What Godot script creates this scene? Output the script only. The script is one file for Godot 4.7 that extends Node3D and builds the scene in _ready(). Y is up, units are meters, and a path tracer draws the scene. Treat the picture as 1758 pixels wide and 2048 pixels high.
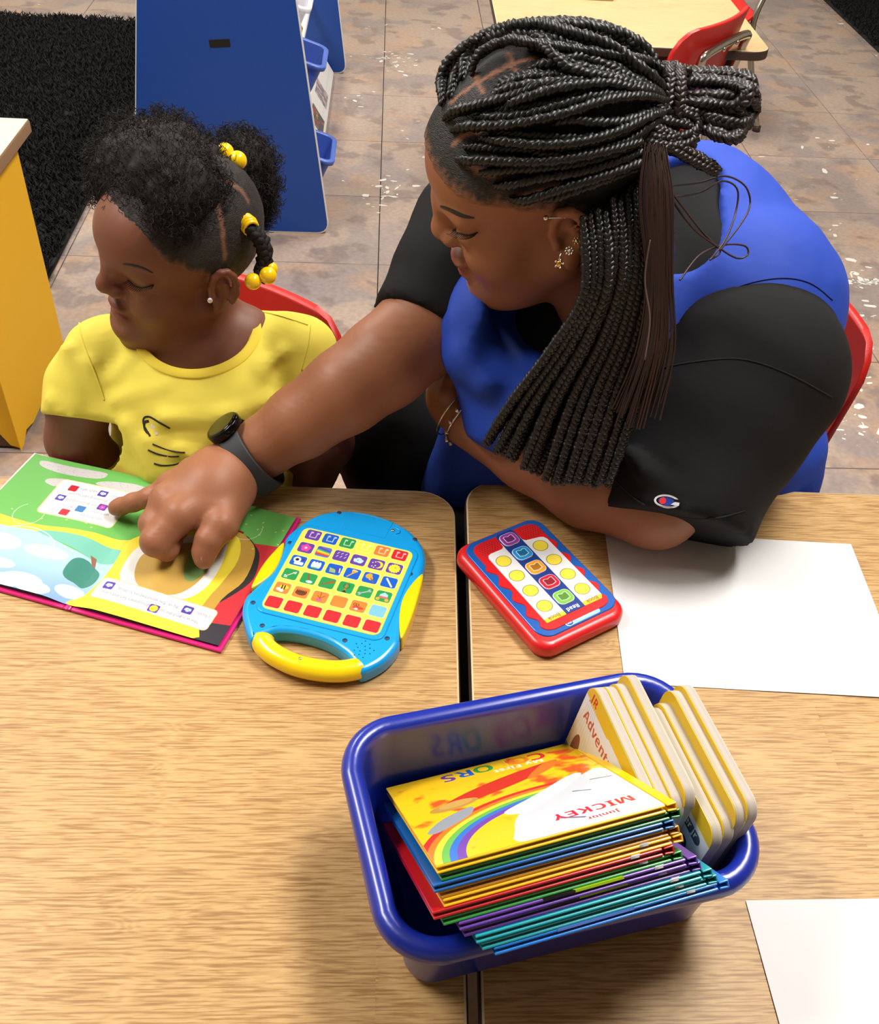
extends Node3D
# A teacher and a child at a preschool table, a picture book, two toy readers and a bin of books.

const TOP := 0.551   # table top height

func _ready() -> void:
	# ---- camera
	var cam := Camera3D.new()
	cam.name = "camera"
	cam.transform = Transform3D(Basis(Vector3(0.998291, 0.049817, 0.030566), Vector3(-0.016109, 0.737242, -0.675437), Vector3(-0.056183, 0.673790, 0.736784)), Vector3(0, 1.3186, 0))
	cam.fov = 54.13
	cam.near = 0.05
	add_child(cam)
	cam.current = true
	# ---- air and exposure
	var env := Environment.new()
	env.background_mode = Environment.BG_COLOR
	env.background_color = Color(0.02, 0.02, 0.02)
	env.tonemap_mode = Environment.TONE_MAPPER_LINEAR
	env.tonemap_exposure = 1.0
	env.sdfgi_enabled = true
	env.ssao_enabled = true
	env.ssil_enabled = true
	var we := WorldEnvironment.new()
	we.name = "world_environment"
	we.environment = env
	add_child(we)
	# ---- ceiling troffers (a glowing diffuser and an area light just under each)
	for p in [Vector3(-1.5, 2.7, -3.7), Vector3(0.9, 2.7, -3.7), Vector3(-1.5, 2.7, -1.2), Vector3(0.9, 2.7, -1.2)]:
		troffer(p)
	var t0 := Time.get_ticks_msec()
	room()
	print("room ", Time.get_ticks_msec() - t0)
	furniture()
	print("furniture ", Time.get_ticks_msec() - t0)
	table_things()
	print("table things ", Time.get_ticks_msec() - t0)
	people()
	print("people ", Time.get_ticks_msec() - t0)

const TROFFER_ENERGY := 7.3

func troffer(p: Vector3) -> void:
	var where := "behind the far shelf" if p.z < -3 else ("above the seated pair" if p.z < -1 else "behind the photographer")
	var side := "left" if p.x < 0 else "right"
	var o := thing("ceiling_light", "white ceiling light panel %s, %s one of its row" % [where, side], "ceiling light", Transform3D(Basis.IDENTITY, p), "ceiling light panels")
	var f := MB.new()
	for s in [-1, 1]:
		box(f, Vector3(s * 0.3, -0.01, 0), Vector3(0.03, 0.03, 1.23), 0.003)
		box(f, Vector3(0, -0.01, s * 0.6), Vector3(0.6, 0.03, 0.03), 0.003)
	part(o, "frame", f, mat(Color(0.9, 0.9, 0.9), 0.5))
	var d := MB.new()
	box(d, Vector3(0, 0.0, 0), Vector3(0.58, 0.01, 1.18), 0.002)
	var gm := mat(Color(0.9, 0.9, 0.9), 0.6)
	gm.emission_enabled = true
	gm.emission = Color(1.0, 0.97, 0.92)
	gm.emission_energy_multiplier = 1.0
	part(o, "diffuser", d, gm)
	var l := AreaLight3D.new()
	l.name = "panel_light"
	l.area_size = Vector2(0.58, 1.18)
	l.light_color = Color(1.0, 0.98, 0.95)
	l.light_energy = TROFFER_ENERGY
	l.shadow_enabled = true
	l.area_range = 12.0
	l.area_attenuation = 2.0
	o.add_child(l)
	l.position = Vector3(0, -0.012, 0)
	l.rotation = Vector3(-PI / 2, 0, 0)

# ---------------------------------------------------------------- mesh building
class MB:
	var v := PackedVector3Array()
	var n := PackedVector3Array()
	var t := PackedVector2Array()
	var c := PackedColorArray()
	var i := PackedInt32Array()
	func add(p: Vector3, uv := Vector2.ZERO, col := Color.WHITE) -> int:
		v.append(p)
		t.append(uv)
		c.append(col)
		return v.size() - 1
	func tri(a: int, b: int, d: int) -> void:   # counter-clockwise seen from outside
		i.append(a)
		i.append(d)
		i.append(b)
	func quad(a: int, b: int, d: int, e: int) -> void:
		tri(a, b, d)
		tri(a, d, e)
	func face(p: Array, col := Color.WHITE, uvs := []) -> void:   # flat polygon (fan), own vertices
		var ids := []
		for k in p.size():
			ids.append(add(p[k], uvs[k] if uvs.size() > k else Vector2.ZERO, col))
		for k in range(1, p.size() - 1):
			tri(ids[0], ids[k], ids[k + 1])
	func append(o: MB, xf := Transform3D.IDENTITY) -> void:
		var b := v.size()
		for k in o.v.size():
			v.append(xf * o.v[k])
			t.append(o.t[k])
			c.append(o.c[k])
		for k in o.i:
			i.append(b + k)
	func mesh() -> ArrayMesh:
		n.resize(v.size())
		n.fill(Vector3.ZERO)
		for k in range(0, i.size(), 3):
			var a := i[k]
			var b := i[k + 2]
			var d := i[k + 1]
			var m := (v[b] - v[a]).cross(v[d] - v[a])
			n[a] += m
			n[b] += m
			n[d] += m
		for k in n.size():
			n[k] = n[k].normalized() if n[k].length_squared() > 0.0 else Vector3.UP
		var arr := []
		arr.resize(Mesh.ARRAY_MAX)
		arr[Mesh.ARRAY_VERTEX] = v
		arr[Mesh.ARRAY_NORMAL] = n
		arr[Mesh.ARRAY_TEX_UV] = t
		arr[Mesh.ARRAY_COLOR] = c
		arr[Mesh.ARRAY_INDEX] = i
		var am := ArrayMesh.new()
		am.add_surface_from_arrays(Mesh.PRIMITIVE_TRIANGLES, arr)
		return am

func rrect(w: float, h: float, r: float, seg := 5) -> PackedVector2Array:
	var out := PackedVector2Array()
	var cs := [Vector2(w / 2 - r, h / 2 - r), Vector2(-w / 2 + r, h / 2 - r), Vector2(-w / 2 + r, -h / 2 + r), Vector2(w / 2 - r, -h / 2 + r)]
	for q in 4:
		for s in seg + 1:
			var a := PI / 2 * (q + float(s) / seg)
			out.append(cs[q] + Vector2(cos(a), sin(a)) * r)
	return out

func v2(l: Array, s := 1.0) -> PackedVector2Array:
	var out := PackedVector2Array()
	for k in l:
		out.append(Vector2(k[0], k[1]) * s)
	return out

func smooth2(p: PackedVector2Array, per := 4, closed := true) -> PackedVector2Array:
	var out := PackedVector2Array()
	var m := p.size()
	for k in (m if closed else m - 1):
		var a := p[posmod(k - 1, m)] if closed else p[maxi(k - 1, 0)]
		var d := p[(k + 2) % m] if closed else p[mini(k + 2, m - 1)]
		for s in per:
			out.append(p[k].cubic_interpolate(p[(k + 1) % m], a, d, float(s) / per))
	if not closed:
		out.append(p[m - 1])
	return out

func smooth3(p: Array, per := 6) -> PackedVector3Array:
	var out := PackedVector3Array()
	var m := p.size()
	for k in m - 1:
		for s in per:
			var a: Vector3 = p[k]
			out.append(a.cubic_interpolate(p[k + 1], p[maxi(k - 1, 0)], p[mini(k + 2, m - 1)], float(s) / per))
	out.append(p[m - 1])
	return out

func even3(p: PackedVector3Array, step: float) -> PackedVector3Array:
	var out := PackedVector3Array([p[0]])
	var left := step
	for k in p.size() - 1:
		var a := p[k]
		var seg := a.distance_to(p[k + 1])
		while seg >= left and seg > 0.0:
			a = a.lerp(p[k + 1], left / seg)
			seg = a.distance_to(p[k + 1])
			out.append(a)
			left = step
		left -= seg
	return out

# an upright solid over an outline in (x, z): flat top and bottom, rounded top edge (r, rs steps) and a small bottom one
func slab(mb: MB, outline: PackedVector2Array, y0: float, y1: float, r := 0.0, rs := 3, rb := 0.0, col := Color.WHITE, uvs := 1.0) -> void:
	var o := outline.duplicate()
	var m := o.size()
	var area := 0.0
	for k in m:
		area += o[k].cross(o[(k + 1) % m])
	if area < 0.0:
		o.reverse()
	var outw := PackedVector2Array()
	for k in m:
		var e1 := (o[k] - o[posmod(k - 1, m)]).normalized()
		var e2 := (o[(k + 1) % m] - o[k]).normalized()
		var nn := Vector2(e1.y + e2.y, -e1.x - e2.x)
		nn = nn.normalized() if nn.length() > 0.001 else Vector2(e1.y, -e1.x)
		var cosh_ := maxf(0.4, nn.dot(Vector2(e1.y, -e1.x)))
		outw.append(nn / cosh_)
	var rows := []
	if rb > 0.0:
		rows.append([rb, y0])
		rows.append([rb * 0.3, y0 + rb * 0.3])
		rows.append([0.0, y0 + rb])
	else:
		rows.append([0.0, y0])
	if r > 0.0:
		for k in rs + 1:
			var a := PI / 2 * k / rs
			rows.append([r * (1.0 - cos(a)), y1 - r + r * sin(a)])
	else:
		rows.append([0.0, y1])
	var prev := []
	for q in rows.size():
		var ring := []
		for k in m:
			var p := o[k] - outw[k] * float(rows[q][0])
			ring.append(mb.add(Vector3(p.x, rows[q][1], p.y), p * uvs, col))
		if q > 0:
			for k in m:
				var k2 := (k + 1) % m
				mb.quad(prev[k], ring[k], ring[k2], prev[k2])
		prev = ring
	for cap in 2:
		var row: Array = rows[rows.size() - 1] if cap == 0 else rows[0]
		var pts := PackedVector2Array()
		for k in m:
			pts.append(o[k] - outw[k] * float(row[0]))
		var tr := Geometry2D.triangulate_polygon(pts)
		var base := mb.v.size()
		for p in pts:
			mb.add(Vector3(p.x, row[1], p.y), p * uvs, col)
		for k in range(0, tr.size(), 3):
			var a := tr[k]
			var b := tr[k + 1]
			var d := tr[k + 2]
			var up := (pts[b] - pts[a]).cross(pts[d] - pts[a]) < 0.0
			if up == (cap == 0):
				mb.tri(base + a, base + b, base + d)
			else:
				mb.tri(base + a, base + d, base + b)

func box(mb: MB, c: Vector3, s: Vector3, bev := 0.002, col := Color.WHITE, bas := Basis.IDENTITY) -> void:
	var m := MB.new()
	bev = minf(bev, minf(s.x, minf(s.y, s.z)) * 0.45)
	slab(m, rrect(s.x, s.z, bev, 1), -s.y / 2, s.y / 2, bev, 1, bev, col)
	mb.append(m, Transform3D(bas, c))

func tube(mb: MB, path: PackedVector3Array, rad, sides := 8, closed := false, col := Color.WHITE, caps := true, flat := 1.0, flat_dir := Vector3.ZERO) -> void:
	var m := path.size()
	if m < 2:
		return
	var t0 := (path[1] - path[0]).normalized()
	var nn := t0.cross(Vector3.UP if absf(t0.y) < 0.9 else Vector3.RIGHT).normalized()
	var rings := []
	for k in m:
		var tg: Vector3
		if closed:
			tg = (path[(k + 1) % m] - path[posmod(k - 1, m)]).normalized()
		else:
			tg = (path[mini(k + 1, m - 1)] - path[maxi(k - 1, 0)]).normalized()
		nn = (nn - tg * nn.dot(tg)).normalized()
		var a := nn
		if flat_dir != Vector3.ZERO:
			a = (flat_dir - tg * flat_dir.dot(tg)).normalized()
		var b := tg.cross(a)
		var r: float = rad[k] if rad is PackedFloat32Array or rad is Array else rad
		var ring := []
		for s in sides:
			var an := TAU * s / sides
			ring.append(mb.add(path[k] + a * (cos(an) * r * flat) + b * (sin(an) * r), Vector2(float(s) / sides, float(k) / m), col))
		rings.append(ring)
	for k in (m if closed else m - 1):
		var A: Array = rings[k]
		var B: Array = rings[(k + 1) % m]
		for s in sides:
			var s2 := (s + 1) % sides
			mb.quad(A[s], A[s2], B[s2], B[s])
	if caps and not closed:
		for e in 2:
			var R: Array = rings[0] if e == 0 else rings[m - 1]
			var cc := mb.add(path[0] if e == 0 else path[m - 1], Vector2.ZERO, col)
			for s in sides:
				var s2 := (s + 1) % sides
				if e == 0:
					mb.tri(cc, R[s2], R[s])
				else:
					mb.tri(cc, R[s], R[s2])

func ball(mb: MB, c: Vector3, r: Vector3, rings := 10, sides := 16, col := Color.WHITE, bas := Basis.IDENTITY) -> void:
	var base := mb.v.size()
	for k in rings + 1:
		var a := PI * k / rings
		for s in sides:
			var b := TAU * s / sides
			mb.add(c + bas * (Vector3(sin(a) * cos(b), cos(a), sin(a) * sin(b)) * r), Vector2(float(s) / sides, float(k) / rings), col)
	for k in rings:
		for s in sides:
			var s2 := (s + 1) % sides
			mb.quad(base + k * sides + s, base + k * sides + s2, base + (k + 1) * sides + s2, base + (k + 1) * sides + s)

# ---------------------------------------------------------------- scene tree
var taken := {}

func named(called: String) -> String:
	if not taken.has(called):
		taken[called] = 0
		return called
	taken[called] += 1
	return "%s_%03d" % [called, taken[called]]

func tag(o: Node, label: String, category: String, group := "") -> Node:
	o.set_meta("label", label)
	o.set_meta("category", category)
	if group:
		o.set_meta("group", group)
	return o

func thing(called: String, label: String, category: String, at := Transform3D.IDENTITY, group := "") -> Node3D:
	var o := Node3D.new()
	o.name = named(called)
	add_child(o)
	o.transform = at
	tag(o, label, category, group)
	return o

func part(parent: Node, called: String, m, material: Material, label := "") -> MeshInstance3D:
	var o := MeshInstance3D.new()
	o.name = called
	o.mesh = m.mesh() if m is MB else m
	o.material_override = material
	parent.add_child(o, true)
	if label:
		o.set_meta("label", label)
	return o

func solo(called: String, m, material: Material, label: String, category: String, group := "", at := Transform3D.IDENTITY) -> MeshInstance3D:
	var o := part(self, named(called), m, material)
	o.transform = at
	tag(o, label, category, group)
	return o

func struct(called: String, m, material: Material) -> MeshInstance3D:
	var o := part(self, called, m, material)
	o.set_meta("kind", "structure")
	return o

func frame(o: Vector3, x: Vector3, y: Vector3) -> Transform3D:
	x = x.normalized()
	y = (y - x * y.dot(x)).normalized()
	return Transform3D(Basis(x, y, x.cross(y)), o)

func turned(at: Vector3, deg: float) -> Transform3D:   # deg: x axis towards +z
	return Transform3D(Basis(Vector3.UP, deg_to_rad(-deg)), at)

# ---------------------------------------------------------------- materials
func mat(col: Color, rough := 0.5, o := {}) -> StandardMaterial3D:
	var m := StandardMaterial3D.new()
	m.albedo_color = col
	m.roughness = rough
	m.metallic = o.get("metal", 0.0)
	if o.has("spec"):
		m.metallic_specular = o.spec
	if o.get("vc", false):
		m.vertex_color_use_as_albedo = true
	if o.has("tex"):
		m.albedo_texture = o.tex
	if o.has("tri"):
		m.uv1_triplanar = true
		m.uv1_world_triplanar = o.get("world", false)
		m.uv1_scale = o.tri
		m.uv1_offset = o.get("off", Vector3.ZERO)
		m.uv1_triplanar_sharpness = 8.0
	if o.has("nrm"):
		m.normal_enabled = true
		m.normal_texture = o.nrm
		m.normal_scale = o.get("nscale", 1.0)
	if o.has("rt"):
		m.roughness_texture = o.rt
	if o.has("coat"):
		m.clearcoat_enabled = true
		m.clearcoat = o.coat
		m.clearcoat_roughness = o.get("coat_r", 0.1)
	if o.has("rim"):
		m.rim_enabled = true
		m.rim = o.rim
		m.rim_tint = 0.6
	if o.has("sss"):
		m.subsurf_scatter_enabled = true
		m.subsurf_scatter_strength = o.sss
	return m

func noise(sd: int, freq: float, oct := 4, kind := FastNoiseLite.TYPE_SIMPLEX_SMOOTH) -> FastNoiseLite:
	var f := FastNoiseLite.new()
	f.seed = sd
	f.frequency = freq
	f.noise_type = kind
	f.fractal_octaves = oct
	return f

# values 0..1 of seamless noise, w x h, stretched from a smaller picture
func field(sd: int, freq: float, oct: int, gw: int, gh: int, w: int, h: int) -> PackedByteArray:
	var im := noise(sd, freq, oct).get_seamless_image(gw, gh)
	im.convert(Image.FORMAT_L8)
	im.resize(w, h, Image.INTERPOLATE_CUBIC)
	return im.get_data()

func tex(im: Image) -> ImageTexture:
	im.generate_mipmaps()
	return ImageTexture.create_from_image(im)

func bump_tex(sd: int, freq: float, oct: int, size: int, strength: float, gw := 0) -> ImageTexture:
	var d := field(sd, freq, oct, gw if gw else size, size, size, size)
	var im := Image.create_from_data(size, size, false, Image.FORMAT_L8, d)
	im.convert(Image.FORMAT_RGBA8)
	im.bump_map_to_normal_map(strength)
	return tex(im)

# ---------------------------------------------------------------- flat print
class Paint:
	var im: Image
	var w: int
	var h: int
	func _init(ww: int, hh: int, bg: Color) -> void:
		w = ww
		h = hh
		im = Image.create(w, h, false, Image.FORMAT_RGBA8)
		im.fill(bg)
	func span(x0: float, x1: float, y: int, col: Color) -> void:
		var a := maxi(0, int(round(x0)))
		var b := mini(w, int(round(x1)))
		if b > a and y >= 0 and y < h:
			im.fill_rect(Rect2i(a, y, b - a, 1), col)
	func poly(p: PackedVector2Array, col: Color) -> void:
		var lo := h
		var hi := 0
		for q in p:
			lo = mini(lo, int(floor(q.y)))
			hi = maxi(hi, int(ceil(q.y)))
		for y in range(maxi(lo, 0), mini(hi + 1, h)):
			var xs := []
			var yy := y + 0.5
			for k in p.size():
				var a := p[k]
				var b := p[(k + 1) % p.size()]
				if (a.y <= yy) != (b.y <= yy):
					xs.append(a.x + (yy - a.y) / (b.y - a.y) * (b.x - a.x))
			xs.sort()
			for k in range(0, xs.size() - 1, 2):
				span(xs[k], xs[k + 1], y, col)
	func oval(c: Vector2, rx: float, ry: float, col: Color, turn := 0.0) -> void:
		var p := PackedVector2Array()
		for k in 28:
			var a := TAU * k / 28
			p.append(c + Vector2(cos(a) * rx, sin(a) * ry).rotated(turn))
		poly(p, col)
	func rect(c: Vector2, ww: float, hh: float, r: float, col: Color, turn := 0.0) -> void:
		var p := PackedVector2Array()
		for q in 4:
			var s := Vector2(1 if q in [0, 3] else -1, 1 if q < 2 else -1)
			for k in 5:
				var a := PI / 2 * (q + k / 4.0)
				p.append(c + (Vector2(s.x * (ww / 2 - r), s.y * (hh / 2 - r)) + Vector2(cos(a), sin(a)) * r).rotated(turn))
		poly(p, col)
	func line(p: PackedVector2Array, wd: float, col: Color) -> void:
		for k in p.size() - 1:
			var d := (p[k + 1] - p[k]).normalized().orthogonal() * wd / 2
			poly(PackedVector2Array([p[k] + d, p[k + 1] + d, p[k + 1] - d, p[k] - d]), col)
			oval(p[k + 1], wd / 2, wd / 2, col)
	func arc(c: Vector2, r: float, a0: float, a1: float, wd: float, col: Color, sy := 1.0) -> void:
		var p := PackedVector2Array()
		for k in 25:
			var a := lerpf(a0, a1, k / 24.0)
			p.append(c + Vector2(cos(a) * r, sin(a) * r * sy))
		line(p, wd, col)
	# lettering, centred at c, cap height about size * 0.7
	func text(s: String, c: Vector2, size: float, col: Color, turn := 0.0, bold := false, serif := false, squash := 1.0) -> void:
		var f := SystemFont.new()
		f.font_names = PackedStringArray(["Droid Serif" if serif else "Droid Sans"])
		f.font_weight = 700 if bold else 400
		var tm := TextMesh.new()
		tm.font = f
		tm.text = s
		tm.font_size = 64
		tm.pixel_size = 1.0 / 64.0
		tm.depth = 0.01
		tm.curve_step = 1.0
		var arr := tm.get_mesh_arrays()
		var vv: PackedVector3Array = arr[Mesh.ARRAY_VERTEX]
		var nn: PackedVector3Array = arr[Mesh.ARRAY_NORMAL]
		var ii = arr[Mesh.ARRAY_INDEX]
		var cnt: int = ii.size() if ii != null and ii.size() > 0 else vv.size()
		for k in range(0, cnt, 3):
			var q := PackedVector2Array()
			var ok := true
			for e in 3:
				var id: int = ii[k + e] if ii != null and ii.size() > 0 else k + e
				if nn[id].z < 0.5:
					ok = false
					break
				q.append(c + Vector2(vv[id].x * size * squash, -vv[id].y * size).rotated(turn))
			if ok:
				poly(q, col)
	func texture() -> ImageTexture:
		im.generate_mipmaps()
		return ImageTexture.create_from_image(im)

# ---------------------------------------------------------------- the room
func room() -> void:
	var x0 := -2.6
	var x1 := 3.2
	var z0 := -5.6
	var z1 := 1.8
	var wallm := mat(Color(0.66, 0.63, 0.57), 0.85, {"nrm": bump_tex(5, 0.05, 3, 256, 1.0), "tri": Vector3(2, 2, 2), "world": true, "nscale": 0.2})
	for w in [["wall_left", Vector3(x0 - 0.05, 1.35, (z0 + z1) / 2), Vector3(0.1, 2.9, z1 - z0 + 0.2)], ["wall_right", Vector3(x1 + 0.05, 1.35, (z0 + z1) / 2), Vector3(0.1, 2.9, z1 - z0 + 0.2)], ["wall_back", Vector3((x0 + x1) / 2, 1.35, z0 - 0.05), Vector3(x1 - x0, 2.9, 0.1)], ["wall_front", Vector3((x0 + x1) / 2, 1.35, z1 + 0.05), Vector3(x1 - x0, 2.9, 0.1)]]:
		var mb := MB.new()
		box(mb, w[1], w[2], 0.002)
		struct(w[0], mb, wallm)
	var ce := MB.new()
	box(ce, Vector3((x0 + x1) / 2, 2.77, (z0 + z1) / 2), Vector3(x1 - x0 + 0.2, 0.1, z1 - z0 + 0.2), 0.002)
	struct("ceiling", ce, mat(Color(0.78, 0.77, 0.75), 0.9))
	var bb := mat(Color(0.16, 0.12, 0.1), 0.5)
	for w in [["baseboard_left", Vector3(x0 + 0.006, 0.05, (z0 + z1) / 2), Vector3(0.012, 0.1, z1 - z0)], ["baseboard_right", Vector3(x1 - 0.006, 0.05, (z0 + z1) / 2), Vector3(0.012, 0.1, z1 - z0)], ["baseboard_back", Vector3((x0 + x1) / 2, 0.05, z0 + 0.006), Vector3(x1 - x0 - 0.03, 0.1, 0.012)]]:
		var mb := MB.new()
		box(mb, w[1], w[2], 0.002)
		struct(w[0], mb, bb)
	# ---- floor: bed, then square vinyl tiles laid one by one
	var bed := MB.new()
	box(bed, Vector3((x0 + x1) / 2, -0.055, (z0 + z1) / 2), Vector3(x1 - x0 + 0.2, 0.1, z1 - z0 + 0.2), 0.002)
	var floor_ := struct("floor", bed, mat(Color(0.16, 0.13, 0.12), 0.9))
	var tx := vinyl()
	var ft := tex(tx)
	var bt := bump_tex(77, 0.03, 4, 512, 2.0)
	var mats := []
	for k in 4:
		mats.append(mat(Color(1, 1, 1), 0.30, {"tex": ft, "tri": Vector3(0.45, 0.45, 0.45), "world": true, "off": Vector3(k * 0.37, 0, k * 0.61), "nrm": bt, "nscale": 0.12, "spec": 0.45}))
	var s := 0.4064
	var tm := MB.new()
	slab(tm, rrect(s - 0.0016, s - 0.0016, 0.001, 1), -0.006, 0.0, 0.001, 1)
	var tmesh := tm.mesh()
	var rng := RandomNumberGenerator.new()
	rng.seed = 11
	for ix in range(-7, 9):
		for iz in range(-3, 16):
			var p := Vector3(-0.0236 + (ix + 0.5) * s, 0, -4.4443 + (iz + 0.5) * s)
			if p.x - s / 2 < x0 - 0.21 or p.x + s / 2 > x1 + 0.21 or p.z - s / 2 < z0 - 0.21 or p.z + s / 2 > z1 + 0.21:
				continue
			var o := part(floor_, "tile", tmesh, mats[rng.randi() % 4])
			o.position = p
	# worn white wax and paint flakes along the joints
	var fl := MB.new()
	for q in [[0.03, -3.98, 0.10, 0.13, 46], [-0.03, -4.02, 0.16, 0.02, 26], [-0.02, -2.83, 0.05, 0.12, 34], [0.25, -2.9, 0.2, 0.03, 14], [0.05, -4.4, 0.2, 0.05, 14], [1.18, -2.47, 0.16, 0.16, 90], [1.32, -2.4, 0.12, 0.02, 70], [1.2, -2.7, 0.12, 0.14, 40], [1.2, -2.15, 0.12, 0.2, 90], [1.06, -1.8, 0.1, 0.2, 50], [1.55, -3.3, 0.2, 0.12, 14], [1.2, -2.95, 0.3, 0.05, 22], [1.25, -3.2, 0.4, 0.2, 14], [0.15, -3.3, 0.35, 0.5, 26], [-0.15, -3.6, 0.14, 0.1, 12], [1.0, -1.45, 0.15, 0.1, 14], [-1.1, -4.6, 0.5, 0.12, 34], [2.02, -4.6, 0.02, 0.5, 30]]:
		for k in q[4]:
			var c := Vector3(q[0] + rng.randfn(0, 0.5) * q[2], 0.0004, q[1] + rng.randfn(0, 0.5) * q[3])
			var a := rng.randf() * TAU if rng.randf() < 0.5 else rng.randf_range(-0.2, 0.2)
			var ln := 0.002 + 0.016 * pow(rng.randf(), 3.0) + (0.012 if rng.randf() < 0.06 else 0.0)
			var wd := ln * rng.randf_range(0.2, 0.7)
			var p := []
			for e in 6:
				var an := -TAU * e / 6
				p.append(c + Vector3(cos(an) * ln, 0, sin(an) * wd).rotated(Vector3.UP, a) * rng.randf_range(0.5, 1.1))
			fl.face(p)
	var sc := part(floor_, "worn_flakes", fl, mat(Color(0.83, 0.82, 0.79), 0.3))
	sc.set_meta("kind", "stuff")
	sc.set_meta("label", "white flakes of worn floor finish")
	rug(Vector3(-1.45, 0, -3.15), Vector2(1.2, 2.3), "black shag rug beside the yellow shelf", 21)
	rug(Vector3(2.62, 0, -4.35), Vector2(1.16, 2.3), "black shag rug at the right behind the red chair", 22)

func vinyl() -> Image:
	var w := 1024
	var a := field(1, 0.012, 5, 512, 512, w, w)
	var b := field(2, 0.03, 5, 512, 512, w, w)
	var c := field(3, 0.018, 4, 400, 512, w, w)
	var f := field(4, 0.12, 3, w, w, w, w)
	var out := PackedByteArray()
	out.resize(w * w * 3)
	var base := Color8(156, 139, 127)
	var grey := Color8(138, 126, 122)
	var rust := Color8(164, 135, 114)
	var dark := Color8(120, 107, 102)
	for k in w * w:
		var fa := a[k] / 255.0
		var fb := b[k] / 255.0
		var fc := c[k] / 255.0
		var col := base.lerp(grey, smoothstep(0.42, 0.62, fa))
		col = col.lerp(rust, smoothstep(0.5, 0.8, fc) * 0.7)
		col = col.lerp(dark, smoothstep(0.55, 0.75, fb) * 0.7)
		var g := 0.93 + 0.14 * f[k] / 255.0
		out[k * 3] = int(clampf(col.r * g, 0, 1) * 255)
		out[k * 3 + 1] = int(clampf(col.g * g, 0, 1) * 255)
		out[k * 3 + 2] = int(clampf(col.b * g, 0, 1) * 255)
	return Image.create_from_data(w, w, false, Image.FORMAT_RGB8, out)

func rug(c: Vector3, size: Vector2, label: String, sd: int) -> void:
	var o := thing("shag_rug", label, "rug", Transform3D(Basis.IDENTITY, c), "black shag rugs")
	var m := MB.new()
	slab(m, rrect(size.x, size.y, 0.02, 3), 0.0005, 0.012, 0.003, 2)
	part(o, "backing", m, mat(Color(0.045, 0.045, 0.047), 0.95))
	var tuft := MB.new()
	for k in 3:
		var a := TAU * k / 3
		var d := Vector3(cos(a), 0, sin(a))
		var e := d.cross(Vector3.UP) * 0.0022
		tuft.face([-e, e, d * 0.006 + Vector3(0, 0.012, 0) + e * 0.7, d * 0.014 + Vector3(0, 0.018, 0), d * 0.006 + Vector3(0, 0.012, 0) - e * 0.7])
	var mm := MultiMesh.new()
	mm.transform_format = MultiMesh.TRANSFORM_3D
	mm.mesh = tuft.mesh()
	mm.instance_count = 24000
	var rng := RandomNumberGenerator.new()
	rng.seed = sd
	for k in mm.instance_count:
		var p := Vector3(rng.randf_range(-0.5, 0.5) * size.x, 0.008, rng.randf_range(-0.5, 0.5) * size.y)
		mm.set_instance_transform(k, Transform3D(Basis(Vector3.UP, rng.randf() * TAU).scaled(Vector3.ONE * rng.randf_range(0.8, 1.5)), p))
	var mi := MultiMeshInstance3D.new()
	mi.name = "pile"
	mi.multimesh = mm
	mi.material_override = mat(Color(0.045, 0.045, 0.048), 0.95)
	o.add_child(mi)
	mi.set_meta("kind", "stuff")

# ---------------------------------------------------------------- furniture
func oak(sd: int, light: Color, dark: Color, fine := 0.55) -> ImageTexture:
	var w := 1024
	var a := field(sd, 0.02, 4, 64, 1024, w, w)
	var b := field(sd + 1, 0.16, 3, 40, 1024, w, w)
	var c := field(sd + 2, 0.012, 3, 256, 512, w, w)
	var e := field(sd + 3, 0.34, 2, 72, 1024, w, w)
	var out := PackedByteArray()
	out.resize(w * w * 3)
	for y in w:
		for x in w:
			var k := y * w + x
			var ring := 0.5 + 0.5 * sin((a[k] / 255.0 * 5.0 + c[k] / 255.0 * 3.0) * TAU)
			var g := 0.35 * ring * c[k] / 200.0 + fine * smoothstep(0.45, 0.8, b[k] / 255.0) + 0.3 * smoothstep(0.55, 0.8, e[k] / 255.0)
			var col := light.lerp(dark, clampf(g, 0.0, 1.0))
			out[k * 3] = int(col.r * 255)
			out[k * 3 + 1] = int(col.g * 255)
			out[k * 3 + 2] = int(col.b * 255)
	return tex(Image.create_from_data(w, w, false, Image.FORMAT_RGB8, out))

var chrome: StandardMaterial3D
var red_plastic: StandardMaterial3D
var edge_dark: StandardMaterial3D

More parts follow.
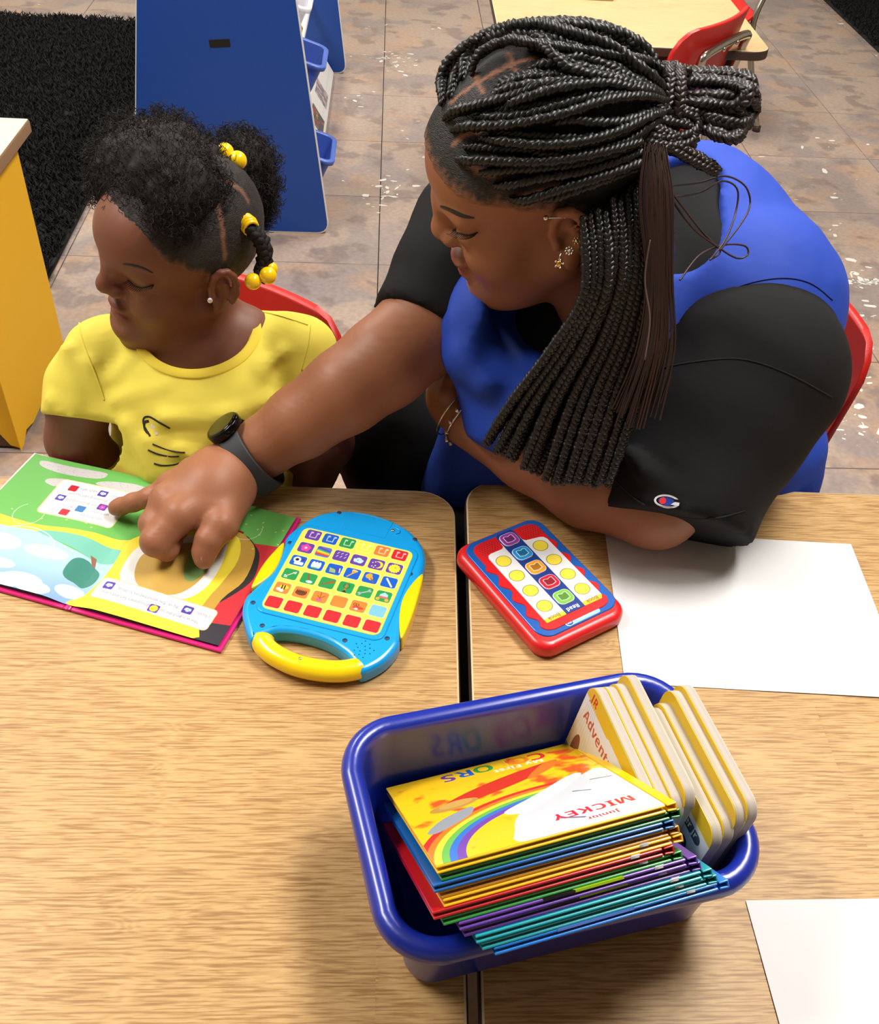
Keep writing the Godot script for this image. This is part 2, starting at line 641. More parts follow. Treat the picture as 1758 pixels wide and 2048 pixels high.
func table(called: String, label: String, corner: Vector3, deg: float, size: Vector2, sx: float, wood: Material) -> void:
	# corner: the far corner nearest the gap; sx: +1 the table lies to the right of it, -1 to the left
	var o := thing(called, label, "table", turned(corner, deg), "oak laminate activity tables")
	var c := Vector2(sx * size.x / 2, size.y / 2)
	var top := MB.new()
	var ol := rrect(size.x, size.y, 0.042, 8)
	for k in ol.size():
		ol[k] += c
	slab(top, ol, TOP - 0.020, TOP, 0.0008, 1)
	part(o, "table_top", top, wood)
	var rim := MB.new()
	var inner := rrect(size.x - 0.002, size.y - 0.002, 0.041, 8)
	var outer := rrect(size.x + 0.005, size.y + 0.005, 0.0445, 8)
	var m := inner.size()
	# edge band: a rounded strip running round the top
	var prof := [Vector2(0.0005, TOP - 0.022), Vector2(0.75, TOP - 0.0215), Vector2(1.0, TOP - 0.018), Vector2(1.0, TOP - 0.004), Vector2(0.75, TOP - 0.0012), Vector2(0.3, TOP - 0.0006)]
	var prev := []
	for q in prof:
		var ring := []
		for k in m:
			var p: Vector2 = inner[k].lerp(outer[k], q.x) + c
			ring.append(rim.add(Vector3(p.x, q.y, p.y)))
		if prev:
			for k in m:
				var k2 := (k + 1) % m
				rim.quad(prev[k], ring[k], ring[k2], prev[k2])
		prev = ring
	part(o, "edge_band", rim, edge_dark, "dark brown edge band")
	var lip := MB.new()
	prev = []
	for q in [0.05, 0.55]:
		var ring := []
		for k in m:
			var pt: Vector2 = inner[k].lerp(outer[k], q) + c
			ring.append(lip.add(Vector3(pt.x, TOP + 0.0002 - (0.0008 if q > 0.3 else 0.0), pt.y)))
		if prev:
			for k in m:
				var k2 := (k + 1) % m
				lip.quad(prev[k], prev[k2], ring[k2], ring[k])
		prev = ring
	part(o, "worn_edge", lip, mat(Color(0.80, 0.72, 0.56), 0.5), "pale worn edge line")
	var ap := MB.new()
	for s in [-1, 1]:
		box(ap, Vector3(c.x, TOP - 0.045, c.y + s * (size.y / 2 - 0.06)), Vector3(size.x - 0.14, 0.05, 0.02), 0.002)
		box(ap, Vector3(c.x + s * (size.x / 2 - 0.06), TOP - 0.045, c.y), Vector3(0.02, 0.05, size.y - 0.14), 0.002)
	part(o, "apron_frame", ap, mat(Color(0.08, 0.07, 0.065), 0.5))
	for a in [-1, 1]:
		for b in [-1, 1]:
			var lg := MB.new()
			var p := Vector3(c.x + a * (size.x / 2 - 0.075), 0, c.y + b * (size.y / 2 - 0.075))
			tube(lg, PackedVector3Array([p + Vector3(0, 0.02, 0), p + Vector3(0, 0.3, 0)]), 0.0125, 12)
			tube(lg, PackedVector3Array([p + Vector3(0, 0.28, 0), p + Vector3(0, TOP - 0.022, 0)]), 0.016, 12)
			var leg := part(o, "leg", lg, chrome)
			var ft := MB.new()
			tube(ft, PackedVector3Array([p + Vector3(0, 0.001, 0), p + Vector3(0, 0.022, 0)]), 0.017, 12)
			part(leg, "foot", ft, edge_dark)

# a curved plastic shell: rounded rectangle w x h in its own (x, y), thickness th, bent by warp
func shell(mb: MB, w: float, h: float, r: float, th: float, nx: int, ny: int, warp: Callable) -> void:
	var f := []
	var bk := []
	for j in ny + 1:
		var y := -cos(PI * j / ny) * h / 2
		var hw := w / 2
		var d := absf(y) - (h / 2 - r)
		if d > 0.0:
			hw = w / 2 - r + sqrt(maxf(0.0, r * r - d * d))
		for k in nx + 1:
			var x := -cos(PI * k / nx) * hw
			f.append(mb.add(warp.call(Vector3(x, y, th / 2))))
			bk.append(mb.add(warp.call(Vector3(x, y, -th / 2))))
	var st := nx + 1
	for j in ny:
		for k in nx:
			mb.quad(f[j * st + k], f[j * st + k + 1], f[(j + 1) * st + k + 1], f[(j + 1) * st + k])
			mb.quad(bk[j * st + k], bk[(j + 1) * st + k], bk[(j + 1) * st + k + 1], bk[j * st + k + 1])
	var loop := []
	for k in range(0, nx):
		loop.append(k)
	for j in range(0, ny):
		loop.append(j * st + nx)
	for k in range(nx, 0, -1):
		loop.append(ny * st + k)
	for j in range(ny, 0, -1):
		loop.append(j * st)
	for k in loop.size():
		var a: int = loop[k]
		var b: int = loop[(k + 1) % loop.size()]
		mb.quad(bk[a], bk[b], f[b], f[a])

func chair(label: String, at: Vector3, deg: float) -> void:
	# faces -z of its own axes before the turn
	var o := thing("stacking_chair", label, "chair", turned(at, deg), "red plastic stacking chairs")
	var s := MB.new()
	shell(s, 0.34, 0.33, 0.06, 0.010, 14, 14, func(p: Vector3) -> Vector3:
		var z := p.y
		var drop := -0.02 * smoothstep(-0.06, -0.165, z) + 0.03 * smoothstep(0.1, 0.17, z) - 0.012 * (1.0 - pow(p.x / 0.17, 2))
		return Vector3(p.x, 0.335 + drop + p.z, -0.01 + z))
	part(o, "seat", s, red_plastic)
	var b := MB.new()
	shell(b, 0.36, 0.215, 0.055, 0.010, 16, 10, func(p: Vector3) -> Vector3:
		var bend := 0.035 * pow(p.x / 0.18, 2)
		return Vector3(p.x, 0.535 + p.y, 0.185 + p.y * 0.2 - bend - p.z))
	part(o, "backrest", b, red_plastic)
	var u := MB.new()
	var pts := []
	for sgn in [1, -1]:
		var l := [Vector3(sgn * 0.185, 0.012, 0.235), Vector3(sgn * 0.165, 0.2, 0.17), Vector3(sgn * 0.15, 0.34, 0.145), Vector3(sgn * 0.125, 0.45, 0.178), Vector3(sgn * 0.115, 0.56, 0.205), Vector3(sgn * 0.095, 0.59, 0.212)]
		if sgn < 0:
			l.reverse()
		pts.append_array(l)
	tube(u, smooth3(pts, 5), 0.0105, 10)
	part(o, "back_frame", u, chrome)
	for sgn in [1, -1]:
		var l := MB.new()
		tube(l, smooth3([Vector3(sgn * 0.175, 0.012, -0.17), Vector3(sgn * 0.16, 0.2, -0.15), Vector3(sgn * 0.148, 0.305, -0.12), Vector3(sgn * 0.14, 0.318, -0.05), Vector3(sgn * 0.14, 0.318, 0.06), Vector3(sgn * 0.146, 0.33, 0.135)], 5), 0.0105, 10)
		part(o, "leg", l, chrome)
	for q in [Vector3(0.185, 0, 0.235), Vector3(-0.185, 0, 0.235), Vector3(0.175, 0, -0.17), Vector3(-0.175, 0, -0.17)]:
		var g := MB.new()
		tube(g, PackedVector3Array([q + Vector3(0, 0.001, 0), q + Vector3(0, 0.018, 0)]), 0.014, 10)
		part(o, "glide", g, edge_dark)
	for x in [-0.035, 0.035]:
		var rv := MB.new()
		ball(rv, Vector3(x, 0.588, 0.222), Vector3(0.006, 0.006, 0.005), 6, 10)
		part(o, "rivet", rv, chrome)

# an open tub: rounded rectangles lofted along a profile of (grow, y)
func tub(mb: MB, w: float, d: float, r: float, prof: Array, seg := 6, col := Color.WHITE) -> void:
	var prev := []
	for q in prof:
		var rr: PackedVector2Array = rrect(w + 2 * q.x, d + 2 * q.x, maxf(0.002, r + q.x), seg)
		var ring := []
		for p in rr:
			ring.append(mb.add(Vector3(p.x, q.y, p.y), Vector2.ZERO, col))
		if prev:
			for k in ring.size():
				var k2 := (k + 1) % ring.size()
				mb.quad(prev[k], ring[k], ring[k2], prev[k2])
		prev = ring
	# floors
	for e in [0, prof.size() - 1]:
		var q = prof[e]
		var rr := rrect(w + 2 * q.x, d + 2 * q.x, maxf(0.002, r + q.x), seg)
		var p := []
		for z in rr:
			p.append(Vector3(z.x, q.y, z.y))
		if e == prof.size() - 1:
			p.reverse()
		mb.face(p, col)

func furniture() -> void:
	chrome = mat(Color(0.72, 0.70, 0.66), 0.22, {"metal": 1.0})
	red_plastic = mat(Color(0.72, 0.075, 0.055), 0.42, {"nrm": bump_tex(31, 0.25, 2, 256, 1.5), "tri": Vector3(6, 6, 6), "nscale": 0.12})
	edge_dark = mat(Color(0.22, 0.165, 0.125), 0.45)
	var oakt := oak(41, Color8(196, 160, 108), Color8(148, 109, 63), 0.7)
	var wood := mat(Color(1, 1, 1), 0.42, {"tex": oakt, "tri": Vector3(2.4, 2.4, 2.4), "world": true, "nrm": bump_tex(43, 0.16, 3, 512, 1.0, 48), "nscale": 0.12, "spec": 0.4})
	table("activity_table", "oak laminate table under the open picture book", Vector3(0.0815, 0, -0.8735), 1.5, Vector2(1.22, 0.76), -1.0, wood)
	table("activity_table", "oak laminate table under the white sheets of paper", Vector3(0.0975, 0, -0.8965), 1.7, Vector2(1.22, 0.76), 1.0, wood)
	var oak2 := oak(51, Color8(205, 176, 130), Color8(170, 138, 96), 0.25)
	var wood2 := mat(Color(1, 1, 1), 0.35, {"tex": oak2, "tri": Vector3(1.2, 1.2, 1.2), "world": true, "off": Vector3(0.3, 0.2, 0.1)})
	table("activity_table", "pale wood table in the background behind the teacher", Vector3(0.266, 0, -3.26), 0.5, Vector2(0.655, 0.76), 1.0, wood2)
	var tr := MB.new()
	var ol := rrect(0.16, 0.12, 0.01, 3)
	slab(tr, ol, TOP + 0.0005, TOP + 0.012, 0.003, 2, 0.001)
	solo("wooden_tray", tr, mat(Color(0.72, 0.58, 0.36), 0.5), "small pale tray lying on the background table", "tray", "", Transform3D(Basis.IDENTITY, Vector3(0.51, 0, -2.915)))
	chair("red plastic chair with chrome frame at the background table", Vector3(0.613, 0, -2.55), -50.0)
	chair("red plastic chair the girl in yellow sits on", Vector3(-0.288, 0, -1.013), -152.0)
	chair("red plastic chair the teacher sits on", Vector3(0.409, 0, -1.179), -104.5)
	chair("red plastic chair at the far corner of the background table", Vector3(1.04, 0, -3.62), -90.0)
	rack()
	yellow_shelf()

func rack() -> void:
	var o := thing("toy_rack", "blue slant-sided toy rack with bins behind the girl", "shelf")
	var blue := mat(Color8(14, 62, 140), 0.38, {"nrm": bump_tex(61, 0.3, 2, 256, 1.0), "tri": Vector3(3, 3, 3), "nscale": 0.08})
	var white := mat(Color(0.8, 0.8, 0.8), 0.5)
	for z in [-2.575, -3.83]:
		var p := PackedVector2Array()
		var cs := [Vector2(-0.69, 0.004), Vector2(-0.163, 0.004), Vector2(-0.246, 0.78), Vector2(-0.568, 0.78)]
		for k in 4:
			var a: Vector2 = cs[k]
			var e1: Vector2 = (cs[posmod(k - 1, 4)] - a).normalized()
			var e2: Vector2 = (cs[(k + 1) % 4] - a).normalized()
			for s in 6:
				var t := s / 5.0
				p.append((a + e1 * 0.035).lerp(a, t).lerp(a.lerp(a + e2 * 0.035, t), t))
		var cen := Vector2(-0.42, 0.38)
		var big := PackedVector2Array()
		for q in p:
			big.append(q + (q - cen).normalized() * 0.005)
		var xf := Transform3D(Basis(Vector3.RIGHT, Vector3(0, 0, 1), Vector3(0, 1, 0)), Vector3(0, 0, z))
		var a := MB.new()
		slab(a, p, -0.02, 0.0, 0.001, 1)
		var m := MB.new()
		m.append(a, xf)
		fix(m)
		var b := MB.new()
		slab(b, big, -0.019, -0.001, 0.002, 2, 0.002)
		var n := MB.new()
		n.append(b, xf)
		fix(n)
		var pn := part(o, "end_panel", m, blue)
		part(pn, "edge_trim", n, white, "white edge trim")
	var sh := MB.new()
	box(sh, Vector3(-0.43, 0.03, -3.2), Vector3(0.42, 0.02, 1.2), 0.002)
	part(o, "bottom_shelf", sh, white)
	for q in [[-0.40, 0.55], [-0.40, 0.28]]:
		for s in 2:
			var rail := MB.new()
			tube(rail, PackedVector3Array([Vector3(q[0] - 0.13 + s * 0.24, q[1] + 0.05 - s * 0.09, -2.6), Vector3(q[0] - 0.13 + s * 0.24, q[1] + 0.05 - s * 0.09, -3.82)]), 0.012, 10)
			part(o, "rail", rail, white)
	# slanted label board along the foot, with two photographs
	var lb := MB.new()
	var bas := Basis(Vector3(0, 0, -1), Vector3(-0.5, 0.86, 0).normalized(), Vector3(0.86, 0.5, 0).normalized())
	box(lb, Vector3(-0.235, 0.055, -3.2), Vector3(1.2, 0.1, 0.008), 0.001, Color.WHITE, bas)
	var board := part(o, "label_board", lb, white, "white label board")
	for k in 2:
		var ph := MB.new()
		var z := -3.47 if k == 0 else -3.24
		box(ph, Vector3(-0.235, 0.055, z) + bas * Vector3(0, 0, 0.005), Vector3(0.12, 0.07, 0.002), 0.0004, Color.WHITE, bas)
		var pt := Paint.new(128, 128, Color8(120, 112, 120) if k == 0 else Color8(70, 66, 74))
		var rng := RandomNumberGenerator.new()
		rng.seed = 70 + k
		for e in 40:
			var cl: Color = Color8(170, 160, 170) if k == 0 else [Color8(190, 160, 40), Color8(60, 90, 60), Color8(150, 60, 50), Color8(120, 112, 120)][rng.randi() % 4]
			pt.oval(Vector2(rng.randf() * 128, rng.randf() * 128), rng.randf_range(4, 16), rng.randf_range(3, 9), cl, rng.randf() * 3)
		part(board, "photo_label", ph, mat(Color(1, 1, 1), 0.4, {"tex": pt.texture(), "tri": Vector3(8, 8, 8)}))
	# bins
	var bb := mat(Color8(72, 104, 190), 0.4)
	var clear := mat(Color(0.93, 0.92, 0.94), 0.18)
	clear.transparency = BaseMaterial3D.TRANSPARENCY_ALPHA
	clear.albedo_color.a = 0.45
	var specs := [[Vector3(-0.315, 0.285, -2.94), bb, "light blue plastic bin in the toy rack, upper one", 0.0], [Vector3(-0.285, 0.11, -2.73), bb, "light blue plastic bin in the toy rack, lower one", 0.0], [Vector3(-0.345, 0.45, -2.88), clear, "clear plastic bin on the top row of the toy rack", 0.0]]
	for s in specs:
		var t := thing("toy_bin", s[2], "bin", Transform3D(Basis(Vector3(0, 0, 1), -0.32), s[0]), "bins in the toy rack")
		var mb := MB.new()
		tub(mb, 0.2, 0.16, 0.02, [Vector2(-0.014, 0.006), Vector2(-0.002, 0.1), Vector2(0.0, 0.103), Vector2(0.012, 0.103), Vector2(0.013, 0.098), Vector2(0.012, 0.09), Vector2(0.002, 0.09), Vector2(-0.011, 0.0)])
		part(t, "tub", mb, s[1])
	for q in [[Vector3(-0.27, 0.30, -2.90), Color8(190, 40, 35), "red toy block lying in the upper light blue bin"], [Vector3(-0.34, 0.325, -2.97), Color8(214, 170, 60), "yellow toy block lying in the upper light blue bin"], [Vector3(-0.33, 0.475, -2.90), Color8(30, 140, 190), "blue toy block lying in the clear bin"], [Vector3(-0.27, 0.455, -2.84), Color8(220, 180, 90), "tan toy block lying in the clear bin"]]:
		var mb := MB.new()
		box(mb, Vector3.ZERO, Vector3(0.06, 0.035, 0.05), 0.004)
		solo("toy_block", mb, mat(q[1], 0.4), q[2], "toy", "", Transform3D(Basis(Vector3(0.3, 0.8, -0.5).normalized(), 0.5), q[0]))
	var tp := MB.new()
	box(tp, Vector3(-0.414, 0.493, -2.5742), Vector3(0.05, 0.018, 0.001), 0.0003, Color.WHITE, Basis(Vector3(0, 0, 1), 0.08))
	solo("tape_strip", tp, mat(Color(0.03, 0.03, 0.03), 0.5), "short strip of black tape on the blue rack panel", "tape")

func fix(m: MB) -> void:   # a mirrored copy: turn its faces back
	for k in range(0, m.i.size(), 3):
		var a := m.i[k]
		m.i[k] = m.i[k + 1]
		m.i[k + 1] = a

func yellow_shelf() -> void:
	var o := thing("low_shelf", "low shelf unit covered with yellow paper at the left edge", "shelf", turned(Vector3(-0.725, 0, -1.60), 1.2))
	var w := mat(Color(0.33, 0.22, 0.13), 0.6)
	var b := MB.new()
	box(b, Vector3(-0.24, 0.25, -0.18), Vector3(0.46, 0.49, 0.34), 0.003)
	part(o, "body", b, w)
	var t := MB.new()
	box(t, Vector3(-0.235, 0.513, -0.185), Vector3(0.5, 0.024, 0.4), 0.002)
	part(o, "top_board", t, mat(Color(0.55, 0.43, 0.30), 0.6), "worn wood-edged top board")
	var l := MB.new()
	box(l, Vector3(-0.235, 0.5262, -0.185), Vector3(0.496, 0.002, 0.396), 0.0008)
	part(o, "top_laminate", l, mat(Color(0.80, 0.76, 0.66), 0.4), "cream laminate top")
	# paper on the side, torn along the foot near the front
	var yp := mat(Color8(226, 172, 6), 0.6)
	var pts := [Vector2(-0.345, 0.499), Vector2(-0.345, 0.006), Vector2(-0.2, 0.012), Vector2(-0.09, 0.008), Vector2(-0.05, 0.02), Vector2(-0.02, 0.004), Vector2(-0.001, 0.003), Vector2(0.004, 0.499)]
	var front := MB.new()
	var p := PackedVector2Array(pts)
	slab(front, p, 0.0, 0.0012)
	var m := MB.new()
	m.append(front, Transform3D(Basis(Vector3(0, 0, 1), Vector3(1, 0, 0), Vector3(0, 1, 0)), Vector3(-0.008, 0, 0)))
	part(o, "side_paper", m, yp, "yellow paper cover")
	var f2 := MB.new()
	slab(f2, v2([[-0.46, 0.499], [-0.46, 0.03], [-0.30, 0.01], [-0.2, 0.05], [-0.16, 0.015], [-0.1, 0.05], [-0.07, 0.006], [-0.045, 0.06], [-0.02, 0.012], [0.0, 0.004], [0.0, 0.499]]), 0.0, 0.0012)
	var m2 := MB.new()
	m2.append(f2, Transform3D(Basis(Vector3(1, 0, 0), Vector3(0, 0, 1), Vector3(0, 1, 0)), Vector3(-0.008, 0, -0.0085)))
	fix(m2)
	part(o, "front_paper", m2, yp, "torn yellow paper cover")

# ---------------------------------------------------------------- things on the tables
func flatten(l: Array, s: float, o := Vector2.ZERO) -> PackedVector2Array:
	var p := PackedVector2Array()
	for k in l:
		p.append((Vector2(k[0], k[1]) + o) * s)
	return p

func table_things() -> void:
	papers()
	open_book()
	smart_pad()
	reader()
	book_bin()

func papers() -> void:
	var pm := mat(Color(0.87, 0.87, 0.88), 0.75)
	for q in [[Vector3(0.2496, 0, -0.8129), 3.55, "white paper sheet under the teacher's bent elbow", 0.0], [Vector3(0.2983, 0, -0.378), -0.4, "white paper sheet in the near right corner", 0.4]]:
		var m := MB.new()
		var w := 0.2794
		var d := 0.2159
		var nx := 14
		var base := m.v.size()
		for s in 2:
			for j in nx + 1:
				for k in nx + 1:
					var x := w * k / nx
					var z := d * j / nx
					var y := 0.0006 + 0.0006 * (0.5 + 0.5 * sin(x * 21.0 + z * 13.0)) + s * 0.00025
					m.add(Vector3(x, TOP + y, z))
		var st := nx + 1
		var per := st * st
		for j in nx:
			for k in nx:
				var a := j * st + k
				m.quad(per + a, per + a + st, per + a + st + 1, per + a + 1)
				m.quad(a, a + 1, a + st + 1, a + st)
		for k in nx:
			m.quad(k, per + k, per + k + 1, k + 1)
			var e := nx * st + k
			m.quad(e, e + 1, per + e + 1, per + e)
			m.quad(k * st, (k + 1) * st, per + (k + 1) * st, per + k * st)
			var g := k * st + nx
			m.quad(g, per + g, per + g + st, g + st)
		solo("paper_sheet", m, pm, q[2], "paper", "white paper sheets", turned(q[0], q[1]))

# ---- the open picture book (drawn as seen from the near side; the readers sit opposite)
func page_y(s: float) -> float:   # height of the page above the covers at s metres from the spine
	var a := absf(s)
	return 0.0035 + 0.0042 * smoothstep(0.0, 0.03, a) * (1.0 - 0.75 * smoothstep(0.04, 0.16, a))

func open_book() -> void:
	var xf := turned(Vector3(-0.3130, TOP + 0.0008, -0.6865), 18.4)
	var o := thing("picture_book", "open picture book with a pink cover, under the pointing hand", "book", xf)
	var pink := mat(Color8(222, 30, 118), 0.3, {"coat": 0.4, "coat_r": 0.15})
	var H := 0.196
	for s in [-1, 1]:
		var c := MB.new()
		box(c, Vector3(s * (0.004 + 0.082), 0.0013, -H / 2 + 0.0005), Vector3(0.164, 0.0026, H + 0.006), 0.0008)
		part(o, "cover_board", c, pink, "pink cover board")
		# page block
		var m := MB.new()
		var n := 24
		for k in n + 1:
			var x := 0.0005 + (0.1625 - 0.0005) * k / n
			var y := page_y(x) + 0.0002
			for e in [Vector2(y, -H + 0.0018), Vector2(y, -0.0018), Vector2(0.0026, -0.0018), Vector2(0.0026, -H + 0.0018)]:
				m.add(Vector3(s * x, e.x - 0.0004, e.y))
		for k in n:
			for e in 4:
				var a := k * 4 + e
				var b := k * 4 + (e + 1) % 4
				if s > 0:
					m.quad(a, b, b + 4, a + 4)
				else:
					m.quad(a, a + 4, b + 4, b)
		m.face([m.v[n * 4], m.v[n * 4 + 1], m.v[n * 4 + 2], m.v[n * 4 + 3]] if s > 0 else [m.v[n * 4 + 3], m.v[n * 4 + 2], m.v[n * 4 + 1], m.v[n * 4]])
		part(o, "page_block", m, mat(Color(0.32, 0.32, 0.40), 0.8))
	var sp := MB.new()
	var path := PackedVector3Array()
	for k in 9:
		path.append(Vector3(0, 0.0018, -H - 0.0028 + (H + 0.0062) * k / 8.0))
	tube(sp, path, 0.0042, 8, false, Color.WHITE, true, 0.42, Vector3.UP)
	part(o, "spine", sp, pink, "pink spine")
	var tx := spread_print()
	var pm := mat(Color(0.9, 0.9, 0.9), 0.5, {"tex": tx, "spec": 0.3})
	for s in [-1, 1]:
		var m := MB.new()
		var n := 24
		for k in n + 1:
			var x := 0.1635 * k / n
			for j in 2:
				var z := -H + 0.001 + (H - 0.002) * j
				m.add(Vector3(s * x, page_y(x) + 0.0004, z), Vector2((164.0 + s * x * 1000.0) / 328.0, 1.0 + z / H))
		for k in n:
			var a := k * 2
			if s > 0:
				m.quad(a, a + 1, a + 3, a + 2)
			else:
				m.quad(a, a + 2, a + 3, a + 1)
		part(o, "page", m, pm, "glossy printed page")

func icon(p: Paint, kind: String, c: Vector2, s: float, bg: Color, turn := 0.0) -> void:
	# small square picture, s pixels a side, drawn upright then turned
	p.rect(c, s, s * 0.92, s * 0.16, bg, turn)
	var T := Transform2D(turn, c) * Transform2D().scaled(Vector2(s, s))
	var P := func(l: Array) -> PackedVector2Array:
		var q := PackedVector2Array()
		for k in l:
			q.append(T * Vector2(k[0], k[1]))
		return q
	var W := Color8(245, 245, 245)
	match kind:
		"note":
			var lt := bg.lerp(Color.WHITE, 0.65)
			p.line(P.call([[-0.22, 0.2], [-0.22, -0.22], [0.2, -0.22], [0.2, 0.2]]), s * 0.07, lt)
			p.oval(T * Vector2(-0.28, 0.22), s * 0.11, s * 0.08, lt, turn)
			p.oval(T * Vector2(0.14, 0.22), s * 0.11, s * 0.08, lt, turn)
		"flower":
			for k in 5:
				p.oval(T * (Vector2(0, -0.2).rotated(TAU * k / 5)), s * 0.15, s * 0.15, Color8(236, 70, 170))
			p.oval(T * Vector2(0, 0), s * 0.1, s * 0.1, Color8(250, 190, 220))
		"rainbow":
			var cs := [Color8(110, 60, 170), Color8(40, 110, 220), Color8(90, 190, 90), Color8(250, 220, 60), Color8(245, 140, 40), Color8(225, 50, 45)]
			for k in 6:
				p.poly(P.call([[-0.45, -0.42 + k * 0.12], [-0.45, -0.3 + k * 0.12], [0.45, -0.1 + k * 0.09], [0.45, -0.2 + k * 0.09]]), cs[k])
		"rain":
			for k in 6:
				var x := -0.3 + (k % 3) * 0.27
				var y := -0.25 + (k / 3) * 0.3
				p.line(P.call([[x, y + 0.1], [x + 0.1, y - 0.05]]), s * 0.05, Color8(225, 215, 245))
		"cloud":
			for e in [[-0.15, 0.08, 0.18], [0.1, 0.1, 0.2], [0.0, -0.06, 0.2], [0.22, 0.0, 0.12], [-0.25, -0.02, 0.1]]:
				p.oval(T * Vector2(e[0], e[1]), s * e[2], s * e[2] * 0.8, Color8(190, 225, 248))
			p.oval(T * Vector2(-0.05, 0.02), s * 0.03, s * 0.04, Color8(30, 50, 90))
		"moon":
			p.oval(T * Vector2(0.12, 0), s * 0.32, s * 0.32, Color8(252, 214, 70))
			p.oval(T * Vector2(0.0, 0.03), s * 0.27, s * 0.27, bg)
			for e in [[-0.25, 0.22], [-0.05, 0.12], [-0.28, -0.1], [-0.1, 0.3], [-0.12, -0.2]]:
				p.oval(T * Vector2(e[0], e[1]), s * 0.045, s * 0.045, W)
		"sun":
			var q := PackedVector2Array()
			for k in 28:
				q.append(T * (Vector2(0.42 if k % 2 == 0 else 0.34, 0).rotated(TAU * k / 28)))
			p.poly(q, Color8(252, 226, 60))
			p.oval(T * Vector2(0.05, -0.08), s * 0.08, s * 0.03, Color8(200, 120, 30), turn)
		"camera":
			p.rect(T * Vector2(0.1, 0.2), s * 0.6, s * 0.28, s * 0.05, W, turn)
			p.oval(T * Vector2(-0.1, -0.1), s * 0.25, s * 0.25, W)
			p.oval(T * Vector2(-0.1, -0.1), s * 0.12, s * 0.12, Color8(20, 30, 40))
			p.rect(T * Vector2(0.28, -0.18), s * 0.22, s * 0.22, s * 0.02, Color8(70, 60, 150), turn)
		"pots":
			for e in [-0.2, 0.0, 0.2]:
				p.oval(T * Vector2(e, 0.0), s * 0.12, s * 0.3, W)
			p.oval(T * Vector2(0, 0.28), s * 0.25, s * 0.06, Color8(70, 170, 110))
		"accordion":
			for k in 6:
				p.line(P.call([[-0.3 + k * 0.07, -0.1 + k * 0.02], [-0.22 + k * 0.07, 0.28]]), s * 0.045, Color8(190, 210, 60))
			p.poly(P.call([[0.05, -0.28], [0.3, -0.22], [0.38, 0.2], [0.2, 0.26]]), Color8(80, 70, 170))
			p.line(P.call([[0.33, -0.2], [0.4, 0.18]]), s * 0.07, W)
		"trumpet":
			p.poly(P.call([[-0.1, -0.35], [0.32, -0.28], [0.05, 0.0], [-0.25, 0.38], [-0.3, 0.34], [-0.05, -0.02]]), Color8(245, 160, 70))
			p.oval(T * Vector2(0.1, -0.3), s * 0.2, s * 0.07, Color8(250, 205, 120), turn + 0.15)
		"guitar":
			p.oval(T * Vector2(-0.15, -0.15), s * 0.2, s * 0.24, Color8(250, 170, 60), turn + 0.6)
			p.oval(T * Vector2(0.02, 0.03), s * 0.14, s * 0.16, Color8(250, 170, 60), turn)
			p.line(P.call([[0.0, 0.0], [0.3, 0.36]]), s * 0.07, Color8(150, 80, 40))
		"flute":
			p.line(P.call([[-0.25, -0.32], [0.25, 0.32]]), s * 0.12, Color8(240, 235, 205))
		"shovel":
			p.line(P.call([[-0.2, 0.2], [0.2, -0.18]]), s * 0.06, Color8(215, 215, 210))
			p.poly(P.call([[0.08, -0.2], [0.36, -0.34], [0.34, -0.08], [0.22, -0.1]]), Color8(190, 195, 190))
			p.line(P.call([[-0.3, 0.12], [-0.12, 0.3], [-0.3, 0.32], [-0.3, 0.12]]), s * 0.05, Color8(225, 225, 220))
		"brush":
			p.line(P.call([[-0.15, -0.4], [0.05, 0.15]]), s * 0.12, Color8(150, 85, 50))
			p.oval(T * Vector2(0.12, 0.26), s * 0.22, s * 0.12, Color8(200, 220, 235))
		"bat":
			p.line(P.call([[-0.35, 0.25], [0.0, 0.0], [0.35, -0.2]]), s * 0.09, Color8(160, 80, 45))
			p.line(P.call([[0.05, -0.03], [0.33, -0.19]]), s * 0.17, Color8(170, 88, 50))
		"totem":
			p.line(P.call([[0, -0.36], [0, 0.32]]), s * 0.12, Color8(180, 120, 60))
			p.arc(T * Vector2(0.02, -0.12), s * 0.2, 0, TAU, s * 0.03, Color8(30, 60, 40))
			p.poly(P.call([[-0.16, 0.42], [0.0, 0.22], [0.16, 0.42]]), Color8(40, 40, 40))
		"wrench":
			p.line(P.call([[-0.25, 0.18], [0.25, -0.15]]), s * 0.1, Color8(165, 172, 175))
			for e in [[-0.3, 0.22], [0.3, -0.2]]:
				p.oval(T * Vector2(e[0], e[1]), s * 0.13, s * 0.13, Color8(165, 172, 175))
				p.oval(T * (Vector2(e[0], e[1]) * 1.22), s * 0.06, s * 0.06, bg)
		"carriage":
			p.poly(P.call([[-0.28, 0.15], [-0.25, -0.15], [0, -0.35], [0.25, -0.2], [0.3, 0.12]]), Color8(160, 215, 225))
			p.poly(P.call([[-0.28, 0.15], [-0.26, -0.02], [0.28, -0.02], [0.3, 0.15]]), Color8(235, 110, 110))
			for e in [-0.3, 0.28]:
				p.oval(T * Vector2(e, 0.26), s * 0.13, s * 0.12, Color8(250, 170, 60))
		"bee":
			p.oval(T * Vector2(0.1, -0.1), s * 0.3, s * 0.18, Color8(250, 205, 50))
			for e in [-0.05, 0.12]:
				p.line(P.call([[e, -0.27], [e + 0.03, 0.07]]), s * 0.08, Color8(30, 28, 26))
			for e in [[-0.2, 0.15], [0.02, 0.22]]:
				p.oval(T * Vector2(e[0], e[1]), s * 0.15, s * 0.13, W)
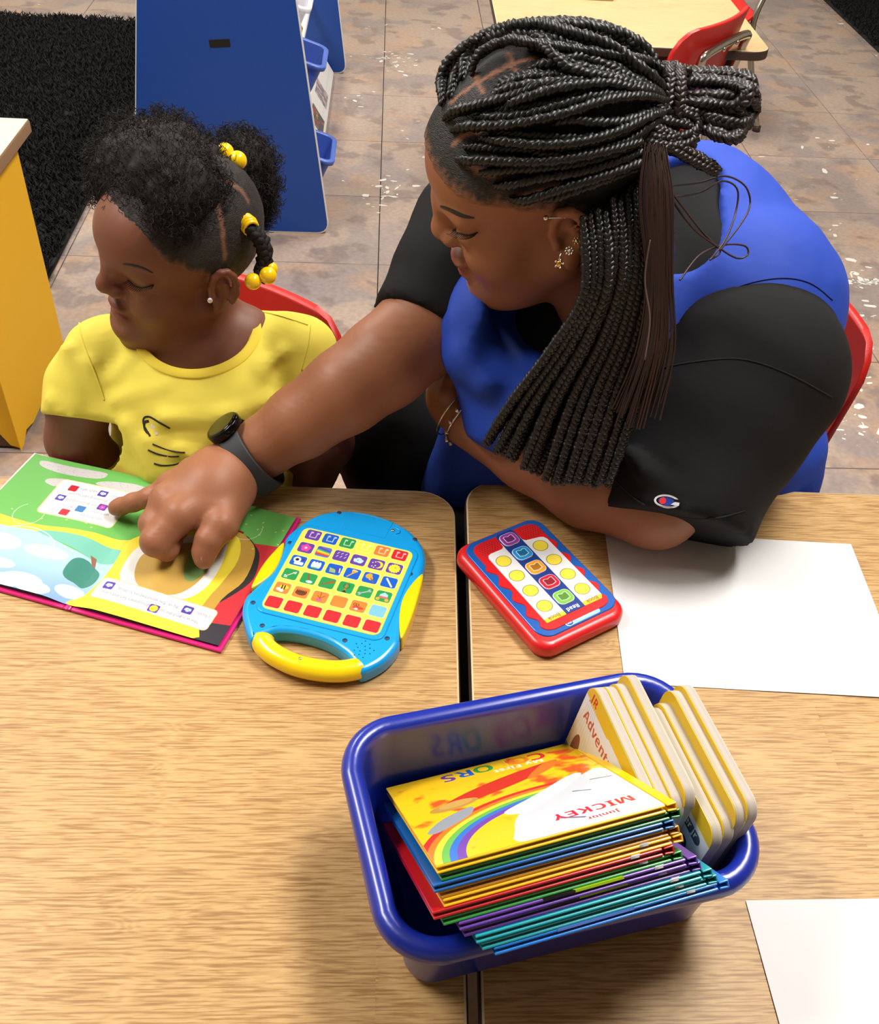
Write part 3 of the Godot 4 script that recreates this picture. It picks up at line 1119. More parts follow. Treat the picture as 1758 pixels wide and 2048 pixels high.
		"hedgehog":
			p.oval(T * Vector2(0, 0.05), s * 0.36, s * 0.2, Color8(110, 62, 40))
			for k in 7:
				p.poly(P.call([[-0.35 + k * 0.1, 0.0], [-0.3 + k * 0.1, -0.3], [-0.22 + k * 0.1, 0.0]]), Color8(95, 52, 34))
		"bug":
			p.oval(T * Vector2(0, 0.24), s * 0.2, s * 0.1, Color8(200, 90, 150))
			for e in [[-0.02, -0.4], [0.3, -0.18], [-0.2, -0.1]]:
				p.line(P.call([[0.02, 0.12], e]), s * 0.035, Color8(90, 40, 40))
		"mustache":
			p.oval(T * Vector2(0.02, 0.12), s * 0.36, s * 0.13, Color8(220, 70, 50))
			p.oval(T * Vector2(-0.08, 0.24), s * 0.12, s * 0.08, W)
			for e in [-0.25, -0.08]:
				p.arc(T * Vector2(e, -0.1), s * 0.09, 0, TAU, s * 0.04, Color8(70, 30, 25))

func spread_print() -> ImageTexture:
	var S := 4.0
	var p := Paint.new(1312, 784, Color8(112, 188, 92))
	var Q := func(l: Array) -> PackedVector2Array: return flatten(l, S, Vector2(164, 0))
	# --- left half: lawn, path, sky
	var blue_sky := Color8(176, 216, 240)
	p.poly(Q.call([[-164, 118], [-131, 117], [-88, 115], [-39, 127], [-6, 134], [14, 128], [14, 196], [-164, 196]]), blue_sky)
	for k in 22:   # the sky deepens downwards in the print
		p.poly(Q.call([[-164, 150 + k * 2.1], [14, 150 + k * 2.1], [14, 196], [-164, 196]]), blue_sky.lerp(Color8(140, 176, 236), k / 21.0))
	for e in [[-61, 183, 24, 10], [-45, 188, 20, 8], [-78, 188, 20, 9], [-8, 180, 16, 8], [-100, 168, 22, 7], [-120, 140, 30, 12], [-60, 140, 26, 9]]:
		p.oval(Vector2(e[0] + 164, e[1]) * S, e[2] * S, e[3] * S, Color8(212, 234, 247))
	p.poly(smooth2(Q.call([[-164, 100], [-140, 103], [-93, 106], [-52, 100], [-1, 96], [23, 91], [23, 106], [9, 113], [-6, 112], [-44, 112], [-85, 115], [-131, 118], [-164, 120]]), 4), Color8(246, 212, 66))
	p.poly(smooth2(Q.call([[-86, 115], [-47, 107], [-8, 110], [14, 112], [14, 130], [-6, 134], [-36, 126]]), 4), Color8(120, 196, 176))
	p.arc(Vector2(70, 140) * S, 40 * S, PI * 1.1, PI * 1.95, 1.2 * S, Color8(206, 232, 244), 0.7)
	p.poly(smooth2(Q.call([[-28, 159], [-29, 143], [-23, 136], [-13, 136], [-6, 140], [6, 147], [9, 156], [7, 165], [0, 171], [-10, 168], [-21, 166]]), 4), Color8(66, 140, 126))
	p.poly(Q.call([[-15, 128], [-7, 130], [-2, 142], [-7, 140]]), Color8(150, 104, 80))
	var stone := Color8(206, 202, 204)
	p.poly(smooth2(Q.call([[-149, 15], [-146, 9], [-107, 9], [-70, 7], [-64, 11], [-69, 18], [-90, 22], [-117, 23], [-139, 20]]), 4), stone)
	p.poly(smooth2(Q.call([[-125, 41], [-123, 35], [-100, 30], [-95, 40], [-109, 45], [-118, 44]]), 4), stone)
	p.poly(smooth2(Q.call([[-69, 27], [-62, 21], [-38, 15], [-12, 13], [-10, 22], [-15, 26], [-38, 30], [-58, 29]]), 4), stone)
	var rng := RandomNumberGenerator.new()
	rng.seed = 5
	for k in 260:   # speckle in the stones
		var e := Vector2(rng.randf_range(15, 155), rng.randf_range(6, 45)) * S
		var c := p.im.get_pixelv(Vector2i(e))
		if absf(c.r - stone.r) < 0.01:
			p.oval(e, rng.randf_range(1.5, 4), rng.randf_range(1.5, 3), Color8(186, 178, 188))
	# --- right half: the round doorway
	var X := func(x: float, y: float) -> Vector2: return Vector2(164 + x, y) * S
	p.poly(Q.call([[100, 60], [164, 50], [164, 196], [100, 196]]), Color8(214, 56, 66))
	p.poly(Q.call([[138, 172], [164, 168], [164, 196], [138, 196]]), Color8(58, 54, 62))
	p.poly(Q.call([[90, 40], [120, 42], [122, 60], [90, 62]]), Color8(150, 32, 34))
	p.poly(smooth2(Q.call([[120, 46], [139, 56], [151, 71], [158, 102], [149, 128], [130, 158], [100, 190], [60, 190], [90, 60]]), 4), Color8(54, 50, 50))
	p.poly(smooth2(Q.call([[112, 44], [135, 54], [146, 73], [150, 109], [140, 140], [134, 196], [100, 196], [60, 190], [90, 60]]), 4), Color8(206, 164, 70))
	p.poly(smooth2(Q.call([[10, 98], [23, 82], [60, 58], [100, 50], [120, 54], [132, 83], [130, 120], [127, 140], [126, 170], [134, 196], [4, 196], [8, 180], [14, 152], [13, 125]]), 4), Color8(252, 230, 66))
	p.poly(smooth2(Q.call([[24, 120], [30, 96], [60, 72], [100, 60], [110, 62], [119, 98], [117, 134], [99, 156], [60, 162], [32, 150]]), 4), Color8(246, 246, 242))
	p.poly(smooth2(Q.call([[36, 118], [42, 100], [66, 82], [98, 70], [107, 84], [109, 112], [104, 136], [90, 152], [60, 154], [44, 142]]), 4), Color8(208, 168, 84))
	p.poly(smooth2(Q.call([[80, 82], [98, 72], [107, 86], [108, 112], [100, 128], [88, 120]]), 4), Color8(132, 172, 104))
	p.poly(smooth2(Q.call([[90, 76], [98, 72], [106, 84], [98, 92]]), 4), Color8(96, 120, 160))
	# bubbles and petals
	for e in [[-111, 94, 17, 0.0], [120, 36, 17, 0.0]]:
		p.arc(X.call(e[0], e[1]), e[2] * S, -0.4, PI * 1.3, 0.7 * S, Color8(214, 232, 206), 1.0)
	for k in 26:
		var e: Vector2 = X.call(rng.randf_range(104, 162), rng.randf_range(6, 62)) if k < 12 else X.call(rng.randf_range(-160, 0), rng.randf_range(86, 150))
		p.oval(e, 1.5 * S, 0.6 * S, Color8(240, 226, 130), rng.randf() * 3)
	# text panels
	p.rect(X.call(-62, 58.5), 91 * S, 58.5 * S, 6 * S, Color8(238, 226, 140), -0.025)
	p.rect(X.call(-62, 58.5), 89 * S, 56.5 * S, 5 * S, Color8(246, 246, 248), -0.025)
	p.rect(X.call(79, 167), 131 * S, 29 * S, 5 * S, Color8(214, 200, 120), 0.025)
	p.rect(X.call(79, 167), 129.4 * S, 27.4 * S, 4.4 * S, Color8(246, 246, 248), 0.025)
	var ink := Color8(120, 118, 130)
	var pi_ := PI
	var red := Color8(200, 40, 52)
	var vio := Color8(96, 66, 168)
	icon(p, "plain", X.call(-88, 42), 10.5 * S, red, pi_)
	icon(p, "cloud", X.call(-52, 40), 10.5 * S, vio, pi_)
	icon(p, "cloud", X.call(-93, 60), 10.5 * S, vio, pi_)
	icon(p, "flower", X.call(-41, 60), 10.5 * S, vio, pi_)
	icon(p, "plain", X.call(-62, 70), 10.5 * S, Color8(70, 130, 190), pi_)
	icon(p, "plain", X.call(-76, 80), 10.5 * S, red, pi_)
	for e in [["at the", -89, 80], ["Uh-oh! says", -44, 78], ["All my", -78, 70.5], ["umbrella", -38, 69.5], ["over Blooming Bill", -66, 60], ["Blooming bell system", -65, 50], ["says, let's", -70, 40], ["oh, oh!", -34, 40]]:
		p.text(e[0], X.call(e[1], e[2]), 5.0 * S, ink, pi_ - 0.02)
	icon(p, "cloud", X.call(26, 161), 11 * S, vio, pi_)
	icon(p, "cloud", X.call(115, 164), 11 * S, vio, pi_)
	icon(p, "sun", X.call(83, 174), 11 * S, vio, pi_)
	for e in [["Clouds", 132, 164.5], ["fly in. The wind begins to blow.", 70, 163.2], ["The wind", 122, 174.5], ["and the sun", 100, 174], ["disappears behind some", 50, 171.5]]:
		p.text(e[0], X.call(e[1], e[2]), 5.0 * S, ink, pi_ + 0.03)
	return p.texture()

# ---- the blue smart pad with its six by six pictures
func smart_pad() -> void:
	var o := thing("smart_pad", "blue and yellow toy pad with picture keys and a handle", "toy tablet", turned(Vector3(-0.0437, TOP, -0.7113), 17.3))
	var blue := mat(Color8(8, 160, 236), 0.28, {"coat": 0.5, "coat_r": 0.12})
	var yel := mat(Color8(252, 214, 6), 0.26, {"coat": 0.5, "coat_r": 0.1})
	var dk := mat(Color8(8, 50, 90), 0.5)
	var k := 0.001
	var body := smooth2(v2([[-56, 98], [-71, 79], [-79, 64], [-82, 48], [-79, 36], [-76, 16], [-74, -6], [-74, -33], [-76, -45], [-71, -62], [-60, -84], [-41, -100], [-13, -108], [15, -107], [43, -98], [64, -81], [75, -60], [78, -36], [76, -5], [77, 28], [82, 53], [83, 62], [79, 78], [71, 92], [59, 104], [50, 98], [42, 90], [32, 84], [14, 78], [-11, 76.5], [-32, 80], [-42, 87], [-48, 93]], k), 3)
	var m := MB.new()
	slab(m, body, 0.0008, 0.0195, 0.006, 4, 0.003)
	part(o, "body", m, blue)
	# raised border round the picture panel
	var bz := MB.new()
	slab(bz, rrect(0.134, 0.133, 0.011, 5), 0.019, 0.0207, 0.0012, 2)
	var b2 := part(o, "bezel", bz, blue)
	b2.position = Vector3(0, 0, -0.0015)
	for sd in [-1, 1]:
		var g := MB.new()
		var gp: PackedVector2Array
		if sd < 0:
			gp = v2([[-74.5, -34], [-79.5, -16], [-82, 0], [-82.5, 18], [-80.5, 37], [-72, 24], [-67.5, 8], [-68.5, -14]], k)
		else:
			gp = v2([[79, -36], [83.2, -5], [85, 28], [83.2, 54], [73.5, 30], [69, 4], [72, -20]], k)
		slab(g, smooth2(gp, 4), 0.001, 0.0205, 0.0016, 3, 0.0012)
		part(o, "grip", g, yel, "yellow grip")
	var h := MB.new()
	var hp := smooth3([Vector3(-0.046, 0.0115, 0.089), Vector3(-0.043, 0.0115, 0.096), Vector3(-0.028, 0.0115, 0.1045), Vector3(-0.004, 0.0115, 0.1098), Vector3(0.019, 0.0115, 0.1088), Vector3(0.038, 0.0115, 0.104), Vector3(0.051, 0.0115, 0.097), Vector3(0.054, 0.0115, 0.0935)], 5)
	tube(h, hp, 0.0108, 14, false, Color.WHITE, true, 0.96, Vector3.UP)
	var hd := part(o, "handle", h, yel, "yellow carrying handle")
	var hs := MB.new()
	ball(hs, Vector3(0.0, 0.0216, 0.1085), Vector3(0.0017, 0.0008, 0.0017), 6, 10)
	part(hd, "screw", hs, chrome)
	var pn := MB.new()
	var ol := rrect(0.1235, 0.1225, 0.008, 5)
	slab(pn, ol, 0.0195, 0.0211, 0.0003, 1)
	for q in pn.v.size():
		pn.t[q] = Vector2(pn.v[q].x / 0.1235 + 0.5, pn.v[q].z / 0.1225 + 0.5)
	var pm := part(o, "picture_panel", pn, mat(Color(1, 1, 1), 0.35, {"tex": pad_print()}), "yellow panel of picture keys")
	pm.position = Vector3(0, 0, -0.0015)
	for s in [[-34.9, -97], [-68, -36], [-71, 55], [-50.6, 80], [32, 73], [70, 58], [66.5, -32], [56, -83]]:
		var sc := MB.new()
		tube(sc, PackedVector3Array([Vector3(s[0] * k, 0.0185, s[1] * k), Vector3(s[0] * k, 0.01972, s[1] * k)]), 0.0026, 12)
		part(o, "screw_hole", sc, dk, "dark screw hole")
	# battery door: a hair-line groove outline with its screw
	var bd := MB.new()
	slab(bd, v2([[-25, -74], [25, -74], [26, -101], [-27, -102]], k), 0.019, 0.0199, 0.0003, 1)
	var door := part(o, "battery_door", bd, blue)
	var ds := MB.new()
	ball(ds, Vector3(0.0295, 0.0198, -0.0886), Vector3(0.0022, 0.0011, 0.0022), 6, 10)
	part(door, "screw", ds, chrome)
	var dt := MB.new()
	tube(dt, smooth3([Vector3(0.031, 0.0198, -0.093), Vector3(0.036, 0.0198, -0.091), Vector3(0.037, 0.0198, -0.087), Vector3(0.034, 0.0198, -0.0845)], 4), 0.0009, 6)
	part(door, "latch_ridge", dt, blue)
	var rng := RandomNumberGenerator.new()
	rng.seed = 9
	for j in 16:
		var a := j * 2.4
		var r := 0.0028 * sqrt(j + 0.5)
		var c := Vector3(0.0525 + cos(a) * r, 0.0186, 0.0785 + sin(a) * r)
		var sh := MB.new()
		tube(sh, PackedVector3Array([c, c + Vector3(0, 0.0012, 0)]), 0.0006, 8)
		part(o, "speaker_hole", sh, dk)

func pad_print() -> ImageTexture:
	var S := 8.0
	var p := Paint.new(988, 980, Color8(252, 230, 92))
	var vio := Color8(104, 66, 166)
	var blu := Color8(20, 96, 206)
	var grn := Color8(40, 152, 78)
	var org := Color8(238, 132, 56)
	var red := Color8(216, 38, 46)
	var rows := [
		[["note", vio], ["note", blu], ["note", grn], ["note", Color8(250, 236, 70)], ["note", org], ["note", red]],
		[["flower", vio], ["rainbow", Color8(90, 120, 200)], ["rain", vio], ["cloud", vio], ["moon", vio], ["sun", vio]],
		[["camera", blu], ["pots", blu], ["accordion", blu], ["trumpet", blu], ["guitar", blu], ["flute", blu]],
		[["shovel", grn], ["brush", grn], ["bat", grn], ["totem", grn], ["wrench", grn], ["carriage", grn]],
		[["bee", org], ["hedgehog", org], ["bug", org], ["plain", org], ["mustache", org], ["plain", Color8(120, 190, 216)]],
		[["plain", red], ["plain", red], ["plain", red], ["plain", red], ["plain", red], ["plain", red]]]
	for j in 6:
		for i in 6:
			var c := Vector2(61.75 + (i - 2.5) * (19.3 + j * 0.24), 61.25 + 1.5 + (-53.2 + j * 20.45)) * S
			p.rect(c, 17.0 * S, 15.6 * S, 2.4 * S, Color8(255, 246, 170))
			icon(p, rows[j][i][0], c, 16.0 * S, rows[j][i][1], PI if j == 0 else 0.0)
	return p.texture()

# ---- the red story reader
func reader() -> void:
	var o := thing("story_reader", "red and blue toy story reader lying by the teacher's elbow", "toy tablet", turned(Vector3(0.1645, TOP, -0.7204), -30.3))
	var red := mat(Color8(214, 26, 30), 0.34, {"coat": 0.3, "coat_r": 0.2})
	var blue := mat(Color8(20, 88, 176), 0.34, {"coat": 0.3, "coat_r": 0.2})
	var k := 0.001
	var m := MB.new()
	slab(m, rrect(0.112, 0.166, 0.019, 8), 0.0006, 0.0185, 0.0075, 5, 0.005)
	part(o, "body", m, red).position = Vector3(-0.002, 0, 0.0005)
	var b := MB.new()
	slab(b, rrect(0.1, 0.149, 0.016, 8), 0.018, 0.0198, 0.001, 2)
	part(o, "blue_frame", b, blue, "blue raised frame").position = Vector3(0.001, 0, -0.003)
	# red inner plate with a wavy outline
	var w := PackedVector2Array()
	for s in [1, -1]:
		for q in 73:
			var t: float = q / 72.0
			var y: float = lerpf(-72, 66, t) if s > 0 else lerpf(66, -72, t)
			var amp: float = 3.3 * sin((y + 40) / 24.0 * TAU) * smoothstep(-44, -36, y) * (1 - smoothstep(50, 58, y))
			var x: float = 42.5 + amp
			var e := 66 - absf(y + 3)
			if absf(y + 3) > 57:
				x -= 12.0 * (1.0 - sqrt(maxf(0.0, 1.0 - pow((absf(y + 3) - 57) / 12.0, 2))))
			w.append(Vector2(s * x + 1, y) * k)
	var ip := MB.new()
	slab(ip, w, 0.019, 0.0206, 0.0006, 1)
	part(o, "wavy_plate", ip, red, "red plate with a wavy edge")
	var dk := mat(Color8(150, 16, 20), 0.5)
	for c in [Vector2(-26, -61), Vector2(31, -61)]:
		for i in 7:
			for j in 6:
				var h := MB.new()
				var q := Vector3((c.x + (i - 3) * 3.2 + (j % 2) * 1.6) * k, 0.0203, (c.y + (j - 2) * 2.8) * k)
				tube(h, PackedVector3Array([q, q + Vector3(0, 0.00045, 0)]), 0.0008, 6)
				part(o, "speaker_hole", h, dk)
	# printed label: white field, blue column, five keys
	var lp := MB.new()
	var ol := v2([[-33, 56], [-33, -47], [-31, -51], [-27, -52.5], [-12, -52.5], [-9, -55], [-8, -70], [-4, -73], [12, -73], [15, -70], [15.5, -54], [18, -51], [34, -48], [38, -46], [40, -42], [40, 52], [37, 56.5]], k)
	slab(lp, ol, 0.0204, 0.0211, 0.0002, 1)
	for q in lp.v.size():
		lp.t[q] = Vector2(lp.v[q].x / 0.1 + 0.5, lp.v[q].z / 0.15 + 0.5)
	part(o, "key_label", lp, mat(Color(1, 1, 1), 0.4, {"tex": reader_print()}), "printed label with picture keys")
	var cs := [Color8(150, 60, 160), Color8(30, 150, 222), Color8(240, 160, 40), Color8(206, 30, 56), Color8(120, 196, 70)]
	for i in 5:
		var b2 := MB.new()
		var c2 := Vector3(0.003, 0, (-60.5 + i * 24.1) * k)
		slab(b2, rrect(0.0205, 0.0185, 0.006, 5), 0.0208, 0.0219, 0.0006, 2)
		var key := part(o, "read_key", b2, mat(Color(0.93, 0.92, 0.95).lerp(cs[i], 0.25), 0.35))
		key.position = c2
		var b3 := MB.new()
		slab(b3, rrect(0.0185, 0.0165, 0.0052, 5), 0.0218, 0.0222, 0.0002, 1)
		part(key, "key_face", b3, mat(cs[i], 0.35))
		var b4 := MB.new()
		slab(b4, v2([[-6, -4.5], [-3.5, -5.3], [0, -3.8], [3.5, -5.3], [6, -4.5], [6, 4], [3.5, 4.8], [0, 5.6], [-3.5, 4.8], [-6, 4]], k), 0.0221, 0.0224, 0.0001, 1)
		part(key, "book_symbol_outline", b4, mat(cs[i].lerp(Color.WHITE, 0.75), 0.4))
		var b5 := MB.new()
		slab(b5, v2([[-5.2, -3.8], [-3.4, -4.5], [0, -3.0], [3.4, -4.5], [5.2, -3.8], [5.2, 3.4], [3.2, 4.0], [0, 4.8], [-3.2, 4.0], [-5.2, 3.4]], k), 0.0223, 0.0225, 0.0001, 1)
		part(key, "book_symbol", b5, mat(cs[i].darkened(0.28), 0.4))
	# name strip on the frame
	var ns := MB.new()
	slab(ns, rrect(0.043, 0.0072, 0.0034, 4), 0.0196, 0.0203, 0.0002, 1)
	for q in ns.v.size():
		ns.t[q] = Vector2(ns.v[q].x / 0.043 + 0.5, ns.v[q].z / 0.0072 + 0.5)
	var np := Paint.new(430, 72, Color8(150, 205, 240))
	np.oval(Vector2(52, 36), 44, 36, Color8(240, 248, 252))
	np.oval(Vector2(52, 36), 38, 31, Color8(20, 88, 176))
	np.text("me", Vector2(52, 34), 36, Color.WHITE, PI, true)
	np.text("reader jr", Vector2(250, 34), 54, Color8(250, 252, 255), PI, true)
	part(o, "name_strip", ns, mat(Color(1, 1, 1), 0.4, {"tex": np.texture()})).position = Vector3(0.004, 0, 0.0665)

func reader_print() -> ImageTexture:
	var S := 8.0
	var p := Paint.new(800, 1200, Color8(232, 232, 234))
	var X := func(x: float, y: float) -> Vector2: return Vector2(x + 50, y + 75) * S
	p.rect(X.call(-23, 57), 30 * S, 12 * S, 0.1, Color8(246, 196, 40))
	p.rect(X.call(29, 57), 30 * S, 12 * S, 0.1, Color8(246, 196, 40))
	p.rect(X.call(3.2, -8), 23.6 * S, 134 * S, 0.1, Color8(26, 58, 140))
	var rng := RandomNumberGenerator.new()
	rng.seed = 31
	for s in 2:
		for i in 4:
			var c: Vector2 = X.call(-21.3 if s == 0 else 27.0, -36.5 + i * 24.2)
			p.oval(c, 8.6 * S, 8.0 * S, Color8(90, 84, 60))
			p.oval(c, 8.0 * S, 7.4 * S, Color8(244, 222, 70))
	p.text("Book", X.call(-21.5, 52.4), 6.6 * S, Color8(40, 40, 50), PI)
	p.text("Book", X.call(27, 53.0), 6.6 * S, Color8(40, 40, 50), PI)
	p.text("Read", X.call(2.6, 52.0), 6.6 * S, Color8(240, 244, 250), PI, true)
	return p.texture()

# ---- the bin and the books in it
func book_bin() -> void:
	var B := frame(Vector3(0.1262, TOP + 0.0006, -0.4085), Vector3(0.9744, 0, -0.225), Vector3.UP)
	var o := thing("book_bin", "blue plastic book bin with a rolled rim, filled with books", "bin", B)
	var blue := mat(Color8(16, 40, 150), 0.3, {"coat": 0.35, "coat_r": 0.18})
	var m := MB.new()
	var prof := [Vector2(-0.030, 0.004), Vector2(-0.024, 0.006), Vector2(-0.021, 0.012), Vector2(-0.0105, 0.098), Vector2(-0.0095, 0.103), Vector2(-0.0065, 0.1062), Vector2(-0.002, 0.1075), Vector2(0.003, 0.1062), Vector2(0.006, 0.1025), Vector2(0.007, 0.098), Vector2(0.0065, 0.0945), Vector2(0.0045, 0.0945), Vector2(0.004, 0.098), Vector2(-0.0025, 0.0985), Vector2(-0.0065, 0.096), Vector2(-0.0085, 0.09), Vector2(-0.0185, 0.008), Vector2(-0.022, 0.001), Vector2(-0.028, 0.0)]
	tub(m, 0.278, 0.187, 0.040, prof, 9)
	part(o, "tub", m, blue)
	# --- hardback story books lying tilted on the near rim
	var ex := Vector3(0.96705, 0.03838, -0.25166)
	var ey := Vector3(-0.15845, -0.68299, -0.71304)
	var nn := Vector3(-0.19925, 0.72942, -0.65440)
	var nl := Vector3(0.0367, 0.7309, -0.3131)
	var list := [["yellow", Color8(244, 192, 12), 0.0, 0.0, "yellow story book with a printed cover, top of the tilted pile"], ["green", Color8(26, 120, 52), 0.002, 0.001, "dark green story book just under the yellow top one"], ["blue", Color8(14, 92, 168), -0.004, 0.0, "mid blue story book in the upper half of the pile"], ["gold", Color8(214, 152, 24), -0.0005, 0.002, "dull gold story book in the pile under the mid blue one"], ["amber", Color8(248, 186, 10), 0.0005, 0.001, "bright amber story book in the pile above the red one"], ["red", Color8(176, 18, 26), -0.0075, 0.0, "red story book in the middle of the pile"], ["green", Color8(40, 148, 58), -0.002, 0.001, "bright green story book in the pile below the red one"], ["purple", Color8(98, 54, 164), 0.0075, 0.0, "upper one of the two purple story books in the pile"], ["purple", Color8(98, 54, 164), 0.010, 0.002, "lower one of the two purple story books in the pile"], ["teal", Color8(16, 158, 172), 0.0165, 0.0, "upper one of the two teal story books in the pile"], ["teal", Color8(16, 158, 172), 0.0195, 0.001, "lower one of the two teal story books in the pile"], ["blue", Color8(6, 120, 214), 0.027, 0.001, "bright blue story book at the bottom of the pile"]]
	var th := 0.0054
	for k in list.size():
		var e: Array = list[k]
		var org: Vector3 = nl + ex * (e[2] + 0.083) + ey * (0.098 + e[3]) - nn * (th * (k + 0.5) + k * 0.0001)
		# own axes: x to the viewer's right (the spine side), y out of the front cover, z towards the reader's top edge
		story_book(e[4], e[1], Transform3D(Basis(ex, nn, ex.cross(nn)), org), th, k)
	board_books(B)

func story_book(label: String, col: Color, xf: Transform3D, th: float, k: int) -> void:
	var o := thing("story_book", label, "book", xf, "hardback story books piled in the bin")
	var cm := mat(col, 0.3, {"coat": 0.3, "coat_r": 0.2})
	var W := 0.166
	var H := 0.196
	for s in [1, -1]:
		var b := MB.new()
		box(b, Vector3(-0.004, s * (th / 2 - 0.0009), 0), Vector3(W - 0.008, 0.0018, H), 0.0006)
		var bd := part(o, "cover_board", b, cm)
		if s > 0 and k == 0:
			var f := MB.new()
			slab(f, rrect(W - 0.0085, H - 0.001, 0.001, 1), th / 2 - 0.0002, th / 2 + 0.0002)
			for q in f.v.size():
				f.t[q] = Vector2(f.v[q].x / (W - 0.0085) + 0.5, f.v[q].z / (H - 0.001) + 0.5)
			part(bd, "cover_print", f, mat(Color(1, 1, 1), 0.22, {"tex": cover_print(), "coat": 0.4, "coat_r": 0.12}), "printed front cover").position = Vector3(-0.004, 0, 0)
		elif s > 0 and k >= 4:
			# slanted white flash printed near the spine, seen on the top edge of the board
			var f := MB.new()
			slab(f, v2([[52, 98.2], [58, 98.2], [64, 92], [58, 92]], 0.001), th / 2 - 0.0016, th / 2 + 0.00015)
			part(bd, "white_flash", f, mat(Color(0.85, 0.86, 0.9), 0.3))
			if col.b > 0.5 and col.r > 0.3:
				var g := MB.new()
				slab(g, v2([[-4, 98.2], [30, 98.2], [26, 90], [-12, 90]], 0.001), th / 2 - 0.0016, th / 2 + 0.00012)
				part(bd, "green_print", g, mat(Color8(160, 196, 30), 0.3), "yellow-green printed band")
				var g2 := MB.new()
				slab(g2, v2([[-26, 98.2], [-4, 98.2], [-12, 90], [-32, 90]], 0.001), th / 2 - 0.0016, th / 2 + 0.00012)
				part(bd, "black_print", g2, mat(Color8(24, 20, 30), 0.3), "black printed band")
			if k == 11:
				var g3 := MB.new()
				slab(g3, v2([[-40, 98.2], [14, 98.2], [2, 93], [-30, 91]], 0.001), th / 2 - 0.0016, th / 2 + 0.00012)
				part(bd, "pale_print", g3, mat(Color8(90, 130, 220), 0.3), "pale blue printed swirl")
	var sp := MB.new()
	box(sp, Vector3(W / 2 - 0.0006, 0, 0), Vector3(0.0014, th, H), 0.0005)
	box(sp, Vector3(W / 2 - 0.0035, th / 2 - 0.0007, 0), Vector3(0.007, 0.0012, H), 0.0004, Color.WHITE, Basis(Vector3(0, 0, 1), 0.06))
	box(sp, Vector3(W / 2 - 0.0035, -th / 2 + 0.0007, 0), Vector3(0.007, 0.0012, H), 0.0004, Color.WHITE, Basis(Vector3(0, 0, 1), -0.06))
	part(o, "spine", sp, cm)
	var pg := MB.new()
	box(pg, Vector3(-0.003, 0, 0), Vector3(W - 0.014, th - 0.0036, H - 0.007), 0.0003)
	part(o, "page_block", pg, mat(Color(0.72, 0.70, 0.66), 0.8))

func cover_print() -> ImageTexture:
	# drawn as it lies: far edge at the top of the picture, spine on the right
	var p := Paint.new(800, 980, Color8(248, 200, 22))
	var n := noise(8, 0.006, 3)
	for y in 980:   # cloudy orange wash
		for x in range(0, 800, 8):
			var g := smoothstep(0.05, 0.5, n.get_noise_2d(x, y) + 0.35 * smoothstep(300, 700, float(x)) - absf(y - 420) / 900.0)
			if g > 0.02:
				p.im.fill_rect(Rect2i(x, y, 8, 1), Color8(248, 200, 22).lerp(Color8(238, 92, 34), g))
	var cs := [Color8(226, 52, 40), Color8(242, 128, 36), Color8(250, 214, 60), Color8(110, 186, 80), Color8(60, 120, 210), Color8(120, 72, 176)]
	for k in 6:
		p.arc(Vector2(520, 1010), 560 - k * 26, PI * 1.02, PI * 1.62, 30, cs[k], 0.95)
	# a plain red-topped space craft shape
	p.poly(smooth2(PackedVector2Array([Vector2(150, 420), Vector2(260, 330), Vector2(430, 250), Vector2(600, 200), Vector2(680, 190), Vector2(640, 260), Vector2(520, 340), Vector2(380, 400), Vector2(240, 440)]), 5), Color8(206, 54, 34))
	p.poly(smooth2(PackedVector2Array([Vector2(620, 205), Vector2(690, 190), Vector2(650, 270), Vector2(540, 345), Vector2(520, 330)]), 5), Color8(226, 120, 40))
	p.oval(Vector2(190, 440), 100, 44, Color8(190, 146, 66), -0.2)
	p.oval(Vector2(200, 425), 70, 34, Color8(206, 164, 84), -0.2)
	p.poly(smooth2(PackedVector2Array([Vector2(300, 870), Vector2(360, 720), Vector2(520, 560), Vector2(680, 470), Vector2(800, 460), Vector2(800, 980), Vector2(360, 980), Vector2(280, 950)]), 5), Color8(206, 210, 218))
	p.poly(smooth2(PackedVector2Array([Vector2(430, 900), Vector2(520, 740), Vector2(640, 620), Vector2(800, 560), Vector2(800, 980), Vector2(440, 980)]), 5), Color8(232, 234, 240))
	p.poly(smooth2(PackedVector2Array([Vector2(330, 650), Vector2(470, 560), Vector2(640, 440), Vector2(700, 430), Vector2(680, 480), Vector2(560, 590), Vector2(420, 700), Vector2(350, 700)]), 5), Color8(238, 238, 242))
	p.poly(smooth2(PackedVector2Array([Vector2(40, 660), Vector2(120, 560), Vector2(240, 500), Vector2(220, 580), Vector2(120, 660), Vector2(60, 690)]), 5), Color8(150, 158, 170))
	p.line(PackedVector2Array([Vector2(470, 850), Vector2(540, 900)]), 14, Color8(110, 106, 130))
	p.line(PackedVector2Array([Vector2(700, 540), Vector2(780, 560)]), 8, Color8(90, 96, 110))
	p.line(PackedVector2Array([Vector2(600, 620), Vector2(660, 650)]), 8, Color8(90, 96, 110))
	# lettering runs for a reader on the far side
	var word := [["C", Color8(226, 50, 40)], ["O", Color8(244, 132, 30)], ["L", Color8(240, 190, 20)], ["O", Color8(60, 160, 70)], ["R", Color8(40, 100, 200)], ["S", Color8(110, 66, 170)]]
	for k in 6:
		var c := Vector2(640 - k * 78, 66 + absf(k - 2.5) * 5)
		p.text(word[k][0], c, 128, Color8(255, 236, 140) if k == 2 else word[k][1], PI, true)
		if k == 2:
			p.text(word[k][0], c, 118, word[k][1], PI, true)
	p.text("My First", Vector2(540, 148), 56, Color8(250, 248, 236), PI, true)
	p.text("MICKEY", Vector2(600, 838), 82, Color8(206, 28, 40), PI, true)
	p.text("Junior", Vector2(600, 925), 40, Color8(206, 28, 40), PI, true)
	return p.texture()

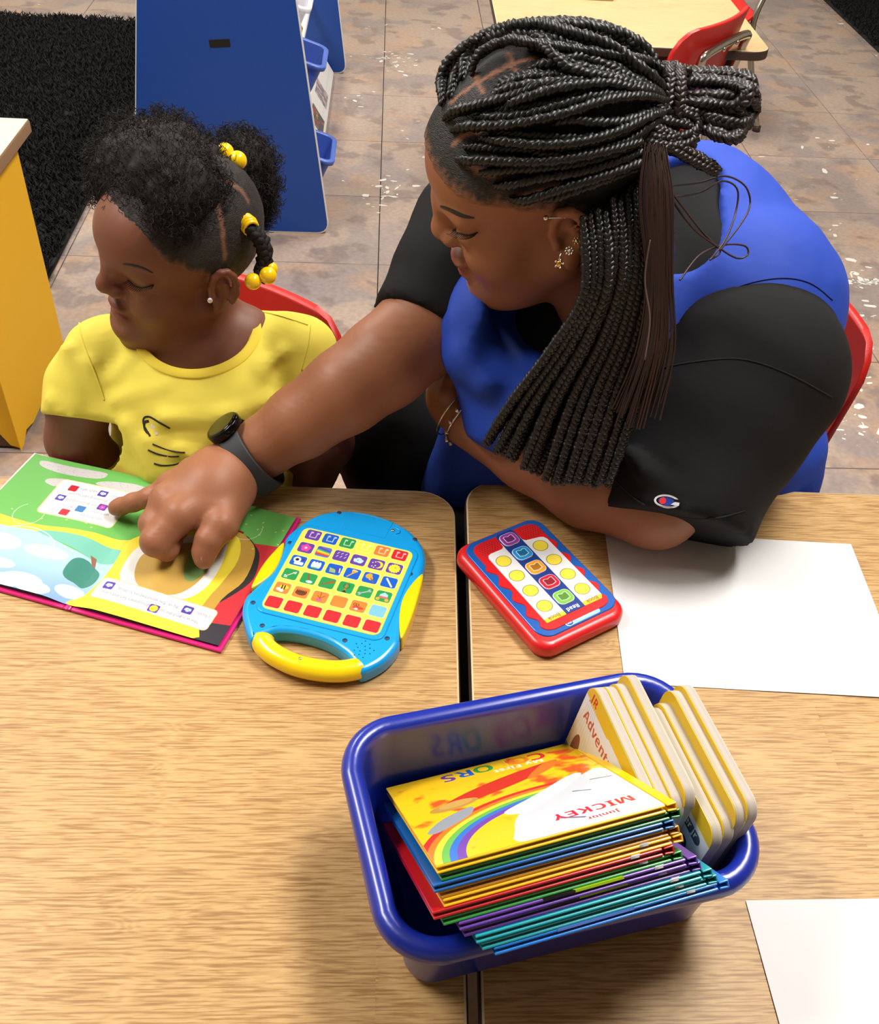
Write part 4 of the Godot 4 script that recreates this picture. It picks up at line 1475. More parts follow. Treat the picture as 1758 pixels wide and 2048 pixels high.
func board_books(B: Transform3D) -> void:
	var edge := PackedByteArray()
	var rng := RandomNumberGenerator.new()
	rng.seed = 91
	# page-edge stripes: grey board leaves with thin coloured print lines between them
	var im := Image.create(64, 8, false, Image.FORMAT_RGBA8)
	for x in 64:
		var c := Color8(192, 184, 172).lerp(Color8(168, 160, 152), rng.randf())
		if x % 7 == 0:
			c = [Color8(150, 140, 180), Color8(196, 150, 120), Color8(120, 150, 120), Color8(206, 190, 110), Color8(130, 150, 190)][rng.randi() % 5]
		im.fill_rect(Rect2i(x, 0, 1, 8), c)
	var et := tex(im)
	var lean := deg_to_rad(-8.5)
	var specs := [[0.0660, -0.0143, 0.132, "board book with a pale cover and title, first beside the story books"], [0.0752, -0.0140, 0.131, "second board book of the left leaning row"], [0.0842, -0.0143, 0.132, "third board book of the left leaning row"], [0.0936, -0.0170, 0.137, "fourth board book of the left row, standing a little taller"], [0.1052, 0.0095, 0.125, "white board book lettered in black, first of the right row"], [0.1146, 0.0080, 0.1265, "second board book of the right leaning row"], [0.1238, 0.0040, 0.135, "third board book of the right row, near the bin wall"], [0.1330, 0.0030, 0.138, "last board book of the right row, against the bin wall"]]
	for k in specs.size():
		var s: Array = specs[k]
		var S: float = (s[2] - 0.007) / cos(lean)
		var top := Vector3(s[0], s[2], s[1])   # middle of the top edge, in the bin's axes
		var bas := Basis(Vector3(0, 0, 1), lean)
		var org := top - bas * Vector3(0, S / 2, 0)
		var o := thing("board_book", s[3], "book", B * Transform3D(bas, org), "board books standing in the bin")
		var th := 0.0088
		var leaf := MB.new()
		var ol := rrect(S, 0.122, 0.013, 5)
		# solid of leaves: outline in (z, y), thickness along x
		var a := MB.new()
		slab(a, ol, -th / 2 + 0.0008, th / 2 - 0.0008)
		var xf := Transform3D(Basis(Vector3(0, 1, 0), Vector3(1, 0, 0), Vector3(0, 0, 1)), Vector3.ZERO)
		leaf.append(a, xf)
		fix(leaf)
		for q in leaf.v.size():
			leaf.t[q] = Vector2(leaf.v[q].x / th + 0.5 + k * 0.13, 0.5)
		part(o, "leaves", leaf, mat(Color(1, 1, 1), 0.75, {"tex": et}))
		for sd in [-1, 1]:
			var c := MB.new()
			slab(c, ol, -0.0005, 0.0005, 0.0003, 1)
			var cc := MB.new()
			cc.append(c, Transform3D(Basis(Vector3(0, 1, 0), Vector3(1, 0, 0), Vector3(0, 0, 1)), Vector3(sd * (th / 2 - 0.0004), 0, 0)))
			fix(cc)
			for q in cc.v.size():
				cc.t[q] = Vector2(0.5 + cc.v[q].z / 0.122, 0.5 - cc.v[q].y / S)
			var tx: ImageTexture = null
			if sd < 0:
				tx = board_print(k)
				part(o, "front_cover", cc, mat(Color(1, 1, 1), 0.4, {"tex": tx}), "printed cover with a yellow edge")
			else:
				part(o, "back_cover", cc, mat(Color8(206, 196, 170), 0.5))

var board_cache := {}

func board_print(k: int) -> ImageTexture:
	# picture: left is the far side, right the near side, top up
	var kind := 0 if k == 0 else (1 if k == 4 else 2)
	if board_cache.has(kind):
		return board_cache[kind]
	var p := Paint.new(544, 544, Color8(222, 222, 216))
	if kind == 2:
		p.im.fill(Color8(216, 178, 30))
	elif kind == 0:
		for y in 544:
			p.im.fill_rect(Rect2i(0, y, 544, 1), Color8(218, 224, 228).lerp(Color8(226, 206, 150), smoothstep(60, 300, float(y))))
		p.im.fill_rect(Rect2i(0, 330, 544, 214), Color8(112, 140, 100))
		p.rect(Vector2(272, 24), 560, 74, 4, Color8(216, 180, 40))
		p.rect(Vector2(120, 40), 180, 60, 18, Color8(216, 180, 40))
		p.text("JR", Vector2(60, 40), 50, Color8(190, 50, 40), 0.0, true)
		for y in 7:
			p.line(PackedVector2Array([Vector2(30 + y * 10, 60), Vector2(10 + y * 22, 330)]), 3, Color8(196, 200, 198))
		p.text("Adventure", Vector2(190, 130), 62, Color8(186, 92, 60), 0.0, true)
		p.text("Think", Vector2(330, 200), 92, Color8(60, 74, 84), 0.0, true)
		p.text("It", Vector2(370, 280), 92, Color8(60, 74, 84), 0.0, true)
		p.oval(Vector2(150, 380), 90, 60, Color8(84, 110, 70))
		p.oval(Vector2(60, 300), 26, 70, Color8(140, 84, 50))
	else:
		p.rect(Vector2(272, 10), 560, 110, 6, Color8(220, 182, 28))
		p.rect(Vector2(380, 108), 250, 42, 20, Color8(70, 76, 90))
		p.oval(Vector2(262, 108), 30, 30, Color8(232, 232, 230))
		p.oval(Vector2(262, 108), 25, 25, Color8(90, 96, 110))
		p.text("reader jr", Vector2(396, 104), 40, Color8(236, 236, 232), 0.0, true)
		p.text("the", Vector2(380, 190), 112, Color8(40, 42, 92), 0.0, true)
		p.text("rail", Vector2(400, 290), 112, Color8(40, 42, 92), 0.0, true)
	board_cache[kind] = p.texture()
	return board_cache[kind]

# ---------------------------------------------------------------- soft solids: smoothly joined capsules and ellipsoids, meshed as surface nets
class Soft:
	var kind := PackedInt32Array()      # 0 capsule, 1 ellipsoid; +2 takes away
	var a := PackedVector3Array()
	var ba := PackedVector3Array()
	var inv := PackedFloat32Array()
	var ra := PackedFloat32Array()
	var rd := PackedFloat32Array()
	var kk := PackedFloat32Array()
	var m1: Array[Basis] = []
	var m2: Array[Basis] = []
	var bc := PackedVector3Array()
	var br := PackedFloat32Array()
	var T := Transform3D.IDENTITY       # frame for the next shapes
	var S := 1.0
	var planes := []                    # [normal, offset]: keeps dot(n, p) < offset
	var disp: Callable
	var cut: Callable               # extra distance, kept where negative
	func cap(p: Vector3, r0: float, q: Vector3, r1: float, k := 0.02, sub := false) -> void:
		p = T * (p * S)
		q = T * (q * S)
		r0 *= S
		r1 *= S
		kind.append(2 if sub else 0)
		a.append(p)
		ba.append(q - p)
		inv.append(1.0 / maxf((q - p).length_squared(), 1e-9))
		ra.append(r0)
		rd.append(r1 - r0)
		kk.append(k * S)
		m1.append(Basis.IDENTITY)
		m2.append(Basis.IDENTITY)
		bc.append((p + q) / 2)
		br.append(p.distance_to(q) / 2 + maxf(r0, r1))
	func chain(pts: Array, k := 0.02) -> void:   # [point, radius] pairs
		for j in pts.size() - 1:
			cap(pts[j][0], pts[j][1], pts[j + 1][0], pts[j + 1][1], k)
	func ell(c: Vector3, r: Vector3, k := 0.02, sub := false, turn := Basis.IDENTITY) -> void:
		c = T * (c * S)
		r *= S
		var b := T.basis * turn
		var bt := b.transposed()
		kind.append(3 if sub else 1)
		a.append(c)
		ba.append(r)
		inv.append(0)
		ra.append(0)
		rd.append(0)
		kk.append(k * S)
		m1.append(Basis.from_scale(Vector3.ONE / r) * bt)
		m2.append(Basis.from_scale(Vector3.ONE / (r * r)) * bt)
		bc.append(c)
		br.append(maxf(r.x, maxf(r.y, r.z)))
	func ball(c: Vector3, r: float, k := 0.02, sub := false) -> void:
		cap(c, r, c + Vector3(0.0001, 0, 0), r, k, sub)
	func grow(d: float) -> Soft:        # a copy, every shape fatter by d
		var o := Soft.new()
		o.kind = kind.duplicate()
		o.a = a.duplicate()
		o.ba = ba.duplicate()
		o.inv = inv.duplicate()
		o.ra = ra.duplicate()
		o.rd = rd.duplicate()
		o.kk = kk.duplicate()
		o.m1 = m1.duplicate()
		o.m2 = m2.duplicate()
		o.bc = bc.duplicate()
		o.br = br.duplicate()
		for j in kind.size():
			var e := d if kind[j] < 2 else -d
			o.br[j] += absf(e)
			if kind[j] & 1:
				var r := ba[j]
				var r2 := r + Vector3.ONE * e
				var rot := Basis.from_scale(r) * m1[j]
				o.ba[j] = r2
				o.m1[j] = Basis.from_scale(Vector3.ONE / r2) * rot
				o.m2[j] = Basis.from_scale(Vector3.ONE / (r2 * r2)) * rot
			else:
				o.ra[j] += e
		return o
	func one(j: int, p: Vector3) -> float:
		if kind[j] & 1:
			var q := p - a[j]
			var k0 := (m1[j] * q).length()
			var k1 := (m2[j] * q).length()
			return k0 * (k0 - 1.0) / maxf(k1, 1e-6)
		var pa := p - a[j]
		var h := clampf(pa.dot(ba[j]) * inv[j], 0.0, 1.0)
		return (pa - ba[j] * h).length() - ra[j] - rd[j] * h
	func at(p: Vector3, list: PackedInt32Array) -> float:
		var d := 1.0
		for j in list:
			var e: float
			var kd := kind[j]
			if kd & 1:
				var q := p - a[j]
				var k0 := (m1[j] * q).length()
				var k1 := (m2[j] * q).length()
				e = k0 * (k0 - 1.0) / maxf(k1, 1e-6)
			else:
				var pa := p - a[j]
				var h := clampf(pa.dot(ba[j]) * inv[j], 0.0, 1.0)
				e = (pa - ba[j] * h).length() - ra[j] - rd[j] * h
			var k := kk[j]
			if kd < 2:
				var g := maxf(k - absf(d - e), 0.0)
				d = minf(d, e) - g * g / (4.0 * k)
			else:
				e = -e
				var g := maxf(k - absf(d - e), 0.0)
				d = maxf(d, e) + g * g / (4.0 * k)
		for q in planes:
			d = maxf(d, q[0].dot(p) - q[1])
		if cut.is_valid() and d < 0.03:
			d = maxf(d, cut.call(p))
		if disp.is_valid() and absf(d) < 0.03:
			d += disp.call(p)
		return d
	func all() -> PackedInt32Array:
		return PackedInt32Array(range(kind.size()))
	func dist(p: Vector3) -> float:
		return at(p, all())
	# the surface met from p along dir
	func hit(p: Vector3, dir: Vector3) -> Vector3:
		var l := all()
		dir = dir.normalized()
		for s in 60:
			var d := at(p, l)
			if absf(d) < 0.00005:
				break
			p += dir * clampf(d * 0.8, -0.02, 0.02)
		return p
	func normal(p: Vector3) -> Vector3:
		var l := all()
		var e := 0.0008
		return Vector3(at(p + Vector3(e, 0, 0), l) - at(p - Vector3(e, 0, 0), l), at(p + Vector3(0, e, 0), l) - at(p - Vector3(0, e, 0), l), at(p + Vector3(0, 0, e), l) - at(p - Vector3(0, 0, e), l)).normalized()
	func build(mb: MB, cell: float, paint = null, only := AABB()) -> void:
		var lo := Vector3(1e9, 1e9, 1e9)
		var hi := -lo
		for j in kind.size():
			if kind[j] < 2:
				lo = lo.min(bc[j] - Vector3.ONE * br[j])
				hi = hi.max(bc[j] + Vector3.ONE * br[j])
		if only.size != Vector3.ZERO:
			lo = lo.max(only.position)
			hi = hi.min(only.end)
		lo -= Vector3.ONE * (0.012 + cell * 2)
		hi += Vector3.ONE * (0.012 + cell * 2)
		var N := 6
		var bs := cell * N
		var nb := Vector3i(((hi - lo) / bs).ceil())
		var NY := nb.y * N + 2
		var NZ := nb.z * N + 2
		var R := bs * 0.866
		var cells := {}
		var eax := PackedInt32Array()
		var ekey := PackedInt64Array()
		var W := N + 1
		var val := PackedFloat32Array()
		val.resize(W * W * W)
		for bx in nb.x:
			for by in nb.y:
				for bz in nb.z:
					var org := lo + Vector3(bx, by, bz) * bs
					var cen := org + Vector3.ONE * bs / 2
					var list := PackedInt32Array()
					var any := false
					for j in kind.size():
						if cen.distance_to(bc[j]) < br[j] + R + kk[j] * 2.0 + 0.025:
							list.append(j)
							if kind[j] < 2:
								any = true
					if not any:
						continue
					var dc := at(cen, list)
					if absf(dc) > R * 2.4 + 0.012:
						continue
					var t := 0
					var neg := 0
					for x in W:
						for y in W:
							for z in W:
								var d := at(org + Vector3(x, y, z) * cell, list)
								val[t] = d
								if d < 0.0:
									neg += 1
								t += 1
					if neg == 0 or neg == t:
						continue
					var gx := bx * N
					var gy := by * N
					var gz := bz * N
					for x in N:
						for y in N:
							for z in N:
								var o := (x * W + y) * W + z
								var v0 := val[o]
								var i1 := o + W * W
								var i2 := o + W
								var i3 := o + 1
								var s0 := v0 < 0.0
								var key := ((gx + x) * NY + gy + y) * NZ + gz + z
								if s0 != (val[i1] < 0.0):
									eax.append(0 if s0 else 3)
									ekey.append(key)
								if s0 != (val[i2] < 0.0):
									eax.append(1 if s0 else 4)
									ekey.append(key)
								if s0 != (val[i3] < 0.0):
									eax.append(2 if s0 else 5)
									ekey.append(key)
								var c := [v0, val[i1], val[i2], val[i1 + W], val[i3], val[i1 + 1], val[i2 + 1], val[i1 + W + 1]]
								var m := 0
								for e in 8:
									if c[e] < 0.0:
										m += 1
								if m == 0 or m == 8:
									continue
								var sum := Vector3.ZERO
								var cnt := 0
								for e in 12:
									var p: int = EA[e]
									var q: int = EB[e]
									var f0: float = c[p]
									var f1: float = c[q]
									if (f0 < 0.0) != (f1 < 0.0):
										var u := f0 / (f0 - f1)
										sum += Vector3(lerpf(p & 1, q & 1, u), lerpf((p >> 1) & 1, (q >> 1) & 1, u), lerpf((p >> 2) & 1, (q >> 2) & 1, u))
										cnt += 1
								var pos := org + (Vector3(x, y, z) + sum / cnt) * cell
								var col := Color.WHITE
								if paint != null:
									col = paint.call(pos)
								cells[key] = mb.add(pos, Vector2.ZERO, col)
		var dx := NY * NZ
		var dy := NZ
		for j in eax.size():
			var k := ekey[j]
			var ax := eax[j] % 3
			var u := 0
			var w := 0
			if ax == 0:
				u = dy
				w = 1
			elif ax == 1:
				u = 1
				w = dx
			else:
				u = dx
				w = dy
			if not (cells.has(k) and cells.has(k - u) and cells.has(k - w) and cells.has(k - u - w)):
				continue
			if eax[j] < 3:
				mb.quad(cells[k - u - w], cells[k - w], cells[k], cells[k - u])
			else:
				mb.quad(cells[k - u - w], cells[k - u], cells[k], cells[k - w])

const EA := [0, 2, 4, 6, 0, 1, 4, 5, 0, 1, 2, 3]
const EB := [1, 3, 5, 7, 2, 3, 6, 7, 4, 5, 6, 7]

const EYE := Vector3(0, 1.3186, 0)   # the point the survey bearings were taken from

# a strip lying on a soft solid: path points are dropped on it along dir
func strip(mb: MB, s: Soft, pts: PackedVector3Array, dir: Vector3, width, lift := 0.0006, col := Color.WHITE, thick := 0.0) -> void:
	var on := PackedVector3Array()
	var nr := PackedVector3Array()
	for p in pts:
		var dd := (p - EYE).normalized() if dir == Vector3.ZERO else dir.normalized()
		var h := s.hit(p - dd * 0.03, dd)
		on.append(h)
		nr.append(s.normal(h))
	var prev := []
	for k in on.size():
		var tg := (on[mini(k + 1, on.size() - 1)] - on[maxi(k - 1, 0)]).normalized()
		var sd := tg.cross(nr[k]).normalized()
		var w: float = width[mini(k, width.size() - 1)] if width is Array else width
		var h := on[k] + nr[k] * lift
		var row := [mb.add(h + sd * w / 2 - nr[k] * (lift + 0.001), Vector2.ZERO, col), mb.add(h + sd * w * 0.35 + nr[k] * thick, Vector2.ZERO, col), mb.add(h - sd * w * 0.35 + nr[k] * thick, Vector2.ZERO, col), mb.add(h - sd * w / 2 - nr[k] * (lift + 0.001), Vector2.ZERO, col)]
		if prev:
			for e in 3:
				mb.quad(prev[e], row[e], row[e + 1], prev[e + 1])
		prev = row

# ---------------------------------------------------------------- people
var skin_a := Color8(150, 99, 72).srgb_to_linear()
var skin_g := Color8(118, 75, 56).srgb_to_linear()

# head in its own axes: x forward (face), y up, z to the left ear; origin between the ears
func head_shape(s: Soft, child: bool) -> void:
	s.ell(Vector3(-0.010, 0.047, 0), Vector3(0.098, 0.090, 0.077), 0.01)
	s.ell(Vector3(0.046, 0.052, 0), Vector3(0.054, 0.052, 0.062), 0.03)
	if child:
		s.ell(Vector3(0.056, 0.055, 0), Vector3(0.048, 0.044, 0.056), 0.03)
	s.ell(Vector3(0.046, -0.020, 0), Vector3(0.046, 0.066, 0.056), 0.03)
	for z in [-1, 1]:
		s.ell(Vector3(0.058, -0.030, z * 0.034), Vector3(0.031, 0.034, 0.029), 0.022)
		s.cap(Vector3(0.0, -0.045, z * 0.052), 0.020, Vector3(0.066, -0.080, z * 0.014), 0.024, 0.025)
		s.cap(Vector3(0.0935, 0.024, z * 0.010), 0.0085, Vector3(0.077, 0.026, z * 0.046), 0.010, 0.014)
	s.ell(Vector3(0.083, -0.082, 0), Vector3(0.0185, 0.0165, 0.022), 0.018)
	s.ell(Vector3(0.036, -0.082, 0), Vector3(0.052, 0.030, 0.044), 0.03)
	for z in [-1, 1]:
		s.ball(Vector3(0.108, 0.003, z * 0.034), 0.019, 0.016, true)
	for z in [-1, 1]:
		s.ell(Vector3(0.0765, 0.001, z * 0.0315), Vector3(0.0160, 0.0130, 0.0185), 0.006)
		s.cap(Vector3(0.096, 0.0105, z * 0.022), 0.0016, Vector3(0.089, 0.0100, z * 0.043), 0.0014, 0.004, true)
	# nose
	var nx := 0.0 if not child else 0.003
	var lx := 0.0 if not child else -0.0045
	s.cap(Vector3(0.0945, 0.027, 0), 0.0085, Vector3(0.1035 + nx, 0.001, 0), 0.0100, 0.014)
	s.ell(Vector3(0.1060 + nx, -0.007, 0), Vector3(0.0120, 0.0112, 0.0130), 0.008)
	for z in [-1, 1]:
		s.ell(Vector3(0.0980 + nx * 0.5, -0.0125, z * 0.0140), Vector3(0.0115, 0.0088, 0.0085), 0.006)
		s.ell(Vector3(0.1030 + nx, -0.0195, z * 0.0075), Vector3(0.0055, 0.0030, 0.0036), 0.003, true)
	s.cap(Vector3(0.1035, -0.024, 0), 0.0026, Vector3(0.1045, -0.036, 0), 0.003, 0.006, true)
	# lips
	s.ell(Vector3(0.0985 + lx, -0.0430, 0), Vector3(0.0105, 0.0078, 0.0215), 0.007)
	s.ell(Vector3(0.0960 + lx, -0.0590, 0), Vector3(0.0108, 0.0090, 0.0195), 0.007)
	s.cap(Vector3(0.1105 + lx, -0.0508, 0), 0.0030, Vector3(0.0950 + lx, -0.0515, 0.026), 0.0016, 0.003, true)
	s.cap(Vector3(0.1105 + lx, -0.0508, 0), 0.0030, Vector3(0.0950 + lx, -0.0515, -0.026), 0.0016, 0.003, true)
	s.cap(Vector3(0.1040, -0.0705, -0.012), 0.0035, Vector3(0.1040, -0.0705, 0.012), 0.0035, 0.008, true)
	# ears
	for z in [-1, 1]:
		var e := Vector3(-0.012, -0.002, 0.0765 * z)
		s.ell(e, Vector3(0.0165, 0.028, 0.0085), 0.006)
		var ring := []
		for k in 9:
			var an := deg_to_rad(-20.0 + 250.0 * k / 8.0)
			ring.append([e + Vector3(cos(an) * 0.0165, 0.004 + sin(an) * 0.0275, z * (0.0095 - cos(an) * 0.005)), 0.0044])
		s.chain(ring, 0.004)
		s.ell(e + Vector3(0.0055, -0.028, z * 0.0045), Vector3(0.0085, 0.0095, 0.0050), 0.006)
		s.ell(e + Vector3(0.0055, -0.002, z * 0.0125), Vector3(0.0085, 0.0125, 0.0095), 0.003, true)
		s.cap(e + Vector3(-0.004, 0.012, z * 0.009), 0.0036, e + Vector3(-0.0085, -0.010, z * 0.0095), 0.0038, 0.004)
		s.ell(e + Vector3(0.0145, -0.003, z * 0.0065), Vector3(0.0042, 0.0065, 0.0045), 0.003)

func lip_paint(T: Transform3D, sc: float, base: Color, lip: Color, p: Vector3) -> Color:
	var q := (T.affine_inverse() * p) / sc
	var c := base
	var u := Vector3((q.x - 0.103) / 0.016, (q.y + 0.0505) / 0.0155, q.z / 0.0215).length()
	if u < 1.25:
		c = c.lerp(lip, 1.0 - smoothstep(0.88, 1.05, u))
	return c

func brow_and_lash(parent: Node, s: Soft, T: Transform3D, sc: float, hair: Material, brow_w: float, lash: Array, brow: Array) -> void:
	# the near eye from its measured line; the far one mirrored across the face
	var inv := T.affine_inverse()
	for z in [1, -1]:
		var sets := []
		for l in [brow, lash]:
			var pts := []
			for j in range(0, l.size(), 2):
				var q := inv * on_soft(s, l[j], l[j + 1], 0.0)
				q.z *= z
				pts.append(T * q)
			sets.append(smooth3(pts, 4))
		var n: int = sets[0].size()
		var wid := []
		for k in n:
			wid.append(brow_w * sin(PI * (0.12 + 0.80 * k / (n - 1))))
		var b := MB.new()
		strip(b, s, sets[0], T.basis * Vector3(-1, -0.15, -0.45 * z), wid, 0.0005)
		part(parent, "eyebrow", b, hair)
		var m := MB.new()
		strip(m, s, sets[1], T.basis * Vector3(-1, -0.15, -0.45 * z), 0.0024 * sc, 0.0005)
		for k in sets[1].size():
			var h: Vector3 = sets[1][k]
			var d := (T.basis * Vector3(0.85, -0.30, z * (0.1 + 0.6 * k / n))).normalized()
			tube(m, PackedVector3Array([h, h + d * 0.0042, h + d * 0.0078 + T.basis.y * 0.0016]), [0.0005, 0.0004, 0.00015], 4)
		part(parent, "eyelashes", m, hair)

# a three-strand plait along a path
func plait(mb: MB, path: PackedVector3Array, rad, period: float, per_seg := 7, sides := 5, col := Color.WHITE) -> void:
	var p := even3(path, period / per_seg)
	var m := p.size()
	if m < 4:
		return
	var t0 := (p[1] - p[0]).normalized()
	var nn := t0.cross(Vector3(0.3, 1, 0.2)).normalized()
	var ax := []
	for k in m:
		var tg := (p[mini(k + 1, m - 1)] - p[maxi(k - 1, 0)]).normalized()
		nn = (nn - tg * nn.dot(tg)).normalized()
		ax.append([nn, tg.cross(nn)])
	for s in 3:
		var q := PackedVector3Array()
		var rr := PackedFloat32Array()
		for k in m:
			var r: float = rad if rad is float else rad.call(float(k) / (m - 1))
			var ph := TAU * (float(k) / per_seg + s / 3.0)
			var b: Vector3 = ax[k][0]
			var c: Vector3 = ax[k][1]
			q.append(p[k] + b * (sin(ph) * r * 0.58) + c * (sin(ph * 2.0) * r * 0.34))
			rr.append(r * 0.56)
		tube(mb, q, rr, sides, false, col)

func people() -> void:
	var t0 := Time.get_ticks_msec()
	teacher()
	print("  teacher ", Time.get_ticks_msec() - t0)
	girl()
	print("  girl ", Time.get_ticks_msec() - t0)

# ---------------------------------------------------------------- the teacher
func teacher() -> void:
	var o := thing("person", "woman in a black tee and royal blue smock, braided hair, pointing at the picture book", "person")
	var HT := Transform3D(Basis(Vector3(-0.9338, -0.3578, 0.0054), Vector3(-0.353, 0.9237, 0.1491), Vector3(0.0583, -0.1373, 0.9888)), Vector3(0.1514, 0.9009, -0.9226))
	var skin := mat(Color(1, 1, 1), 0.48, {"vc": true, "spec": 0.4, "nrm": bump_tex(81, 0.2, 2, 256, 1.0), "tri": Vector3(9, 9, 9), "nscale": 0.08})
	var S_R: Vector3 = Vector3(0.1042, 0.7861, -1.0591)
	var E_R: Vector3 = Vector3(-0.0016, 0.7003, -0.914)
	var W_R: Vector3 = Vector3(-0.158, 0.593, -0.8659)
	var S_L: Vector3 = Vector3(0.3996, 0.7073, -0.9035)
	var E_L: Vector3 = Vector3(0.2958, 0.604, -0.8015)
	var W_L: Vector3 = Vector3(0.0959, 0.6285, -0.9088)
	var neck: Vector3 = Vector3(0.2333, 0.7825, -0.9306)
	# ---- bare skin: head, neck, arms, hands, one surface
	var body := MB.new()
	var hs := Soft.new()
	hs.T = HT
	head_shape(hs, false)
	hs.cap(Vector3(-0.018, -0.02, 0), 0.058, Vector3(-0.030, -0.075, 0), 0.056, 0.03)
	hs.T = Transform3D.IDENTITY
	hs.cap(HT * Vector3(-0.030, -0.075, 0), 0.054, neck, 0.056, 0.02)
	var lip := Color8(142, 78, 70).srgb_to_linear()
	hs.build(body, 0.0031, func(p: Vector3) -> Color: return lip_paint(HT, 1.0, skin_a, lip, p))
	var ar := Soft.new()
	ar.chain([[S_R, 0.060], [Vector3(0.0447, 0.7219, -0.9574), 0.053], [E_R, 0.0500], [Vector3(-0.0433, 0.6786, -0.8907), 0.0460], [Vector3(-0.0922, 0.6453, -0.8775), 0.0400], [Vector3(-0.1315, 0.6162, -0.8715), 0.0335], [W_R, 0.0310]], 0.008)
	ar.chain([[S_L, 0.085], [Vector3(0.3516, 0.6462, -0.8512), 0.066], [E_L, 0.0485], [Vector3(0.2293, 0.5999, -0.8386), 0.050], [Vector3(0.1636, 0.6149, -0.8709), 0.042], [W_L, 0.031]], 0.012)
	var flat := func(_p: Vector3) -> Color: return skin_a
	ar.build(body, 0.006, flat)
	hand_right(body, W_R)
	hand_left(body, W_L)
	var bodypart := part(o, "body", body, skin, "brown skin: face, arms and hands")
	# nails
	var nail := mat(Color8(196, 140, 120), 0.3)
	for q in [[Vector3(-0.1796, 0.583, -0.732), Vector3(0.5222, 0.2137, 0.5909), 0.0062, 0.0088], [Vector3(-0.2919, 0.5715, -0.819), Vector3(-0.14, 0.8848, -0.1412), 0.0050, 0.0062]]:
		var nb := MB.new()
		var z: Vector3 = q[1].normalized()
		var x: Vector3 = (Vector3(-0.2834, -0.7522, 0.6663) if q[2] > 0.006 else Vector3(-0.9967, -0.1235, 0.037)).cross(z).normalized()
		ball(nb, q[0], Vector3(q[2], 0.0012, q[3]), 8, 12, Color.WHITE, Basis(x, z, x.cross(z)))
		part(bodypart, "fingernail", nb, nail, "pale fingernail")
	# face details
	var hairm := mat(Color8(26, 20, 19), 0.55)
	brow_and_lash(o, hs, HT, 1.0, hairm, 0.0060, [906, 461, 918, 467, 932, 470, 944, 469, 954, 465], [880, 413, 893, 417, 912, 426, 930, 433, 948, 436])
	# ---- black tee
	var tee := Soft.new()
	tee.ball(Vector3(0.4046, 0.7239, -1.0065), 0.116, 0.05)
	tee.ball(Vector3(0.3602, 0.7535, -1.1048), 0.105, 0.05)
	tee.ball(Vector3(0.2306, 0.7147, -0.9909), 0.095, 0.05)
	tee.ball(Vector3(0.225, 0.6404, -0.9777), 0.118, 0.05)
	tee.ball(Vector3(0.2923, 0.5226, -0.9734), 0.145, 0.05)
	tee.ball(Vector3(0.4122, 0.5426, -0.9826), 0.105, 0.05)
	var torso := tee.grow(0.0)
	tee.chain([[S_R, 0.078], [Vector3(0.0738, 0.7518, -1.007), 0.069], [Vector3(0.0496, 0.7268, -0.9643), 0.0620], [Vector3(0.0349, 0.7107, -0.9411), 0.0610]], 0.012)
	tee.chain([[S_L, 0.103], [Vector3(0.3616, 0.6659, -0.8618), 0.094], [Vector3(0.3283, 0.6252, -0.8202), 0.086], [Vector3(0.3108, 0.5817, -0.771), 0.084]], 0.015)
	# fabric folds at the sleeve
	tee.cap(Vector3(0.2655, 0.6695, -0.7706), 0.010, Vector3(0.3287, 0.6606, -0.744), 0.004, 0.012)
	tee.cap(Vector3(0.2472, 0.6811, -0.7961), 0.008, Vector3(0.294, 0.6631, -0.7517), 0.004, 0.012)
	var nL := (Vector3(0.3256, 0.6022, -0.7994) - Vector3(0.366, 0.6662, -0.8616)).normalized()
	nL = (nL + Vector3(0.1929, 0.0908, 0.0945)).normalized()
	var hemL: Vector3 = Vector3(0.306, 0.5886, -0.7817)
	var nR := (Vector3(0.0349, 0.7107, -0.9411) - Vector3(0.0738, 0.7518, -1.007)).normalized()
	var hemR: Vector3 = Vector3(0.0386, 0.7194, -0.9529)
	var n2 := noise(6, 9.0, 2)
	tee.cut = func(p: Vector3) -> float:
		var d := -1.0
		if p.distance_to(hemL) < 0.16:
			d = maxf(d, (p - hemL).dot(nL))
		if p.distance_to(hemR) < 0.16:
			d = maxf(d, (p - hemR).dot(nR))
		return d
	tee.disp = func(p: Vector3) -> float: return 0.0022 * n2.get_noise_3dv(p)
	var tm := MB.new()
	tee.build(tm, 0.0068)
	var cloth_n := bump_tex(91, 0.35, 2, 512, 2.0)
	var black := mat(Color8(24, 24, 26), 0.85, {"nrm": cloth_n, "tri": Vector3(14, 14, 14), "nscale": 0.25, "spec": 0.3})
	var tp := part(o, "tee_shirt", tm, black, "black tee shirt")
	# seams and hems of the sleeve
	var sm := MB.new()
	strip(sm, tee, smooth3([Vector3(0.2636, 0.759, -0.8254), Vector3(0.3033, 0.7673, -0.8299), Vector3(0.3531, 0.7723, -0.8307), Vector3(0.3981, 0.7646, -0.8203), Vector3(0.4459, 0.7486, -0.802)], 6), Vector3.ZERO, 0.0022, 0.0002, Color.WHITE, 0.0003)
	part(tp, "seam", sm, mat(Color8(11, 11, 12), 0.95))
	sm = MB.new()
	strip(sm, tee, smooth3([Vector3(0.2285, 0.6788, -0.7547), Vector3(0.2533, 0.6627, -0.7382), Vector3(0.2859, 0.6541, -0.7277), Vector3(0.3258, 0.6531, -0.7238), Vector3(0.3605, 0.6607, -0.7281)], 6), Vector3.ZERO, 0.0020, 0.0002, Color.WHITE, 0.0003)
	part(tp, "hem", sm, mat(Color8(11, 11, 12), 0.95))
	logo(tp, tee)
	# ---- trousers
	var tr := Soft.new()
